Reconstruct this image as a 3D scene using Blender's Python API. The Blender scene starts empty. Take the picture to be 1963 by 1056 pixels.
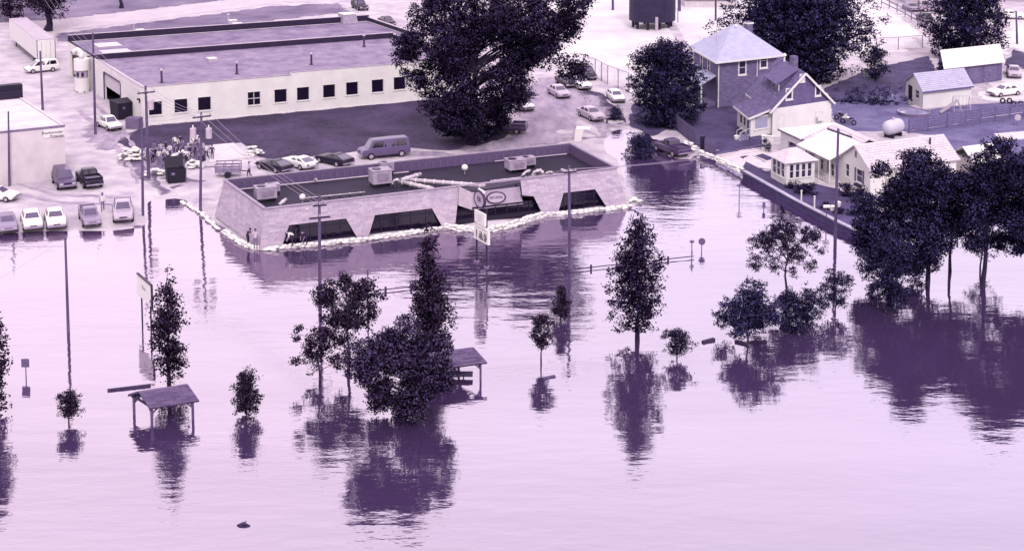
import bpy, bmesh, math, random
import numpy as np
from mathutils import Vector, Matrix
random.seed(7); rng = np.random.default_rng(7)
rad = math.radians
scene = bpy.context.scene
COL = scene.collection

# ------------------------------------------------------------------ camera
CX, CY, FPX, PITCH, CAMH = 981.5, -100.0, 3000.0, rad(6.6544), 42.63   # photo pixels (1963 x 1056); the print is the lower part of a larger frame
cam = bpy.data.cameras.new('camera'); cam_ob = bpy.data.objects.new('camera', cam); COL.objects.link(cam_ob)
cam.sensor_width = 36; cam.lens = 36*FPX/1963; cam.shift_y = (CY-528)/1963; cam.clip_start = 1; cam.clip_end = 9000
cam_ob.location = (0, 0, CAMH); cam_ob.rotation_euler = (math.pi/2-PITCH, 0, 0)
scene.camera = cam_ob

# ------------------------------------------------------------------ sky, sun, exposure
SUN_EL, SUN_AZ = rad(42), rad(172)          # azimuth clockwise from +Y (view direction)
world = bpy.data.worlds.new('World'); scene.world = world; world.use_nodes = True
nt = world.node_tree; N = nt.nodes; Lk = nt.links
bg = N['Background']; bg.inputs['Strength'].default_value = 0.1
sky = N.new('ShaderNodeTexSky'); sky.sky_type = 'NISHITA'; sky.sun_disc = False
sky.sun_elevation = SUN_EL; sky.sun_rotation = SUN_AZ; sky.dust_density = 4; sky.altitude = 100
tc = N.new('ShaderNodeTexCoord'); nz = N.new('ShaderNodeTexNoise'); nz.inputs['Scale'].default_value = 2.2
nz.inputs['Detail'].default_value = 4
cr = N.new('ShaderNodeMix'); cr.data_type = 'RGBA'
cr.inputs[6].default_value = (9.9, 8.5, 9.9, 1); cr.inputs[7].default_value = (11.4, 9.9, 11.2, 1)
mx = N.new('ShaderNodeMix'); mx.data_type = 'RGBA'; mx.inputs[0].default_value = 0.9
Lk.new(tc.outputs['Generated'], nz.inputs['Vector']); Lk.new(nz.outputs['Fac'], cr.inputs[0])
Lk.new(sky.outputs['Color'], mx.inputs[6]); Lk.new(cr.outputs[2], mx.inputs[7]); Lk.new(mx.outputs[2], bg.inputs['Color'])
sun = bpy.data.lights.new('sun', 'SUN'); sun.energy = 1.5; sun.angle = rad(12); sun.color = (1, .95, .93)
sun_ob = bpy.data.objects.new('sun', sun); COL.objects.link(sun_ob)
sd = Vector((math.sin(SUN_AZ)*math.cos(SUN_EL), math.cos(SUN_AZ)*math.cos(SUN_EL), math.sin(SUN_EL)))
sun_ob.rotation_euler = sd.to_track_quat('Z', 'Y').to_euler()
sun_ob.location = (60, -60, 120)
vs = scene.view_settings; vs.view_transform = 'Standard'; vs.look = 'None'; vs.exposure = 1.17; vs.gamma = 1; vs.use_curve_mapping = False
scene.cycles.max_bounces = 6; scene.cycles.diffuse_bounces = 3; scene.cycles.glossy_bounces = 3
scene.cycles.use_denoising = True
scene.render.resolution_x = 1024; scene.render.resolution_y = 550

# ------------------------------------------------------------------ projection helpers (survey of the place from the photograph)
cp, sp = math.cos(PITCH), math.sin(PITCH)
def ray(u, v):
    a = (u-CX)/FPX; b = -(v-CY)/FPX
    return Vector((a, cp+sp*b, -sp+cp*b))
def P(u, v, z=0.0):
    d = ray(u, v); t = (z-CAMH)/d.z
    return Vector((d.x*t, d.y*t, z))
def zat(X, Y, v):
    k = -(v-CY)/FPX
    return CAMH + Y*(k*cp-sp)/(cp+k*sp)

# ------------------------------------------------------------------ land shape
SHORE = [(-400,470),(0,450),(60,446),(130,443),(200,444),(250,441),(283,434),(293,425),(282,412),(278,397),(287,384),(345,382),(357,388),
 (384,408),(410,432),(440,455),(470,475),(492,484),(540,480),(620,473),(740,458),(850,441),(890,446),(925,450),(960,444),(1000,434),
 (1040,420),(1110,411),(1212,400),(1230,388),(1216,372),(1199,325),(1173,292),(1164,280),(1170,262),(1180,249),(1200,249),(1240,258),
 (1256,272),(1264,290),(1290,306),(1325,306),(1346,297),(1380,313),(1420,334),(1440,346),(1520,392),(1600,434),(1636,451),(1690,446),
 (1760,434),(1850,420),(1963,408),(2500,340)]
land_poly = [P(u,v,0).xy for u,v in SHORE] + [Vector((900,700)), Vector((1800,2600)), Vector((-1800,2600)), Vector((-900,500))]
LP = np.array([[p.x,p.y] for p in land_poly])
def sdist(X, Y):
    X = np.asarray(X,float); Y = np.asarray(Y,float)
    d = np.full(X.shape, 1e9); ins = np.zeros(X.shape, bool); n = len(LP)
    for i in range(n):
        ax,ay = LP[i]; bx,by = LP[(i+1)%n]
        ex,ey = bx-ax, by-ay
        t = np.clip(((X-ax)*ex+(Y-ay)*ey)/(ex*ex+ey*ey), 0, 1)
        d = np.minimum(d, np.hypot(X-ax-t*ex, Y-ay-t*ey))
        c = ((ay>Y)!=(by>Y)) & (X < (bx-ax)*(Y-ay)/(by-ay+1e-12)+ax)
        ins ^= c
    return np.where(ins, d, -d)
def sm(t): t = np.clip(t,0,1); return t*t*(3-2*t)
def gheight(X, Y):
    X = np.asarray(X,float); Y = np.asarray(Y,float)
    d = sdist(X,Y)
    far = sm((X-19.5)/6.5)*sm((400-Y)/60)
    top = 0.35+0.25*far
    wall = sm((X-25)/2)
    r = np.where(wall>0.5, sm((d-0.7)/1.5), sm(d/4.5))
    wob = 0.035*(np.sin(X*1.7+np.cos(Y*.9)*2)+np.sin(Y*1.3+X*.4))*np.clip(1-d/8,0,1)*(wall<.5)
    return np.where(d>0, top*r+np.clip(wob,-.04,.07)*sm(d/2), -0.25*np.clip(-d,0,8))
def gz(x, y): return float(gheight(np.array([x]), np.array([y]))[0])
def G(u, v):
    z = 0.35
    for _ in range(5):
        p = P(u,v,z); z = max(gz(p.x,p.y), 0.0)
    return P(u,v,z)

# ------------------------------------------------------------------ tones (the faded violet print) and materials
STOPS = [(0,(18,8,38)),(.12,(43,26,64)),(.25,(74,50,95)),(.4,(110,86,138)),(.55,(151,126,167)),(.7,(192,166,199)),(.85,(229,202,225)),(1,(255,240,249))]
def lin(c): c/=255.0; return c/12.92 if c<=.04045 else ((c+.055)/1.055)**2.4
LIGHT = (1.0, .905, 1.0)
def tone(v, shift=0.0):
    v = min(max(v,0),1)
    for (a,ca),(b,cb) in zip(STOPS, STOPS[1:]):
        if v <= b:
            t = (v-a)/(b-a); c = [ca[i]+(cb[i]-ca[i])*t for i in range(3)]; break
    r,g,bl = [lin(x) for x in c]
    r *= 1-shift*.35; g *= 1-shift*.05; bl *= 1+shift*.25
    k = .425*(1+.10*max(0,v-.9)/.1)
    return tuple(min(.8, x*k/LIGHT[i]) for i,x in enumerate((r,g,bl)))+(1,)
MATS = {}
def M(name, v, a=.06, scale=1.0, rough=.8, shift=0.0, kv=.0, bump=0.0, metal=0.0, stretch=(1,1,1), detail=5, spec=.3, feather=False):
    if name in MATS: return MATS[name]
    m = bpy.data.materials.new(name); m.use_nodes = True; t = m.node_tree; n = t.nodes; l = t.links
    b = n['Principled BSDF']; b.inputs['Roughness'].default_value = rough; b.inputs['Metallic'].default_value = metal
    b.inputs['Specular IOR Level'].default_value = spec
    co = n.new('ShaderNodeTexCoord'); mp = n.new('ShaderNodeMapping'); mp.inputs['Scale'].default_value = stretch
    l.new(co.outputs['Object'], mp.inputs['Vector'])
    no = n.new('ShaderNodeTexNoise'); no.inputs['Scale'].default_value = scale; no.inputs['Detail'].default_value = detail
    no.inputs['Roughness'].default_value = .65; l.new(mp.outputs['Vector'], no.inputs['Vector'])
    at = n.new('ShaderNodeAttribute'); at.attribute_name = 'var'
    mr = n.new('ShaderNodeMapRange'); mr.inputs[1].default_value=.3; mr.inputs[2].default_value=.7
    l.new(no.outputs['Fac'], mr.inputs[0])
    m1 = n.new('ShaderNodeMath'); m1.operation='MULTIPLY'; m1.inputs[1].default_value = 1-kv; l.new(mr.outputs[0], m1.inputs[0])
    m2 = n.new('ShaderNodeMath'); m2.operation='MULTIPLY_ADD'; m2.inputs[1].default_value = kv; l.new(at.outputs['Fac'], m2.inputs[0]); l.new(m1.outputs[0], m2.inputs[2])
    c = n.new('ShaderNodeMix'); c.data_type='RGBA'; c.inputs[6].default_value = tone(v-a,shift); c.inputs[7].default_value = tone(v+a,shift)
    l.new(m2.outputs[0], c.inputs[0]); l.new(c.outputs[2], b.inputs['Base Color'])
    if bump:
        bm = n.new('ShaderNodeBump'); bm.inputs['Strength'].default_value = bump; bm.inputs['Distance'].default_value=.08
        l.new(no.outputs['Fac'], bm.inputs['Height']); l.new(bm.outputs[0], b.inputs['Normal'])
    if feather:      # worn, ragged edge: the sheet thins out over the ground below it
        e = n.new('ShaderNodeAttribute'); e.attribute_name = 'edge'; tr = n.new('ShaderNodeBsdfTransparent'); mx_ = n.new('ShaderNodeMixShader')
        n3 = n.new('ShaderNodeTexNoise'); n3.inputs['Scale'].default_value = .9; n3.inputs['Detail'].default_value = 6; l.new(co.outputs['Object'], n3.inputs['Vector'])
        ad = n.new('ShaderNodeMath'); ad.operation='ADD'; l.new(e.outputs['Fac'], ad.inputs[0]); l.new(n3.outputs['Fac'], ad.inputs[1])
        r2 = n.new('ShaderNodeMapRange'); r2.inputs[1].default_value=.62; r2.inputs[2].default_value=1.15; l.new(ad.outputs[0], r2.inputs[0])
        l.new(r2.outputs[0], mx_.inputs[0]); l.new(tr.outputs[0], mx_.inputs[1]); l.new(b.outputs[0], mx_.inputs[2]); l.new(mx_.outputs[0], n['Material Output'].inputs['Surface'])
    MATS[name] = m; return m

# ------------------------------------------------------------------ mesh builder
def wloc(o):
    p = Vector((0,0,0))
    while o is not None: p += o.location; o = o.parent
    return p
class MB:
    def __init__(s): s.v=[]; s.f=[]; s.m=[]; s.a=[]
    def poly(s, pts, m=0, a=.5):
        i=len(s.v); s.v += [tuple(p) for p in pts]; s.f.append(tuple(range(i,i+len(pts)))); s.m.append(m); s.a.append(a)
    def hexa(s, b, t, m=0, a=.5):      # bottom 4, top 4 (ccw seen from above)
        i=len(s.v); s.v += [tuple(p) for p in b]+[tuple(p) for p in t]; n=len(b)
        s.f.append(tuple(range(i+n-1,i-1,-1))); s.f.append(tuple(range(i+n,i+2*n)))
        for k in range(n): j=(k+1)%n; s.f.append((i+k,i+j,i+n+j,i+n+k))
        s.m += [m]*(n+2); s.a += [a]*(n+2)
    def box(s, c, d, rz=0.0, m=0, a=.5, ax=None):
        c=Vector(c)
        if ax is None: ax=(Vector((math.cos(rz),math.sin(rz),0)),Vector((-math.sin(rz),math.cos(rz),0)),Vector((0,0,1)))
        x,y,z=[ax[i]*(d[i]/2) for i in range(3)]
        s.hexa([c-x-y-z,c+x-y-z,c+x+y-z,c-x+y-z],[c-x-y+z,c+x-y+z,c+x+y+z,c-x+y+z],m,a)
    def beam(s, p, q, w, h, m=0, a=.5, up=Vector((0,0,1))):
        p=Vector(p); q=Vector(q); d=(q-p); L=d.length
        if L<1e-6: return
        d/=L; side=d.cross(up)
        if side.length<1e-3: side=Vector((1,0,0))
        side.normalize(); u2=side.cross(d)
        s.box((p+q)/2,(L,w,h),0,m,a,(d,-side,u2))
    def tube(s, p, q, r0, r1=None, n=6, m=0, a=.5, cap=True):
        s.path([p,q],[r0,r0 if r1 is None else r1],n,m,a,cap)
    def path(s, pts, rs, n=6, m=0, a=.5, cap=True):
        pts=[Vector(p) for p in pts]; i0=len(s.v); k=len(pts)
        if not isinstance(rs,(list,tuple)): rs=[rs]*k
        prev=None
        for j,p in enumerate(pts):
            d=(pts[min(j+1,k-1)]-pts[max(j-1,0)]).normalized()
            if prev is None: x=d.orthogonal().normalized()
            else:
                x=(prev-d*prev.dot(d)); x = x.normalized() if x.length>1e-5 else d.orthogonal().normalized()
            prev=x; y=d.cross(x)
            for q in range(n):
                t=2*math.pi*q/n; s.v.append(tuple(p+(x*math.cos(t)+y*math.sin(t))*rs[j]))
        for j in range(k-1):
            for q in range(n):
                r=(q+1)%n; s.f.append((i0+j*n+q,i0+j*n+r,i0+(j+1)*n+r,i0+(j+1)*n+q)); s.m.append(m); s.a.append(a)
        if cap:
            s.f.append(tuple(i0+q for q in range(n-1,-1,-1))); s.f.append(tuple(i0+(k-1)*n+q for q in range(n))); s.m+=[m,m]; s.a+=[a,a]
    def ell(s, c, r, seg=10, rings=6, m=0, a=.5, ax=None):
        c=Vector(c); i0=len(s.v)
        ax = ax or (Vector((1,0,0)),Vector((0,1,0)),Vector((0,0,1)))
        for j in range(rings+1):
            ph=math.pi*j/rings
            for q in range(seg):
                t=2*math.pi*q/seg
                s.v.append(tuple(c+ax[0]*(r[0]*math.sin(ph)*math.cos(t))+ax[1]*(r[1]*math.sin(ph)*math.sin(t))+ax[2]*(r[2]*math.cos(ph))))
        for j in range(rings):
            for q in range(seg):
                w=(q+1)%seg; s.f.append((i0+(j+1)*seg+q,i0+(j+1)*seg+w,i0+j*seg+w,i0+j*seg+q)); s.m.append(m); s.a.append(a)
    def loft(s, rings, m=0, a=.5, cap=True):
        i0=len(s.v); n=len(rings[0])
        for r in rings: s.v += [tuple(p) for p in r]
        for j in range(len(rings)-1):
            for q in range(n):
                w=(q+1)%n; s.f.append((i0+j*n+q,i0+j*n+w,i0+(j+1)*n+w,i0+(j+1)*n+q)); s.m.append(m); s.a.append(a)
        if cap:
            s.f.append(tuple(i0+q for q in range(n-1,-1,-1))); s.f.append(tuple(i0+(len(rings)-1)*n+q for q in range(n))); s.m+=[m,m]; s.a+=[a,a]
    def mesh(s, name, mats, off=Vector((0,0,0)), smooth=False):
        me=bpy.data.meshes.new(name)
        me.from_pydata([(x-off.x,y-off.y,z-off.z) for x,y,z in s.v],[],s.f)
        for mt in (mats if isinstance(mats,(list,tuple)) else [mats]): me.materials.append(mt)
        me.polygons.foreach_set('material_index', s.m)
        at=me.attributes.new('var','FLOAT','FACE'); at.data.foreach_set('value', s.a)
        if smooth: me.polygons.foreach_set('use_smooth',[True]*len(s.f))
        me.update(); return me
    def build(s, name, mats, parent=None, smooth=False, world=True, fix=True):
        off = wloc(parent) if (parent is not None and world) else Vector((0,0,0))
        if parent is None and world and s.v:   # put the origin at the base of the thing
            a=np.array(s.v); off=Vector((float((a[:,0].min()+a[:,0].max())/2),float((a[:,1].min()+a[:,1].max())/2),float(a[:,2].min())))
        me=s.mesh(name,mats,off,smooth)
        if fix:
            b=bmesh.new(); b.from_mesh(me); bmesh.ops.recalc_face_normals(b,faces=b.faces); b.to_mesh(me); b.free()
        o=bpy.data.objects.new(name,me); COL.objects.link(o)
        if parent is not None: o.parent=parent
        elif world: o.location=off
        return o
def tag(o, label=None, cat=None, group=None, kind=None):
    if label: o['label']=label
    if cat: o['category']=cat
    if group: o['group']=group
    if kind: o['kind']=kind
    return o
def thing(name, label, cat, loc, rz=0.0, group=None):
    o=bpy.data.objects.new(name,None); COL.objects.link(o); o.location=loc; o.rotation_euler=(0,0,rz); o.empty_display_size=.2
    return tag(o,label,cat,group)
def inst(name, me, parent, loc=(0,0,0), rot=(0,0,0), scale=None):
    o=bpy.data.objects.new(name,me); COL.objects.link(o); o.parent=parent; o.location=loc; o.rotation_euler=rot
    if scale: o.scale=scale
    return o

class Fr:       # a building's own axes: O, ex along the face towards p1, ey away behind it (its true plan direction, surveyed from a roof edge)
    def __init__(s, p0, p1, z=None, back=None):
        z = G(*p0).z if z is None else z
        s.O=P(*p0,z); q=P(*p1,z); s.z=z; s.ex=(q-s.O); s.W=s.ex.length; s.ex.normalize(); s.ez=Vector((0,0,1))
        if back: s.ey=P(*back[1],z+back[2])-P(*back[0],z+back[2]); s.D=s.ey.length; s.ey.normalize()
        else: s.ey=Vector((-s.ex.y,s.ex.x,0))
        s.nf=Vector((-s.ex.y,s.ex.x,0)); s.ns=Vector((s.ey.y,-s.ey.x,0))
    def __call__(s,x,y,z): return s.O+s.ex*x+s.ey*y+s.ez*z
    def loc(s,p): d=p-s.O; return Vector((d.dot(s.ns)/s.ex.dot(s.ns),d.dot(s.nf)/s.ey.dot(s.nf),d.z))
    def front(s,u,v,y=0.0):
        d=ray(u,v); c=Vector((0,0,CAMH)); t=((s.O+s.ey*y-c).dot(s.nf))/d.dot(s.nf); return s.loc(c+d*t)
    def side(s,u,v,x=0.0):
        d=ray(u,v); c=Vector((0,0,CAMH)); t=((s.O+s.ex*x-c).dot(s.ns))/d.dot(s.ns); return s.loc(c+d*t)
    def top(s,u,v,z): return s.loc(P(u,v,s.z+z))
    def bx(s,mb,x0,x1,y0,y1,z0,z1,m=0,a=.5):
        mb.hexa([s(x0,y0,z0),s(x1,y0,z0),s(x1,y1,z0),s(x0,y1,z0)],[s(x0,y0,z1),s(x1,y0,z1),s(x1,y1,z1),s(x0,y1,z1)],m,a)
def wall_holes(mb, f, axis, at, th, a0, a1, z0, z1, holes, m=0):
    """a wall on axis 'x' (runs along x at y=at, th thick backwards) or 'y', with rectangular openings (a0,a1,z0,z1)"""
    xs=sorted({a0,a1,*[h[0] for h in holes],*[h[1] for h in holes]}); xs=[x for x in xs if a0<=x<=a1]
    for i in range(len(xs)-1):
        l,r=xs[i],xs[i+1]
        hs=sorted([(h[2],h[3]) for h in holes if h[0]<=l+1e-6 and h[1]>=r-1e-6]); z=z0
        segs=[]
        for lo,hi in hs:
            if lo>z: segs.append((z,lo))
            z=hi
        if z<z1: segs.append((z,z1))
        for lo,hi in segs:
            if axis=='x': f.bx(mb,l,r,at,at+th,lo,hi,m)
            else: f.bx(mb,at,at+th,l,r,lo,hi,m)
def window(parent, f, axis, at, out, a0, a1, z0, z1, mf, mg, nx=1, nz=1, fw=.08, recess=.08, sill=True, name='window'):
    """frame (with bars) as a part, pane and sill as its sub-parts; out = -1/+1 direction of outside along the other axis"""
    def bx(mb,l,r,d0,d1,lo,hi,m=0):
        d0,d1=sorted((at+d0*out,at+d1*out))
        if axis=='x': f.bx(mb,l,r,d0,d1,lo,hi,m)
        else: f.bx(mb,d0,d1,l,r,lo,hi,m)
    mb=MB(); d0,d1=-recess-.02,.025
    bx(mb,a0-fw,a0+fw*.4,d0,d1,z0-fw,z1+fw); bx(mb,a1-fw*.4,a1+fw,d0,d1,z0-fw,z1+fw)
    bx(mb,a0+fw*.4,a1-fw*.4,d0,d1,z1-fw*.3,z1+fw); bx(mb,a0+fw*.4,a1-fw*.4,d0,d1,z0-fw,z0+fw*.3)
    for i in range(1,nx): x=a0+(a1-a0)*i/nx; bx(mb,x-.025,x+.025,d0+.01,d1-.05,z0+fw*.3,z1-fw*.3)
    for i in range(1,nz): z=z0+(z1-z0)*i/nz; bx(mb,a0+fw*.4,a1-fw*.4,d0+.015,d1-.055,z-.025,z+.025)
    o=mb.build(name,mf,parent)
    g=MB(); bx(g,a0+fw*.4,a1-fw*.4,-recess-.012,-recess+.004,z0+fw*.3,z1-fw*.3); g.build('pane',mg,o)
    if sill:
        s=MB(); bx(s,a0-fw*1.4,a1+fw*1.4,.027,.10,z0-fw*1.5,z0-fw*.6); s.build('sill',mf,o)
    return o

# ------------------------------------------------------------------ common materials
m_white  = M('white_paint', .99, .03, .8, .6, kv=.3)
m_wall   = M('factory_white_wall', .97, .03, .5, .85, bump=.1)
m_wallr  = M('white_siding', .98, .03, .5, .7, shift=.05)
m_pinkw  = M('rendered_block_wall', .90, .05, .4, .9, bump=.2)
m_glass  = M('dark_glass', .03, .03, .6, .12, spec=.6)
m_glassr = M('house_glass', .22, .06, .8, .15, spec=.6, shift=.5)
m_dark   = M('dark_steel', .10, .04, 2, .5)
m_roof   = M('gravel_roof', .57, .10, .55, .95, bump=.3)
m_roof2  = M('gravel_roof_dark', .53, .12, .35, .95, bump=.3)
m_trim   = M('grey_trim', .50, .05, 2, .7)
m_metal  = M('galvanised_metal', .78, .06, 2, .45, metal=.0)
m_conc   = M('pale_concrete', .90, .05, 1.2, .9, bump=.2)
m_wood   = M('weathered_pole_wood', .36, .08, 3, .85, stretch=(1,1,.15))
m_woodd  = M('dark_wood', .22, .07, 3, .85)
m_wire   = M('wire', .62, .03, 1, .5)
m_black  = M('black_rubber', .06, .03, 3, .8)
m_bag    = M('sandbag_cloth', 1.0, .04, 3, .9, kv=.6)
m_bark   = M('bark', .12, .06, 5, .95)
m_barkr  = M('bark_blue', .13, .06, 5, .95, shift=.6)
# ================================================================== SETTING
# ---- water
m_w = bpy.data.materials.new('flood_water'); m_w.use_nodes=True; t=m_w.node_tree; n=t.nodes; l=t.links; n.clear()
out=n.new('ShaderNodeOutputMaterial'); ms=n.new('ShaderNodeMixShader'); df=n.new('ShaderNodeBsdfDiffuse'); gl=n.new('ShaderNodeBsdfGlossy')
df.inputs['Color'].default_value=(.036,.021,.060,1); gl.inputs['Color'].default_value=(.97,.90,1,1); gl.inputs['Roughness'].default_value=.035
lw=n.new('ShaderNodeLayerWeight'); lw.inputs['Blend'].default_value=.5
mr=n.new('ShaderNodeMapRange'); mr.inputs[1].default_value=.45; mr.inputs[2].default_value=.85; mr.inputs[3].default_value=.275; mr.inputs[4].default_value=.525
co=n.new('ShaderNodeTexCoord'); sx_=n.new('ShaderNodeSeparateXYZ'); l.new(co.outputs['Object'],sx_.inputs[0]); gx=n.new('ShaderNodeMapRange'); gx.inputs[1].default_value=-40; gx.inputs[2].default_value=45; gx.interpolation_type='SMOOTHSTEP'; l.new(sx_.outputs[0],gx.inputs[0])
gm_=n.new('ShaderNodeMix'); gm_.data_type='RGBA'; gm_.inputs[6].default_value=(1,.885,.955,1); gm_.inputs[7].default_value=(.93,.875,1,1); l.new(gx.outputs[0],gm_.inputs[0]); l.new(gm_.outputs[2],gl.inputs['Color'])   # pink-to-blue colour cast painted into the reflection, left to right
l.new(lw.outputs['Facing'],mr.inputs[0]); l.new(df.outputs[0],ms.inputs[1]); l.new(gl.outputs[0],ms.inputs[2]); l.new(ms.outputs[0],out.inputs['Surface'])
def wnoise(sx,sy,sc,det):
    mp=n.new('ShaderNodeMapping'); mp.inputs['Scale'].default_value=(sx,sy,1); mp.inputs['Rotation'].default_value=(0,0,rad(-6))
    no=n.new('ShaderNodeTexNoise'); no.inputs['Scale'].default_value=sc; no.inputs['Detail'].default_value=det; no.inputs['Roughness'].default_value=.55
    l.new(co.outputs['Object'],mp.inputs['Vector']); l.new(mp.outputs[0],no.inputs['Vector']); return no
w1=wnoise(.30,.8,.9,4); w2=wnoise(.10,.22,.6,3); w3=wnoise(.012,.02,1,3)
amp=n.new('ShaderNodeMapRange'); amp.inputs[1].default_value=.35; amp.inputs[2].default_value=.65; amp.inputs[3].default_value=.30; amp.inputs[4].default_value=1.5
l.new(w3.outputs['Fac'],amp.inputs[0])
ma=n.new('ShaderNodeMath'); ma.operation='MULTIPLY'; l.new(w1.outputs['Fac'],ma.inputs[0]); l.new(amp.outputs[0],ma.inputs[1])
mb_=n.new('ShaderNodeMath'); mb_.operation='MULTIPLY_ADD'; mb_.inputs[1].default_value=1.2; l.new(w2.outputs['Fac'],mb_.inputs[0]); l.new(ma.outputs[0],mb_.inputs[2])
w4=wnoise(.010,.06,1,5); r4=n.new('ShaderNodeMapRange'); r4.inputs[1].default_value=.3; r4.inputs[2].default_value=.7; r4.inputs[3].default_value=-.04; r4.inputs[4].default_value=.03
l.new(w4.outputs['Fac'],r4.inputs[0]); a4=n.new('ShaderNodeMath'); a4.operation='ADD'; l.new(mr.outputs[0],a4.inputs[0]); l.new(r4.outputs[0],a4.inputs[1]); l.new(a4.outputs[0],ms.inputs[0])
bp=n.new('ShaderNodeBump'); bp.inputs['Strength'].default_value=1.0; bp.inputs['Distance'].default_value=.05
l.new(mb_.outputs[0],bp.inputs['Height']); l.new(bp.outputs[0],gl.inputs['Normal']); l.new(bp.outputs[0],lw.inputs['Normal'])
mb=MB(); mb.poly([(-1500,-60,0),(1500,-60,0),(1500,2600,0),(-1500,2600,0)])
w=mb.build('water',m_w,world=False); w['kind']='structure'

# ---- ground sheet
m_ground=M('pale_gravel', .81, .12, .35, .95, bump=.25, detail=8)
xs=np.concatenate([np.linspace(-1500,-130,12)[:-1],np.arange(-130,130,1.15),np.linspace(130,1500,12)])
ys=np.concatenate([np.arange(100,300,1.15),np.linspace(300,420,30)[1:],np.linspace(420,2600,14)[1:]])
XX,YY=np.meshgrid(xs,ys); ZZ=gheight(XX,YY)
me=bpy.data.meshes.new('ground'); V=np.stack([XX.ravel(),YY.ravel(),ZZ.ravel()],1); nx=len(xs); ny=len(ys)
F=[(j*nx+i,j*nx+i+1,(j+1)*nx+i+1,(j+1)*nx+i) for j in range(ny-1) for i in range(nx-1) if max(ZZ[j,i],ZZ[j,i+1],ZZ[j+1,i],ZZ[j+1,i+1])>-.6]
me.from_pydata(V.tolist(),[],F); me.materials.append(m_ground); me.polygons.foreach_set('use_smooth',[True]*len(F)); me.update()
g=bpy.data.objects.new('ground',me); COL.objects.link(g); g['kind']='structure'

# ---- draped sheets (lawns, roads, slabs)
LAWNS=[]
def sheet(name, px, mat, lift=.012, ragged=.25, step=3.0, kind='structure', zfix=None, thick=0):
    pts=[(P(u,v,zfix) if zfix is not None else G(u,v)) for u,v in px]
    # densify the edge so that it can be ragged
    edge=[]
    for i,p in enumerate(pts):
        q=pts[(i+1)%len(pts)]; k=max(1,int((q-p).length/(1.0 if ragged else 4)))
        for j in range(k):
            c=p.lerp(q,j/k); r=random.uniform(-1,1)*ragged if j else 0
            d=(q-p).normalized(); edge.append((c.x-d.y*r,c.y+d.x*r))
    b=bmesh.new(); b.faces.new([b.verts.new((x,y,0)) for x,y in edge])
    X=[e[0] for e in edge]; Y=[e[1] for e in edge]
    for c in np.arange(min(X)+step,max(X),step): bmesh.ops.bisect_plane(b,geom=b.verts[:]+b.edges[:]+b.faces[:],plane_co=(c,0,0),plane_no=(1,0,0))
    for c in np.arange(min(Y)+step,max(Y),step): bmesh.ops.bisect_plane(b,geom=b.verts[:]+b.edges[:]+b.faces[:],plane_co=(0,c,0),plane_no=(0,1,0))
    bmesh.ops.triangulate(b,faces=b.faces[:])
    vv=b.verts[:]; hz=gheight(np.array([q.co.x for q in vv]),np.array([q.co.y for q in vv]))
    for q,z in zip(vv,hz): q.co.z=(max(z,.03) if zfix is None else zfix)+lift
    if thick:
        r=bmesh.ops.extrude_face_region(b,geom=b.faces[:])
        for e in r['geom']:
            if isinstance(e,bmesh.types.BMVert): e.co.z+=thick
    bmesh.ops.recalc_face_normals(b,faces=b.faces[:])
    if not thick and sum(f.normal.z for f in b.faces)<0: bmesh.ops.reverse_faces(b,faces=b.faces[:])
    bset={v.index for v in b.verts if any(len(e.link_faces)<2 for e in v.link_edges)} if not b.verts.index_update() else set()
    me=bpy.data.meshes.new(name); b.to_mesh(me); b.free(); me.materials.append(mat)
    at=me.attributes.new('edge','FLOAT','POINT'); at.data.foreach_set('value',[0.0 if i in bset else 1.0 for i in range(len(me.vertices))])
    o=bpy.data.objects.new(name,me); COL.objects.link(o); o['kind']=kind
    return o, edge
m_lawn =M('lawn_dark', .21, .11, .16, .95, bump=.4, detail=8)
m_lawnr=M('lawn_right', .28, .10, .35, .95, bump=.4, detail=8, shift=.35)
m_field=M('rough_field', .47, .14, .10, .95, bump=.3, detail=8, feather=True)
m_yard =M('yard_grass', .47, .09, .3, .95, bump=.4, detail=8, shift=.5)
m_mud  =M('wet_mud', .44, .16, .4, .8, detail=8, feather=True)
m_road =M('dirt_road', .84, .05, .3, .95)
m_drive=M('damp_drive', .66, .13, .35, .85, detail=8, stretch=(1.6,.5,1), feather=True)
m_lot  =M('bright_lot', .92, .07, .12, .95, shift=.05, detail=8, feather=True)
def lawn(px, m, name='lawn', dens=2.2, **k):
    o,e=sheet(name,px,m,**k); LAWNS.append((px,e,m,dens)); return o
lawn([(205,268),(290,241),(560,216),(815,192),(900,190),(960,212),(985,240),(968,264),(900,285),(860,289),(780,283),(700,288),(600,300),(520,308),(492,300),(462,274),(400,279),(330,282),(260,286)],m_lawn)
lawn([(95,66),(300,40),(520,12),(650,6),(690,30),(640,28),(420,52),(115,84)],m_field,lift=.012,dens=1.0)
lawn([(-40,48),(120,38),(330,14),(560,-14),(560,-70),(-40,-70)],m_field,dens=.5)
sheet('dirt_road',[(60,70),(96,62),(300,36),(520,8),(640,-8),(560,-14),(330,14),(130,36),(60,44)],m_road,lift=.018,ragged=.4)
sheet('mud',[(222,290),(262,284),(420,276),(402,316),(432,322),(425,352),(395,348),(330,372),(300,380),(272,352),(235,322)],m_mud,lift=.014,ragged=.6)
sheet('mud',[(165,232),(205,225),(255,262),(228,286),(262,330),(270,372),(250,350),(200,300),(150,262)],m_drive,lift=.02,ragged=.8)
sheet('mud',[(0,452),(0,446),(70,443),(130,440),(210,440),(275,430),(288,424),(276,438),(215,446),(130,446)],m_mud,lift=.004,ragged=.2)
sheet('driveway',[(985,175),(1030,150),(1090,140),(1180,210),(1210,240),(1165,258),(1150,272),(1100,272),(985,292),(820,300),(690,310),(700,293),(870,285),(975,262),(1000,235)],m_drive,lift=.016,ragged=.6)
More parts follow.
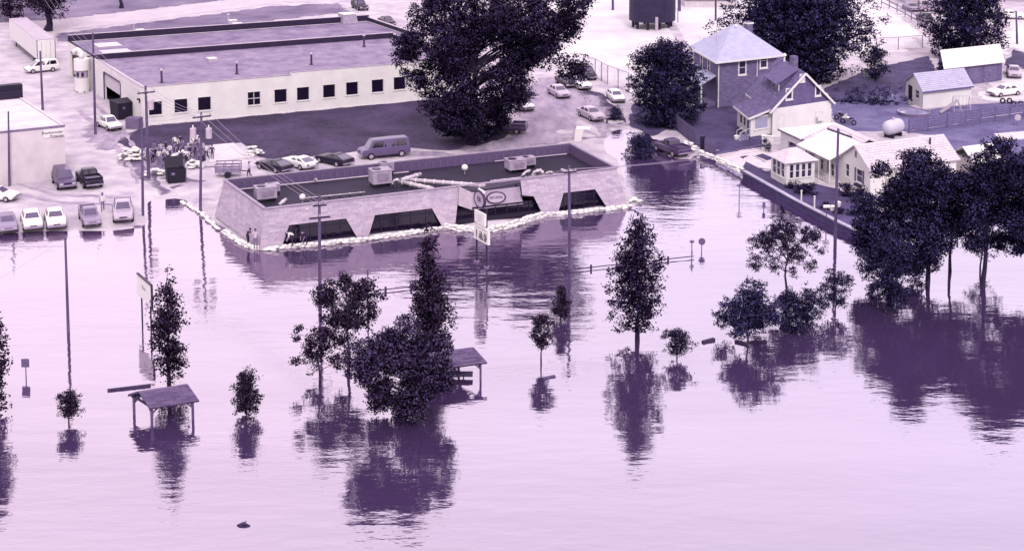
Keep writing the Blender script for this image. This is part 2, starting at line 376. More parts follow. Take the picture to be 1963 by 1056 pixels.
lawn([(1112,170),(1150,178),(1182,208),(1200,236),(1165,240),(1140,205),(1105,190)],m_lawn,ragged=.3)
lawn([(1205,240),(1215,200),(1345,205),(1420,205),(1420,268),(1388,288),(1345,285),(1330,272),(1290,245),(1250,262)],m_lawnr,lift=.06,step=1.2)
lawn([(1344,291),(1388,288),(1400,270),(1478,268),(1482,284),(1380,300)],m_lawnr,ragged=.1,lift=.06,step=1.2)
sheet('pale_lot',[(1010,118),(1115,140),(1160,160),(1205,190),(1320,190),(1340,90),(1500,20),(1500,-60),(1000,-60),(960,40)],m_lot,lift=.008,ragged=.5)
sheet('pale_lot',[(1600,120),(1775,95),(1770,60),(1690,-20),(1560,-20)],m_lot,lift=.008,ragged=.5)
lawn([(1580,170),(1660,135),(1780,108),(1800,150),(1735,178),(1590,196)],m_lawnr,lift=.02)
lawn([(1590,196),(1735,178),(1740,200),(1770,212),(1865,200),(1990,192),(1990,207),(1740,252),(1605,252)],m_yard)
lawn([(1735,254),(1990,212),(1990,330),(1830,330),(1810,262)],m_yard)
sheet('driveway',[(1862,178),(1905,150),(1935,120),(1963,125),(2010,150),(2010,192),(1865,199)],m_lot,lift=.024,ragged=.3)
sheet('path',[(1905,258),(2000,250),(2000,266),(1918,270)],m_conc,lift=.02,ragged=0,thick=.08)
lawn([(1925,125),(1945,95),(2000,120),(2000,160)],m_lawnr,lift=.02)
sheet('street',[(1898,90),(1935,40),(1990,45),(2010,120),(1950,95),(1925,125)],m_lot,lift=.010,ragged=.2)
# the raised yard behind the retaining wall
YZ=.6
sheet('terrace',[(1418,331),(1440,341),(1520,386),(1600,428),(1637,445),(1690,440),(1760,428),(1850,414),(2000,396),(2000,380),(1700,405),(1600,380),(1500,345),(1430,310)],m_lawnr,lift=.02,ragged=0,zfix=YZ)
lawn([(1508,372),(1560,352),(1602,362),(1640,384),(1672,408),(1674,432),(1640,440),(1600,423),(1540,392)],m_lawnr,zfix=YZ,lift=.035)
lawn([(1432,330),(1480,328),(1482,352),(1510,366),(1500,372)],m_lawnr,zfix=YZ,lift=.035)
sheet('patio',[(1352,299),(1378,303),(1485,280),(1530,292),(1482,312),(1478,326),(1430,327),(1418,329),(1385,312)],m_conc,lift=.06,ragged=0,step=1.2)
sheet('path',[(1602,352),(1618,349),(1672,386),(1706,405),(1692,408),(1650,386)],m_conc,zfix=YZ,lift=.045,ragged=0)
sheet('planting_bed',[(1418,302),(1440,298),(1468,312),(1446,316)],m_lawnr,lift=.085,ragged=.05,step=1.2)
sheet('planting_bed',[(1448,300),(1462,296),(1486,305),(1470,309)],m_lawnr,lift=.085,ragged=.05,step=1.2)
m_track=M('tyre_track',.68,.12,.6,.95,detail=8)
for px in ([(148,214),(156,212),(214,260),(254,318),(266,352),(259,353),(246,320),(206,264)],[(176,200),(183,198),(238,246),(286,318),(296,345),(290,346),(279,320),(231,250)],[(1005,205),(1012,203),(1092,236),(1152,262),(1146,264),(1085,240)],[(1022,186),(1030,184),(1110,222),(1168,252),(1162,254),(1104,227)],[(20,372),(24,368),(120,386),(225,392),(225,396),(118,391)],[(30,352),(110,372),(240,378),(240,382),(108,377)]): sheet('tyre_track',px,m_track,lift=.024,ragged=.22)
sheet('slab',[(404,280),(448,276),(487,302),(402,313)],m_conc,lift=.01,ragged=0,thick=.12)
sheet('apron',[(300,345),(322,318),(410,322),(430,345),(415,385),(345,378),(318,362)],m_ground,lift=.024,ragged=.3)

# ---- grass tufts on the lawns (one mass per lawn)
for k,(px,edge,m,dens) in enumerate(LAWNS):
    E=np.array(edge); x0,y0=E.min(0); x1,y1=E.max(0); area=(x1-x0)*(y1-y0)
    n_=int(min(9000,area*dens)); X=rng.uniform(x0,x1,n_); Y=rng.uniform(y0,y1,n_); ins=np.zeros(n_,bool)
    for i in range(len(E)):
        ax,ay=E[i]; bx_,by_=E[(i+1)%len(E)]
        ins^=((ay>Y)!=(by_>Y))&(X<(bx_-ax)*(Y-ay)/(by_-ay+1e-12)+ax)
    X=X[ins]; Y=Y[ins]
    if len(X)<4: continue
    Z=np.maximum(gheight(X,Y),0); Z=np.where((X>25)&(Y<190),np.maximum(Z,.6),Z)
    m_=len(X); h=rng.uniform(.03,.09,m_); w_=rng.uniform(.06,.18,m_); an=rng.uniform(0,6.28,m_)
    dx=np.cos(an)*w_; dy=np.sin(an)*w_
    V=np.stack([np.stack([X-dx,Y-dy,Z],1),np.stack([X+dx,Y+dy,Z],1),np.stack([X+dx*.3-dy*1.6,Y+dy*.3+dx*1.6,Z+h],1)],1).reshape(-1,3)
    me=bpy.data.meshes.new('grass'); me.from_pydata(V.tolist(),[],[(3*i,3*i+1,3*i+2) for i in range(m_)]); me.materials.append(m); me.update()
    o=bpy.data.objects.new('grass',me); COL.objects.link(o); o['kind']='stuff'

# ---- retaining wall with its cap (one thing; blocks as parts)
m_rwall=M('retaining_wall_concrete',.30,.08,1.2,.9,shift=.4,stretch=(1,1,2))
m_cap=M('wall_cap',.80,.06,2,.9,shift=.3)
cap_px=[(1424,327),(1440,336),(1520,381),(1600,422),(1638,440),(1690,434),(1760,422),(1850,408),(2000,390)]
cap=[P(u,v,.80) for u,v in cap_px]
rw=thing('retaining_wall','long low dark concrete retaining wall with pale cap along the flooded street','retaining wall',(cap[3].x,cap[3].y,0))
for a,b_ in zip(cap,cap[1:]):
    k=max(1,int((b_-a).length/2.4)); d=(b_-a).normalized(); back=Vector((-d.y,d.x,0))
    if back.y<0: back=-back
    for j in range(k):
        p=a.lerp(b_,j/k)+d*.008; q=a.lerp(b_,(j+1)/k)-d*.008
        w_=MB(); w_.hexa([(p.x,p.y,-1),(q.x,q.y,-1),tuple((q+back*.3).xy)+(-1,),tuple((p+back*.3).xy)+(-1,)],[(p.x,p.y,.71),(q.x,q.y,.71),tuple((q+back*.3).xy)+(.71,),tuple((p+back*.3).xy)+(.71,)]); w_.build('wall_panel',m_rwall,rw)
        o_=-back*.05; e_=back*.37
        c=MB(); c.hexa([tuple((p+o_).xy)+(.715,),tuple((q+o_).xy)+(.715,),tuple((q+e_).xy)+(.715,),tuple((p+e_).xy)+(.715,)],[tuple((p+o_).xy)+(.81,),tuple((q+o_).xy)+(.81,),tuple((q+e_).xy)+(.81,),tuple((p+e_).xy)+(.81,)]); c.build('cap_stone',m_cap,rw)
# ================================================================== BUILDINGS
# ---- the sloped-wall (mansard) building being sandbagged
m_shing=M('pale_shingle',.73,.08,1.1,.9,kv=.55,bump=.2,stretch=(1,1,3))
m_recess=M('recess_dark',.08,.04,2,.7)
m_inner=M('parapet_boards',.38,.08,1.5,.85,kv=.5)
m_innerd=m_inner
m_deck=M('tar_roof',.09,.05,.5,.8)
ZT=3.55
tFL,tFR,tBR,tBL=P(508,400,ZT),P(1182,322,ZT),P(1093,275,ZT),P(430,345,ZT)
bFL,bFR,bBL=P(498,480,0.05),P(1204,396,0.05),P(412,414,.2)
bBR=P(1105,330,.2); bBR=tBR+(tBR-tFR).normalized()*.8; bBR.z=.2; bBR.x+=.8
mans=thing('flooded_building','long low building with sloped pale shingle walls and dark trapezoid windows behind sandbags','building',((bFL+bFR)/2).xy.to_3d())
fw=Fr((498,480),(1204,396),0.05)
def slope_wall(name,b0,b1,t0,t1,holes,ncourse=17,parent=mans):
    """shingle courses lapped up a battered wall; holes are polygons in wall (s,t) coordinates"""
    nrm=(b1-b0).cross(t0-b0).normalized()
    if nrm.y>0 and abs(nrm.y)>.3: nrm=-nrm
    if abs(nrm.y)<=.3 and nrm.x>0: nrm=-nrm
    L=(b1-b0).length; mb=MB()
    def pt(s,t,o): return b0.lerp(b1,s).lerp(t0.lerp(t1,s),t)+nrm*o
    for c in range(ncourse):
        ta,tb=c/ncourse,(c+1)/ncourse; tm=(ta+tb)/2
        iv=[(0.0,0.0,1.0,1.0)]     # (s at bottom, s at top) left / right
        cuts=[]
        for poly in holes:
            def span(t):
                xs=[]
                for (x0,y0),(x1,y1) in zip(poly,poly[1:]+poly[:1]):
                    if (y0>t)!=(y1>t): xs.append(x0+(x1-x0)*(t-y0)/(y1-y0))
                return (min(xs),max(xs)) if len(xs)>=2 else None
            s_m=span(tm)
            if s_m:
                sa=span(ta+1e-4) or s_m; sb=span(tb-1e-4) or s_m; cuts.append((sa,sb))
        cuts.sort(); lo=(0.0,0.0); segs=[]
        for sa,sb in cuts: segs.append((lo,(sa[0],sb[0]))); lo=(sa[1],sb[1])
        segs.append((lo,(1.0,1.0)))
        for (a0,a1),(c0,c1) in segs:
            if c0-a0<1e-3: continue
            k=max(1,int((c0-a0)*L/random.uniform(.5,.8)))
            cutp=[0]+sorted(min(.98,max(.02,(j+random.uniform(-.3,.3))/k)) for j in range(1,k))+[1]
            for f0,f1 in zip(cutp,cutp[1:]):
                A0,A1=a0+(c0-a0)*f0,a1+(c1-a1)*f0; B0,B1=a0+(c0-a0)*f1-.0004,a1+(c1-a1)*f1-.0004
                if A0>=B0: continue
                e=random.uniform(.03,.05)
                mb.hexa([pt(A0,ta,-.02),pt(B0,ta,-.02),pt(B0,ta,e),pt(A0,ta,e)],[pt(A1,tb,-.02),pt(B1,tb,-.02),pt(B1,tb,.012),pt(A1,tb,.012)],0,random.random())
    return mb.build(name,m_shing,parent),pt
def st(u,v):           # photo pixel -> (s,t) on the front slope
    n_=(bFR-bFL).cross(tFL-bFL).normalized(); d=ray(u,v); c=Vector((0,0,CAMH)); h=c+d*((bFL-c).dot(n_)/d.dot(n_))
    t=(h.z-bFL.z)/(tFL.z-bFL.z); a=bFL.lerp(tFL,t); b=bFR.lerp(tFR,t); return ((h-a).dot(b-a)/(b-a).length_squared,t)
W1=[st(555,431),st(663,418),st(683,453),st(543,470)]; W2=[st(720,412),st(829,400),st(847,436),st(709,452)]; W3=[st(1084,370),st(1143,363),st(1162,398),st(1071,408)]
for w_ in (W1,W2,W3): w_[2]=(w_[2][0]+.004,0.0); w_[3]=(w_[3][0]-.004,0.0)
EN=[st(884,358),st(1002,345),st(1004,379),st(1025,377),st(1042,412),st(872,434)]
EN=[(EN[0][0],1.0),(EN[1][0],1.0),EN[2],EN[3],(EN[4][0],0),(EN[5][0],0)]
sw,pt=slope_wall('front_wall',bFL,bFR,tFL,tFR,[W1,W2,W3,EN]); sw['kind']='stuff'
# windows: dark glass set upright behind the slope, with mullions, reveals
nrm=(bFR-bFL).cross(tFL-bFL).normalized()
if nrm.y>0: nrm=-nrm
along=(bFR-bFL).normalized(); back=Vector((-along.y,along.x,0))
if back.y<0: back=-back
m_mul=M('window_bar',.13,.05,2,.6)
for w_ in (W1,W2,W3):
    q=[pt(*c,0) for c in w_]       # TL TR BR BL on the slope
    TL,TR,BR,BL=q; base=back*1.15
    gz0=Vector((0,0,0)); A=Vector((BL.x,BL.y,.05)); B=Vector((BR.x,BR.y,.05))
    d=(B-A).normalized(); dep=(TL-A).dot(back)+.12
    a0=A+back*dep; b0=B+back*dep; a1=Vector((a0.x,a0.y,TL.z+.1))-d*.3; b1=Vector((b0.x,b0.y,TR.z+.1))+d*.3
    fb=MB(); fb.hexa([a0-d*.3+back*.05,b0+d*.3+back*.05,b0+d*.3+back*.1,a0-d*.3+back*.1],[a1+back*.05,b1+back*.05,b1+back*.1,a1+back*.1]); 
    fr_=MB(); L=(b0-a0).length; H=TL.z
    for k in range(6): x=a0.lerp(b0,k/5); fr_.beam(x+Vector((0,0,-.2)),x+Vector((0,0,H)),.06,.06)
    for z in (.72*H,): fr_.beam(a0+Vector((0,0,z)),b0+Vector((0,0,z)),.05,.05)
    wo=fr_.build('window_frame',m_mul,mans); fb.build('pane',m_glass,wo)
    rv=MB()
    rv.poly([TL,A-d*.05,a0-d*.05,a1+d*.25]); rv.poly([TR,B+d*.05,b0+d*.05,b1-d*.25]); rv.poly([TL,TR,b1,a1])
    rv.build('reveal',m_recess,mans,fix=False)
# entry: recessed flat panel over a dark opening, return face on its left
s0,s1=EN[0][0],EN[1][0]
pa=pt(s0,.45,-.0); top0=pt(s0,1,0); top1=pt(s1,1,0)
def ent(u,v,off):     # hit a plane parallel to the slope moved back by off
    d=ray(u,v); c=Vector((0,0,CAMH)); o=bFL-nrm*off; return c+d*((o-c).dot(nrm)/d.dot(nrm))
off=.9
pTL,pTR,pBR,pBL=ent(904,369,off),ent(996,358,off),ent(1003,391,off),ent(906,403,off)
mb=MB(); mb.hexa([pBL,pBR,pBR-nrm*.15,pBL-nrm*.15],[pTL,pTR,pTR-nrm*.15,pTL-nrm*.15]); mb.build('entry_fascia',M('entry_fascia',.70,.06,1.2,.9),mans)
mb=MB(); q0,q1=ent(881,358,.02),ent(879,394,.02); mb.hexa([q1,pBL,pBL+back*.2,q1+back*.2],[q0,pTL,pTL+back*.2,q0+back*.2]); mb.build('entry_return',M('entry_return',.80,.05,1.2,.9),mans)
ed=MB(); e0,e1=pt(EN[5][0]-.004,0,-.9),pt(EN[4][0]+.004,0,-.9); e0.z=e1.z=.1; e0+=back*.3; e1+=back*.3; EH=(pBL.z+pBR.z)/2+.15
ed.hexa([e0,e1,e1+back*.1,e0+back*.1],[e0+Vector((0,0,EH)),e1+Vector((0,0,EH)),e1+back*.1+Vector((0,0,EH)),e0+back*.1+Vector((0,0,EH))]); eo=ed.build('entry_glazing',m_glass,mans)
em=MB()
for k in range(9): x=e0.lerp(e1,k/8)-back*.06; em.beam(x,x+Vector((0,0,EH-.05)),.07,.07)
em.beam(e0-back*.06+Vector((0,0,EH*.8)),e1-back*.06+Vector((0,0,EH*.8)),.06,.06); em.build('mullion',m_mul,eo)
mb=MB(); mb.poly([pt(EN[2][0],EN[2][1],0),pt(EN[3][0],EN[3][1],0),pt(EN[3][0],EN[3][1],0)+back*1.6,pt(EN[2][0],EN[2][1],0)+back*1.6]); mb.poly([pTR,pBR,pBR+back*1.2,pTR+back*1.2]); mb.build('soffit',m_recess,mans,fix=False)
fl_=MB(); fa,fb2=pt(EN[5][0],0,-.1),pt(EN[4][0],0,-.1); fl_.hexa([Vector((q.x,q.y,.30)) for q in (fa,fb2,e1,e0)],[Vector((q.x,q.y,.42)) for q in (fa,fb2,e1,e0)]); fl_.build('entry_shade_slab',m_recess,mans)  # dark slab over the pale ground, painted in for the recess's shade
lw_,_=slope_wall('side_wall',bBL,bFL,tBL,tFL,[]); lw_['kind']='stuff'
mb=MB(); mb.poly([bFR,bBR,tBR,tFR]); mb.poly([bBR,bBL,tBL,tBR]); mb.build('rear_wall',m_shing,mans,fix=False)
# roof deck and parapet boards
DZ=2.55
def inset(p,dx,dy): return p+along*dx+back*dy
dk=[inset(tFL,.2,.25),inset(tFR,-.2,.25),inset(tBR,-.2,-.25),inset(tBL,.2,-.25)]
mb=MB(); mb.poly([Vector((p.x,p.y,DZ)) for p in dk]); mb.build('roof_deck',m_deck,mans)
def parapet(a,b,name,mat,w=.75,top=ZT-.03):
    L=(b-a).length; k=int(L/w); ins=(Vector((-(b-a).y,(b-a).x,0))).normalized(); me=None
    for j in range(k):
        p=a.lerp(b,j/k); q=a.lerp(b,(j+1)/k-.0006)
        if me is None:
            t_=MB(); t_.hexa([(0,-.03,DZ),(L/k-.03,-.03,DZ),(L/k-.03,.03,DZ),(0,.03,DZ)],[(0,-.03,top),(L/k-.03,-.03,top),(L/k-.03,.03,top),(0,.03,top)],0,.5); me=t_.mesh('board',mat)
        o=inst('board',me,mans,Vector((p.x,p.y,0))-wloc(mans),(0,0,math.atan2((b-a).y,(b-a).x))); 
parapet(dk[3],dk[2],'board',m_inner); parapet(dk[2],dk[1],'board',m_innerd); parapet(dk[3],dk[0],'board',m_innerd)
mb=MB()
for a,b in ((tFL,tFR),(tFR,tBR),(tBR,tBL),(tBL,tFL)):
    mb.beam(a+Vector((0,0,.02)),b+Vector((0,0,.02)),.30 if a is not tBR else .18,.08)
mb.build('coping',M('coping',.66,.05,1.5,.8),mans)
def fr2(p,z=DZ): return Vector((p[0],p[1],z))
mb=MB(); mb.tube(inset(fr2(dk[3]),.3,-.35)+Vector((0,0,.1)),inset(fr2(dk[3]),18,-.35-.0)+Vector((0,0,.1)),.07,n=6); mb.build('roof_pipe',m_metal,mans)
mb=MB(); mb.tube(inset(fr2(dk[2]),-8.5,-.4)+Vector((0,0,.1)),inset(fr2(dk[2]),-.5,-.4)+Vector((0,0,.1)),.06,n=6); mb.build('roof_pipe',m_metal,mans)
# roof plant
def PD(u,v,h=0): return P(u,v,DZ+h)
m_ac=M('air_handler',.68,.07,2,.6); m_duct=M('duct',.82,.08,3,.5,kv=.3)
def ac_unit(u,v,w,d,h,label,kind=0,lift=.35):
    c=PD(u,v); rz=math.atan2(along.y,along.x); o=thing('air_conditioner',label,'air conditioner',c,rz,'air conditioners on the flat roof of the sandbagged building')
    b=MB(); b.box((0,0,lift+h/2),(w,d,h)); cb=b.build('cabinet',m_ac,o,world=False)
    t_=MB(); t_.box((0,0,lift+h+.03),(w+.08,d+.08,.06)); t_.build('lid',m_ac if kind==0 else m_white,o,world=False)
    f=MB(); f.tube((-w*.2,0,lift+h+.062),(-w*.2,0,lift+h+.10),.32*d,n=12); f.build('fan_grille',m_dark,o,world=False)
    s=MB()
    for x in (-w*.4,w*.4): s.box((x,0,lift/2),(.12,d*.95,lift))
    s.build('skid',m_dark,o,world=False)
    l_=MB()
    for i in range(5): l_.box((w*.05,-d/2-.012,lift+h*.2+i*h*.13),(w*.6,.02,h*.05))
    l_.build('louvre',m_trim,cb,world=False)
    return o
ac_unit(509,385,1.9,1.3,1.0,'boxy roof air conditioner at the left end of the shingle building\'s roof')
ac_unit(729,356,1.9,1.4,1.25,'tall roof air conditioner in the middle beside the long white ducts')
ac_unit(988,329,1.8,1.4,.9,'roof air conditioner on the right half near the bent white pipes')
def duct(pts,r,label,name='duct',seg=True):
    mb=MB(); p=[PD(u,v,h) for u,v,h in pts]
    o=thing(name,label,name.replace('_',' '),Vector((p[0].x,p[0].y,DZ)))
    mb.path(p,r,8); b=mb.build('pipe',m_duct,o,smooth=True)
    f=MB()
    for a,c in zip(p,p[1:]):
        k=max(1,int((c-a).length/.9)); d=(c-a).normalized()
        for j in range(k): q=a.lerp(c,(j+.5)/k); rg=MB(); rg.tube(q-d*.05,q+d*.05,r*1.18,n=8); rg.build('joint_ring',m_white,b); f.beam(Vector((q.x,q.y,DZ)),q,.06,.3)
    f.build('support',m_dark,o)
duct([(772,344,.5),(930,356,.5)],.2,'upper long white roof duct running right from the middle air conditioner')
duct([(765,348,.45),(830,362,.45)],.2,'lower short white roof duct running to the front parapet')
duct([(770,345,.7),(806,334,.7)],.2,'stubby white roof duct pointing away behind the middle air conditioner')
duct([(548,398,.4),(574,397,.4),(590,402,.5)],.17,'short white duct beside the left roof air conditioner')
duct([(582,380,.3),(700,368,.3)],.05,'thin pale pipe along the roof between the two left air conditioners',name='roof_pipe')
duct([(1022,340,.2),(1024,330,.8),(1036,326,.9),(1042,334,.5)],.16,'bent white gooseneck pipe at the right of the roof',name='gooseneck_pipe')
duct([(1076,325,.9),(1086,329,.6),(1102,328,.5)],.12,'crooked white pipe near the dark right parapet',name='roof_pipe')
duct([(536,392,.9),(548,382,1.1)],.15,'tilted white capped duct at the left of the roof',name='vent_duct')
duct([(1000,338,.3),(1008,330,.7),(1016,327,.7)],.13,'short bent white pipe between the right roof air conditioner and gooseneck')
duct([(1046,334,.25),(1052,330,.5),(1060,331,.3)],.12,'small white pipe bend right of the gooseneck pipe',name='roof_pipe')
duct([(940,347,.15),(1010,339,.15),(1070,333,.15)],.06,'long dark low conduit along the right front parapet',name='roof_conduit')
duct([(752,356,.2),(756,346,.9),(764,344,.9)],.13,'white pipe riser at the right side of the middle air conditioner',name='roof_pipe')
ac_unit(1012,321,1.3,1.0,.7,'low roof air conditioner behind the right one, near the bent pipes')
ac_unit(741,336,1.3,.9,.8,'small roof unit behind the tall middle air conditioner',lift=.5)
ac_unit(523,372,1.2,.9,.6,'low roof unit behind the boxy left air conditioner')
def globe(u,v,h,r,label):
    c=PD(u,v); o=thing('globe_lamp',label,'lamp',c); b=MB(); b.tube(c,c+Vector((0,0,h)),.035,n=6); b.build('stem',m_metal,o)
    b=MB(); b.ell(c+Vector((0,0,h+r)),(r,r,r),12,8); b.build('globe',m_white,o,smooth=True)
globe(891,334,.35,.32,'white globe on a short stem in the middle of the dark roof')
globe(580,391,.35,.30,'white globe at the left of the roof beside a thin pipe')
for (u,v,h,r,lab) in ((603,352,.4,.14,'small hooked white vent against the rear parapet boards'),):
    c=PD(u,v); o=thing('roof_vent',lab,'vent',c); b=MB(); b.path([c+Vector((0,0,0)),c+Vector((0,0,h)),c+Vector((.15,-.1,h+.12)),c+Vector((.3,-.15,h-.1))],r*.5,8); b.build('pipe',m_duct,o,smooth=True)
    b=MB(); b.tube(c,c+Vector((0,0,.08)),r*1.1,n=8); b.build('flashing',m_dark,o)
# oval signs with lettering
def text_mesh(s, size, mat, parent, origin, ex, ey, name='lettering', ext=.01, font_scale=1.0):
    cu=bpy.data.curves.new(name,'FONT'); cu.body=s; cu.size=size; cu.align_x='CENTER'; cu.align_y='CENTER'; cu.extrude=ext; cu.resolution_u=2
    o=bpy.data.objects.new(name,cu); COL.objects.link(o); bpy.context.view_layer.update()
    me=bpy.data.meshes.new_from_object(o.evaluated_get(bpy.context.evaluated_depsgraph_get())); bpy.data.objects.remove(o)
    ez=ex.cross(ey); R=Matrix((ex,ey,ez)).transposed().to_4x4(); R.translation=origin-wloc(parent); me.transform(R); me.materials.clear(); me.materials.append(mat)
    ob=bpy.data.objects.new(name,me); COL.objects.link(ob); ob.parent=parent; return ob
m_face=M('sign_face',.74,.04,2,.6); m_rim=M('sign_rim',.22,.04,2,.6); m_ink=M('sign_ink',.15,.03,2,.7)
def oval(parent,c,ex,ey,rx,ry,txt,size,th=.12):
    ez=ex.cross(ey); k=28
    def ring(sx,sy,o): return [c+ex*(math.cos(2*math.pi*i/k)*sx)+ey*(math.sin(2*math.pi*i/k)*sy)+ez*o for i in range(k)]
    b=MB(); b.loft([ring(rx,ry,-th),ring(rx,ry,th*.4),ring(rx*.86,ry*.82,th*.4),ring(rx*.86,ry*.82,-th*.2)],cap=True); r=b.build('rim',m_rim,parent)
    b=MB(); b.loft([ring(rx*.855,ry*.815,-th*.1),ring(rx*.855,ry*.815,th*.25)]); f=b.build('face',m_face,parent)
    text_mesh(txt,size,m_ink,f,c+ez*(th*.25+.012),ex,ey)
ez_=nrm; ey_=(pTL-pBL).normalized(); ex_=ey_.cross(ez_).normalized()
pc=ent(951,379,off-.12); sg=thing('oval_sign','dark rimmed oval sign mounted on the recessed entry fascia','sign',pc)
oval(sg,pc,ex_,ez_.cross(ex_),1.0,.56,'EETAMA',.36)

# ---- pylon sign in the water
bA,bB=P(914,502,0),P(933,513,0); ex_=(bB-bA).normalized(); back_=Vector((-ex_.y,ex_.x,0)); nface=-back_ if back_.y>0 else back_
py=thing('pylon_sign','tall two post sign in the water with oval top, white panel and letter board','sign',(bA+bB)/2)
# sign faces look towards the lower left; runs along px (915,400)->(938,...)
for p in (bA,bB):
    b=MB(); b.beam(p+Vector((0,0,-1)),p+Vector((0,0,zat(p.x,p.y,400))),.16,.16); b.build('post',m_dark,py)
    b=MB(); b.tube(p+Vector((0,0,-.5)),p+Vector((0,0,.12)),.24,.24,n=12); b.build('post_footing',m_trim,py)
mid=(bA+bB)/2; nn=ex_.cross(Vector((0,0,1))).normalized()
if nn.y>0: nn=-nn
EX=Vector((0,0,1)).cross(nn).normalized()
def onpy(u,v): 
    o=mid+nn*.15; d=ray(u,v); c=Vector((0,0,CAMH)); return c+d*((o-c).dot(nn)/d.dot(nn))
def board(u0,u1,vtl,vbl,name,mat,th=.2):
    a=onpy(u0,vtl); bq=onpy(u1,vtl); z0=onpy(u0,vbl).z; z1=a.z
    s0=(a-mid).dot(EX); s1=(bq-mid).dot(EX); b=MB(); A=mid+EX*s0; B=mid+EX*s1
    b.hexa([Vector((A.x,A.y,z0))-nn*.02+nn*.15,Vector((B.x,B.y,z0))+nn*.13,Vector((B.x,B.y,z0))+nn*(.13+th),Vector((A.x,A.y,z0))+nn*(.13+th)],
           [Vector((A.x,A.y,z1))+nn*.13,Vector((B.x,B.y,z1))+nn*.13,Vector((B.x,B.y,z1))+nn*(.13+th),Vector((A.x,A.y,z1))+nn*(.13+th)])
    return b.build(name,mat,py),(A+B)/2,z0,z1,(B-A).length,th
o,c,z0,z1,w_,th=board(913,932,401,424,'upper_panel',m_white)
for i in range(3): text_mesh(['-- ---','---- --','-----'][i],.36,M('sign_grey',.62,.03),o,Vector((c.x,c.y,z1-(z1-z0)*(.28+.2*i)))+nn*(.14+th),EX,Vector((0,0,1)))
o,c,z0,z1,w_,th=board(912,939,432,455,'letter_board',m_white)
for i in range(3):
    for j in range(3): text_mesh([['B','EA','SH'],['H','ABE','ON'],['E','MAB','BB']][i][j],.40,m_ink,o,Vector((c.x,c.y,z1-(z1-z0)*(.30+.22*i)))+EX*((j-1)*w_*.30)+nn*(.14+th),EX,Vector((0,0,1)))
b=MB(); b.beam(Vector((c.x,c.y,z1+.16))-EX*w_*.47+nn*.2,Vector((c.x,c.y,z1+.16))+EX*w_*.4+nn*.2,.2,.16); b.build('letter_board_top',m_white,py)
c=onpy(921,382); oval(py,c+nn*.1,EX,Vector((0,0,1)),.95,.78,'EB',.6,th=.14)
b=MB(); b.beam(c+Vector((0,0,.82))-EX*.3,c+Vector((0,0,.74))+EX*.7,.14,.2); b.build('lamp_bar',m_white,py)

# ---- factory
ff=Fr((275,241),(830,190),.35,((275,167),(109,66),4.75)); H=ff.front(275,167).z; FW=ff.top(829,99,H).x
fD=ff.top(192,114,H).y; fD2=ff.top(112,70,H+.8).y; xR2=ff.top(700,38,H).x
fact=thing('factory','long white single storey factory with flat gravel roofs and square dark windows','factory',ff(FW/2,0,0))
wins=[(298,208),(347,203),(392,199),(487,189),(538,184),(581,180),(631,175),(675,170),(724,165),(766,160)]
holes=[]
for u,v in wins:
    c=ff.front(u,v); hw=.80; holes.append((c.x-hw,c.x+hw,c.z-.82,c.z+.82))
mb=MB(); wall_holes(mb,ff,'x',0,.3,0,FW,0,H,holes)
d0,d1=ff.side(226,170).y,ff.side(196,140).y; dz=3.3
d0,d1=1.9*0+abs(ff.side(232,200).y),abs(ff.side(200,180).y)
door=(min(d0,d1),max(d0,d1),0,3.4)
bdoor0=abs(ff.side(152,130).y); bdoor1=abs(ff.side(121,112).y)
h2=[door,(fD+1.2,fD+2.1,0,2.1),(min(bdoor0,fD2-4.5),fD2-1.0,0,3.5)]
wall_holes(mb,ff,'y',0,.3,.3,fD2,0,H,h2)
ff.bx(mb,FW-.3,FW,.3,fD,0,H); ff.bx(mb,xR2-.3,xR2,fD,fD2-.3,0,H); ff.bx(mb,.3,xR2,fD2-.3,fD2,0,H); ff.bx(mb,xR2,FW-.3,fD-.3,fD,0,H)
xs_=ff.front(558,134).x; ff.bx(mb,xs_,FW,.002,.28,H,H+.28)
mb.build('wall',m_wall,fact)
mb=MB(); ff.bx(mb,.3,FW-.3,.3,fD-.01,H-.3,H-.04); ff.bx(mb,.3,xR2-.3,fD+.01,fD2-.3,H-.3,H-.05,1); mb.build('roof',[m_roof,m_roof2],fact)
mb=MB()
ff.bx(mb,0,FW,fD-.13,fD+.13,H-.02,H+.68); ff.bx(mb,FW-.26,FW,2.0,fD-.13,H,H+.55); ff.bx(mb,0,xR2,fD2-.26,fD2,H,H+.85); ff.bx(mb,xR2-.26,xR2,fD+.13,fD2-.26,H,H+.55); ff.bx(mb,0,.26,fD+.13,fD2-.26,H,H+.12)
pp=mb.build('parapet',M('parapet_dark',.13,.05,1.5,.85),fact)
mb=MB()
for y0,y1,x1,z in ((fD-.16,fD+.16,FW,.682),(fD2-.29,fD2+.03,xR2,.852)): ff.bx(mb,-.03,x1+.03,y0,y1,H+z,H+z+.06)
ff.bx(mb,FW-.29,FW+.03,2.0,fD-.17,H+.552,H+.61); ff.bx(mb,xR2-.29,xR2+.03,fD+.17,fD2-.3,H+.552,H+.61); ff.bx(mb,-.06,xs_,-.07,.06,H-.03,H+.05); ff.bx(mb,xs_+.01,FW,-.06,.06,H+.285,H+.34); ff.bx(mb,-.05,.28,.07,fD-.17,H+.003,H+.06)
mb.build('coping',m_metal,fact)
for i,h in enumerate(holes): window(fact,ff,'x',0,-1,*h,m_wall,m_glass,nx=(2 if i in (3,) else 1),nz=(2 if i in (3,) else 1),fw=.07,recess=.16)
dm=M('white_roll_door',.86,.05,1,.6)
mb=MB()
for i in range(5): ff.bx(mb,.12,.17,door[0]+.05,door[1]-.05,1.75+i*.33,1.75+i*.33+.31)
mb.build('roll_up_door',dm,fact)
mb=MB()
for y in (door[0],door[1]): ff.bx(mb,-.06,.05,y-.12,y+.12,0,3.45)
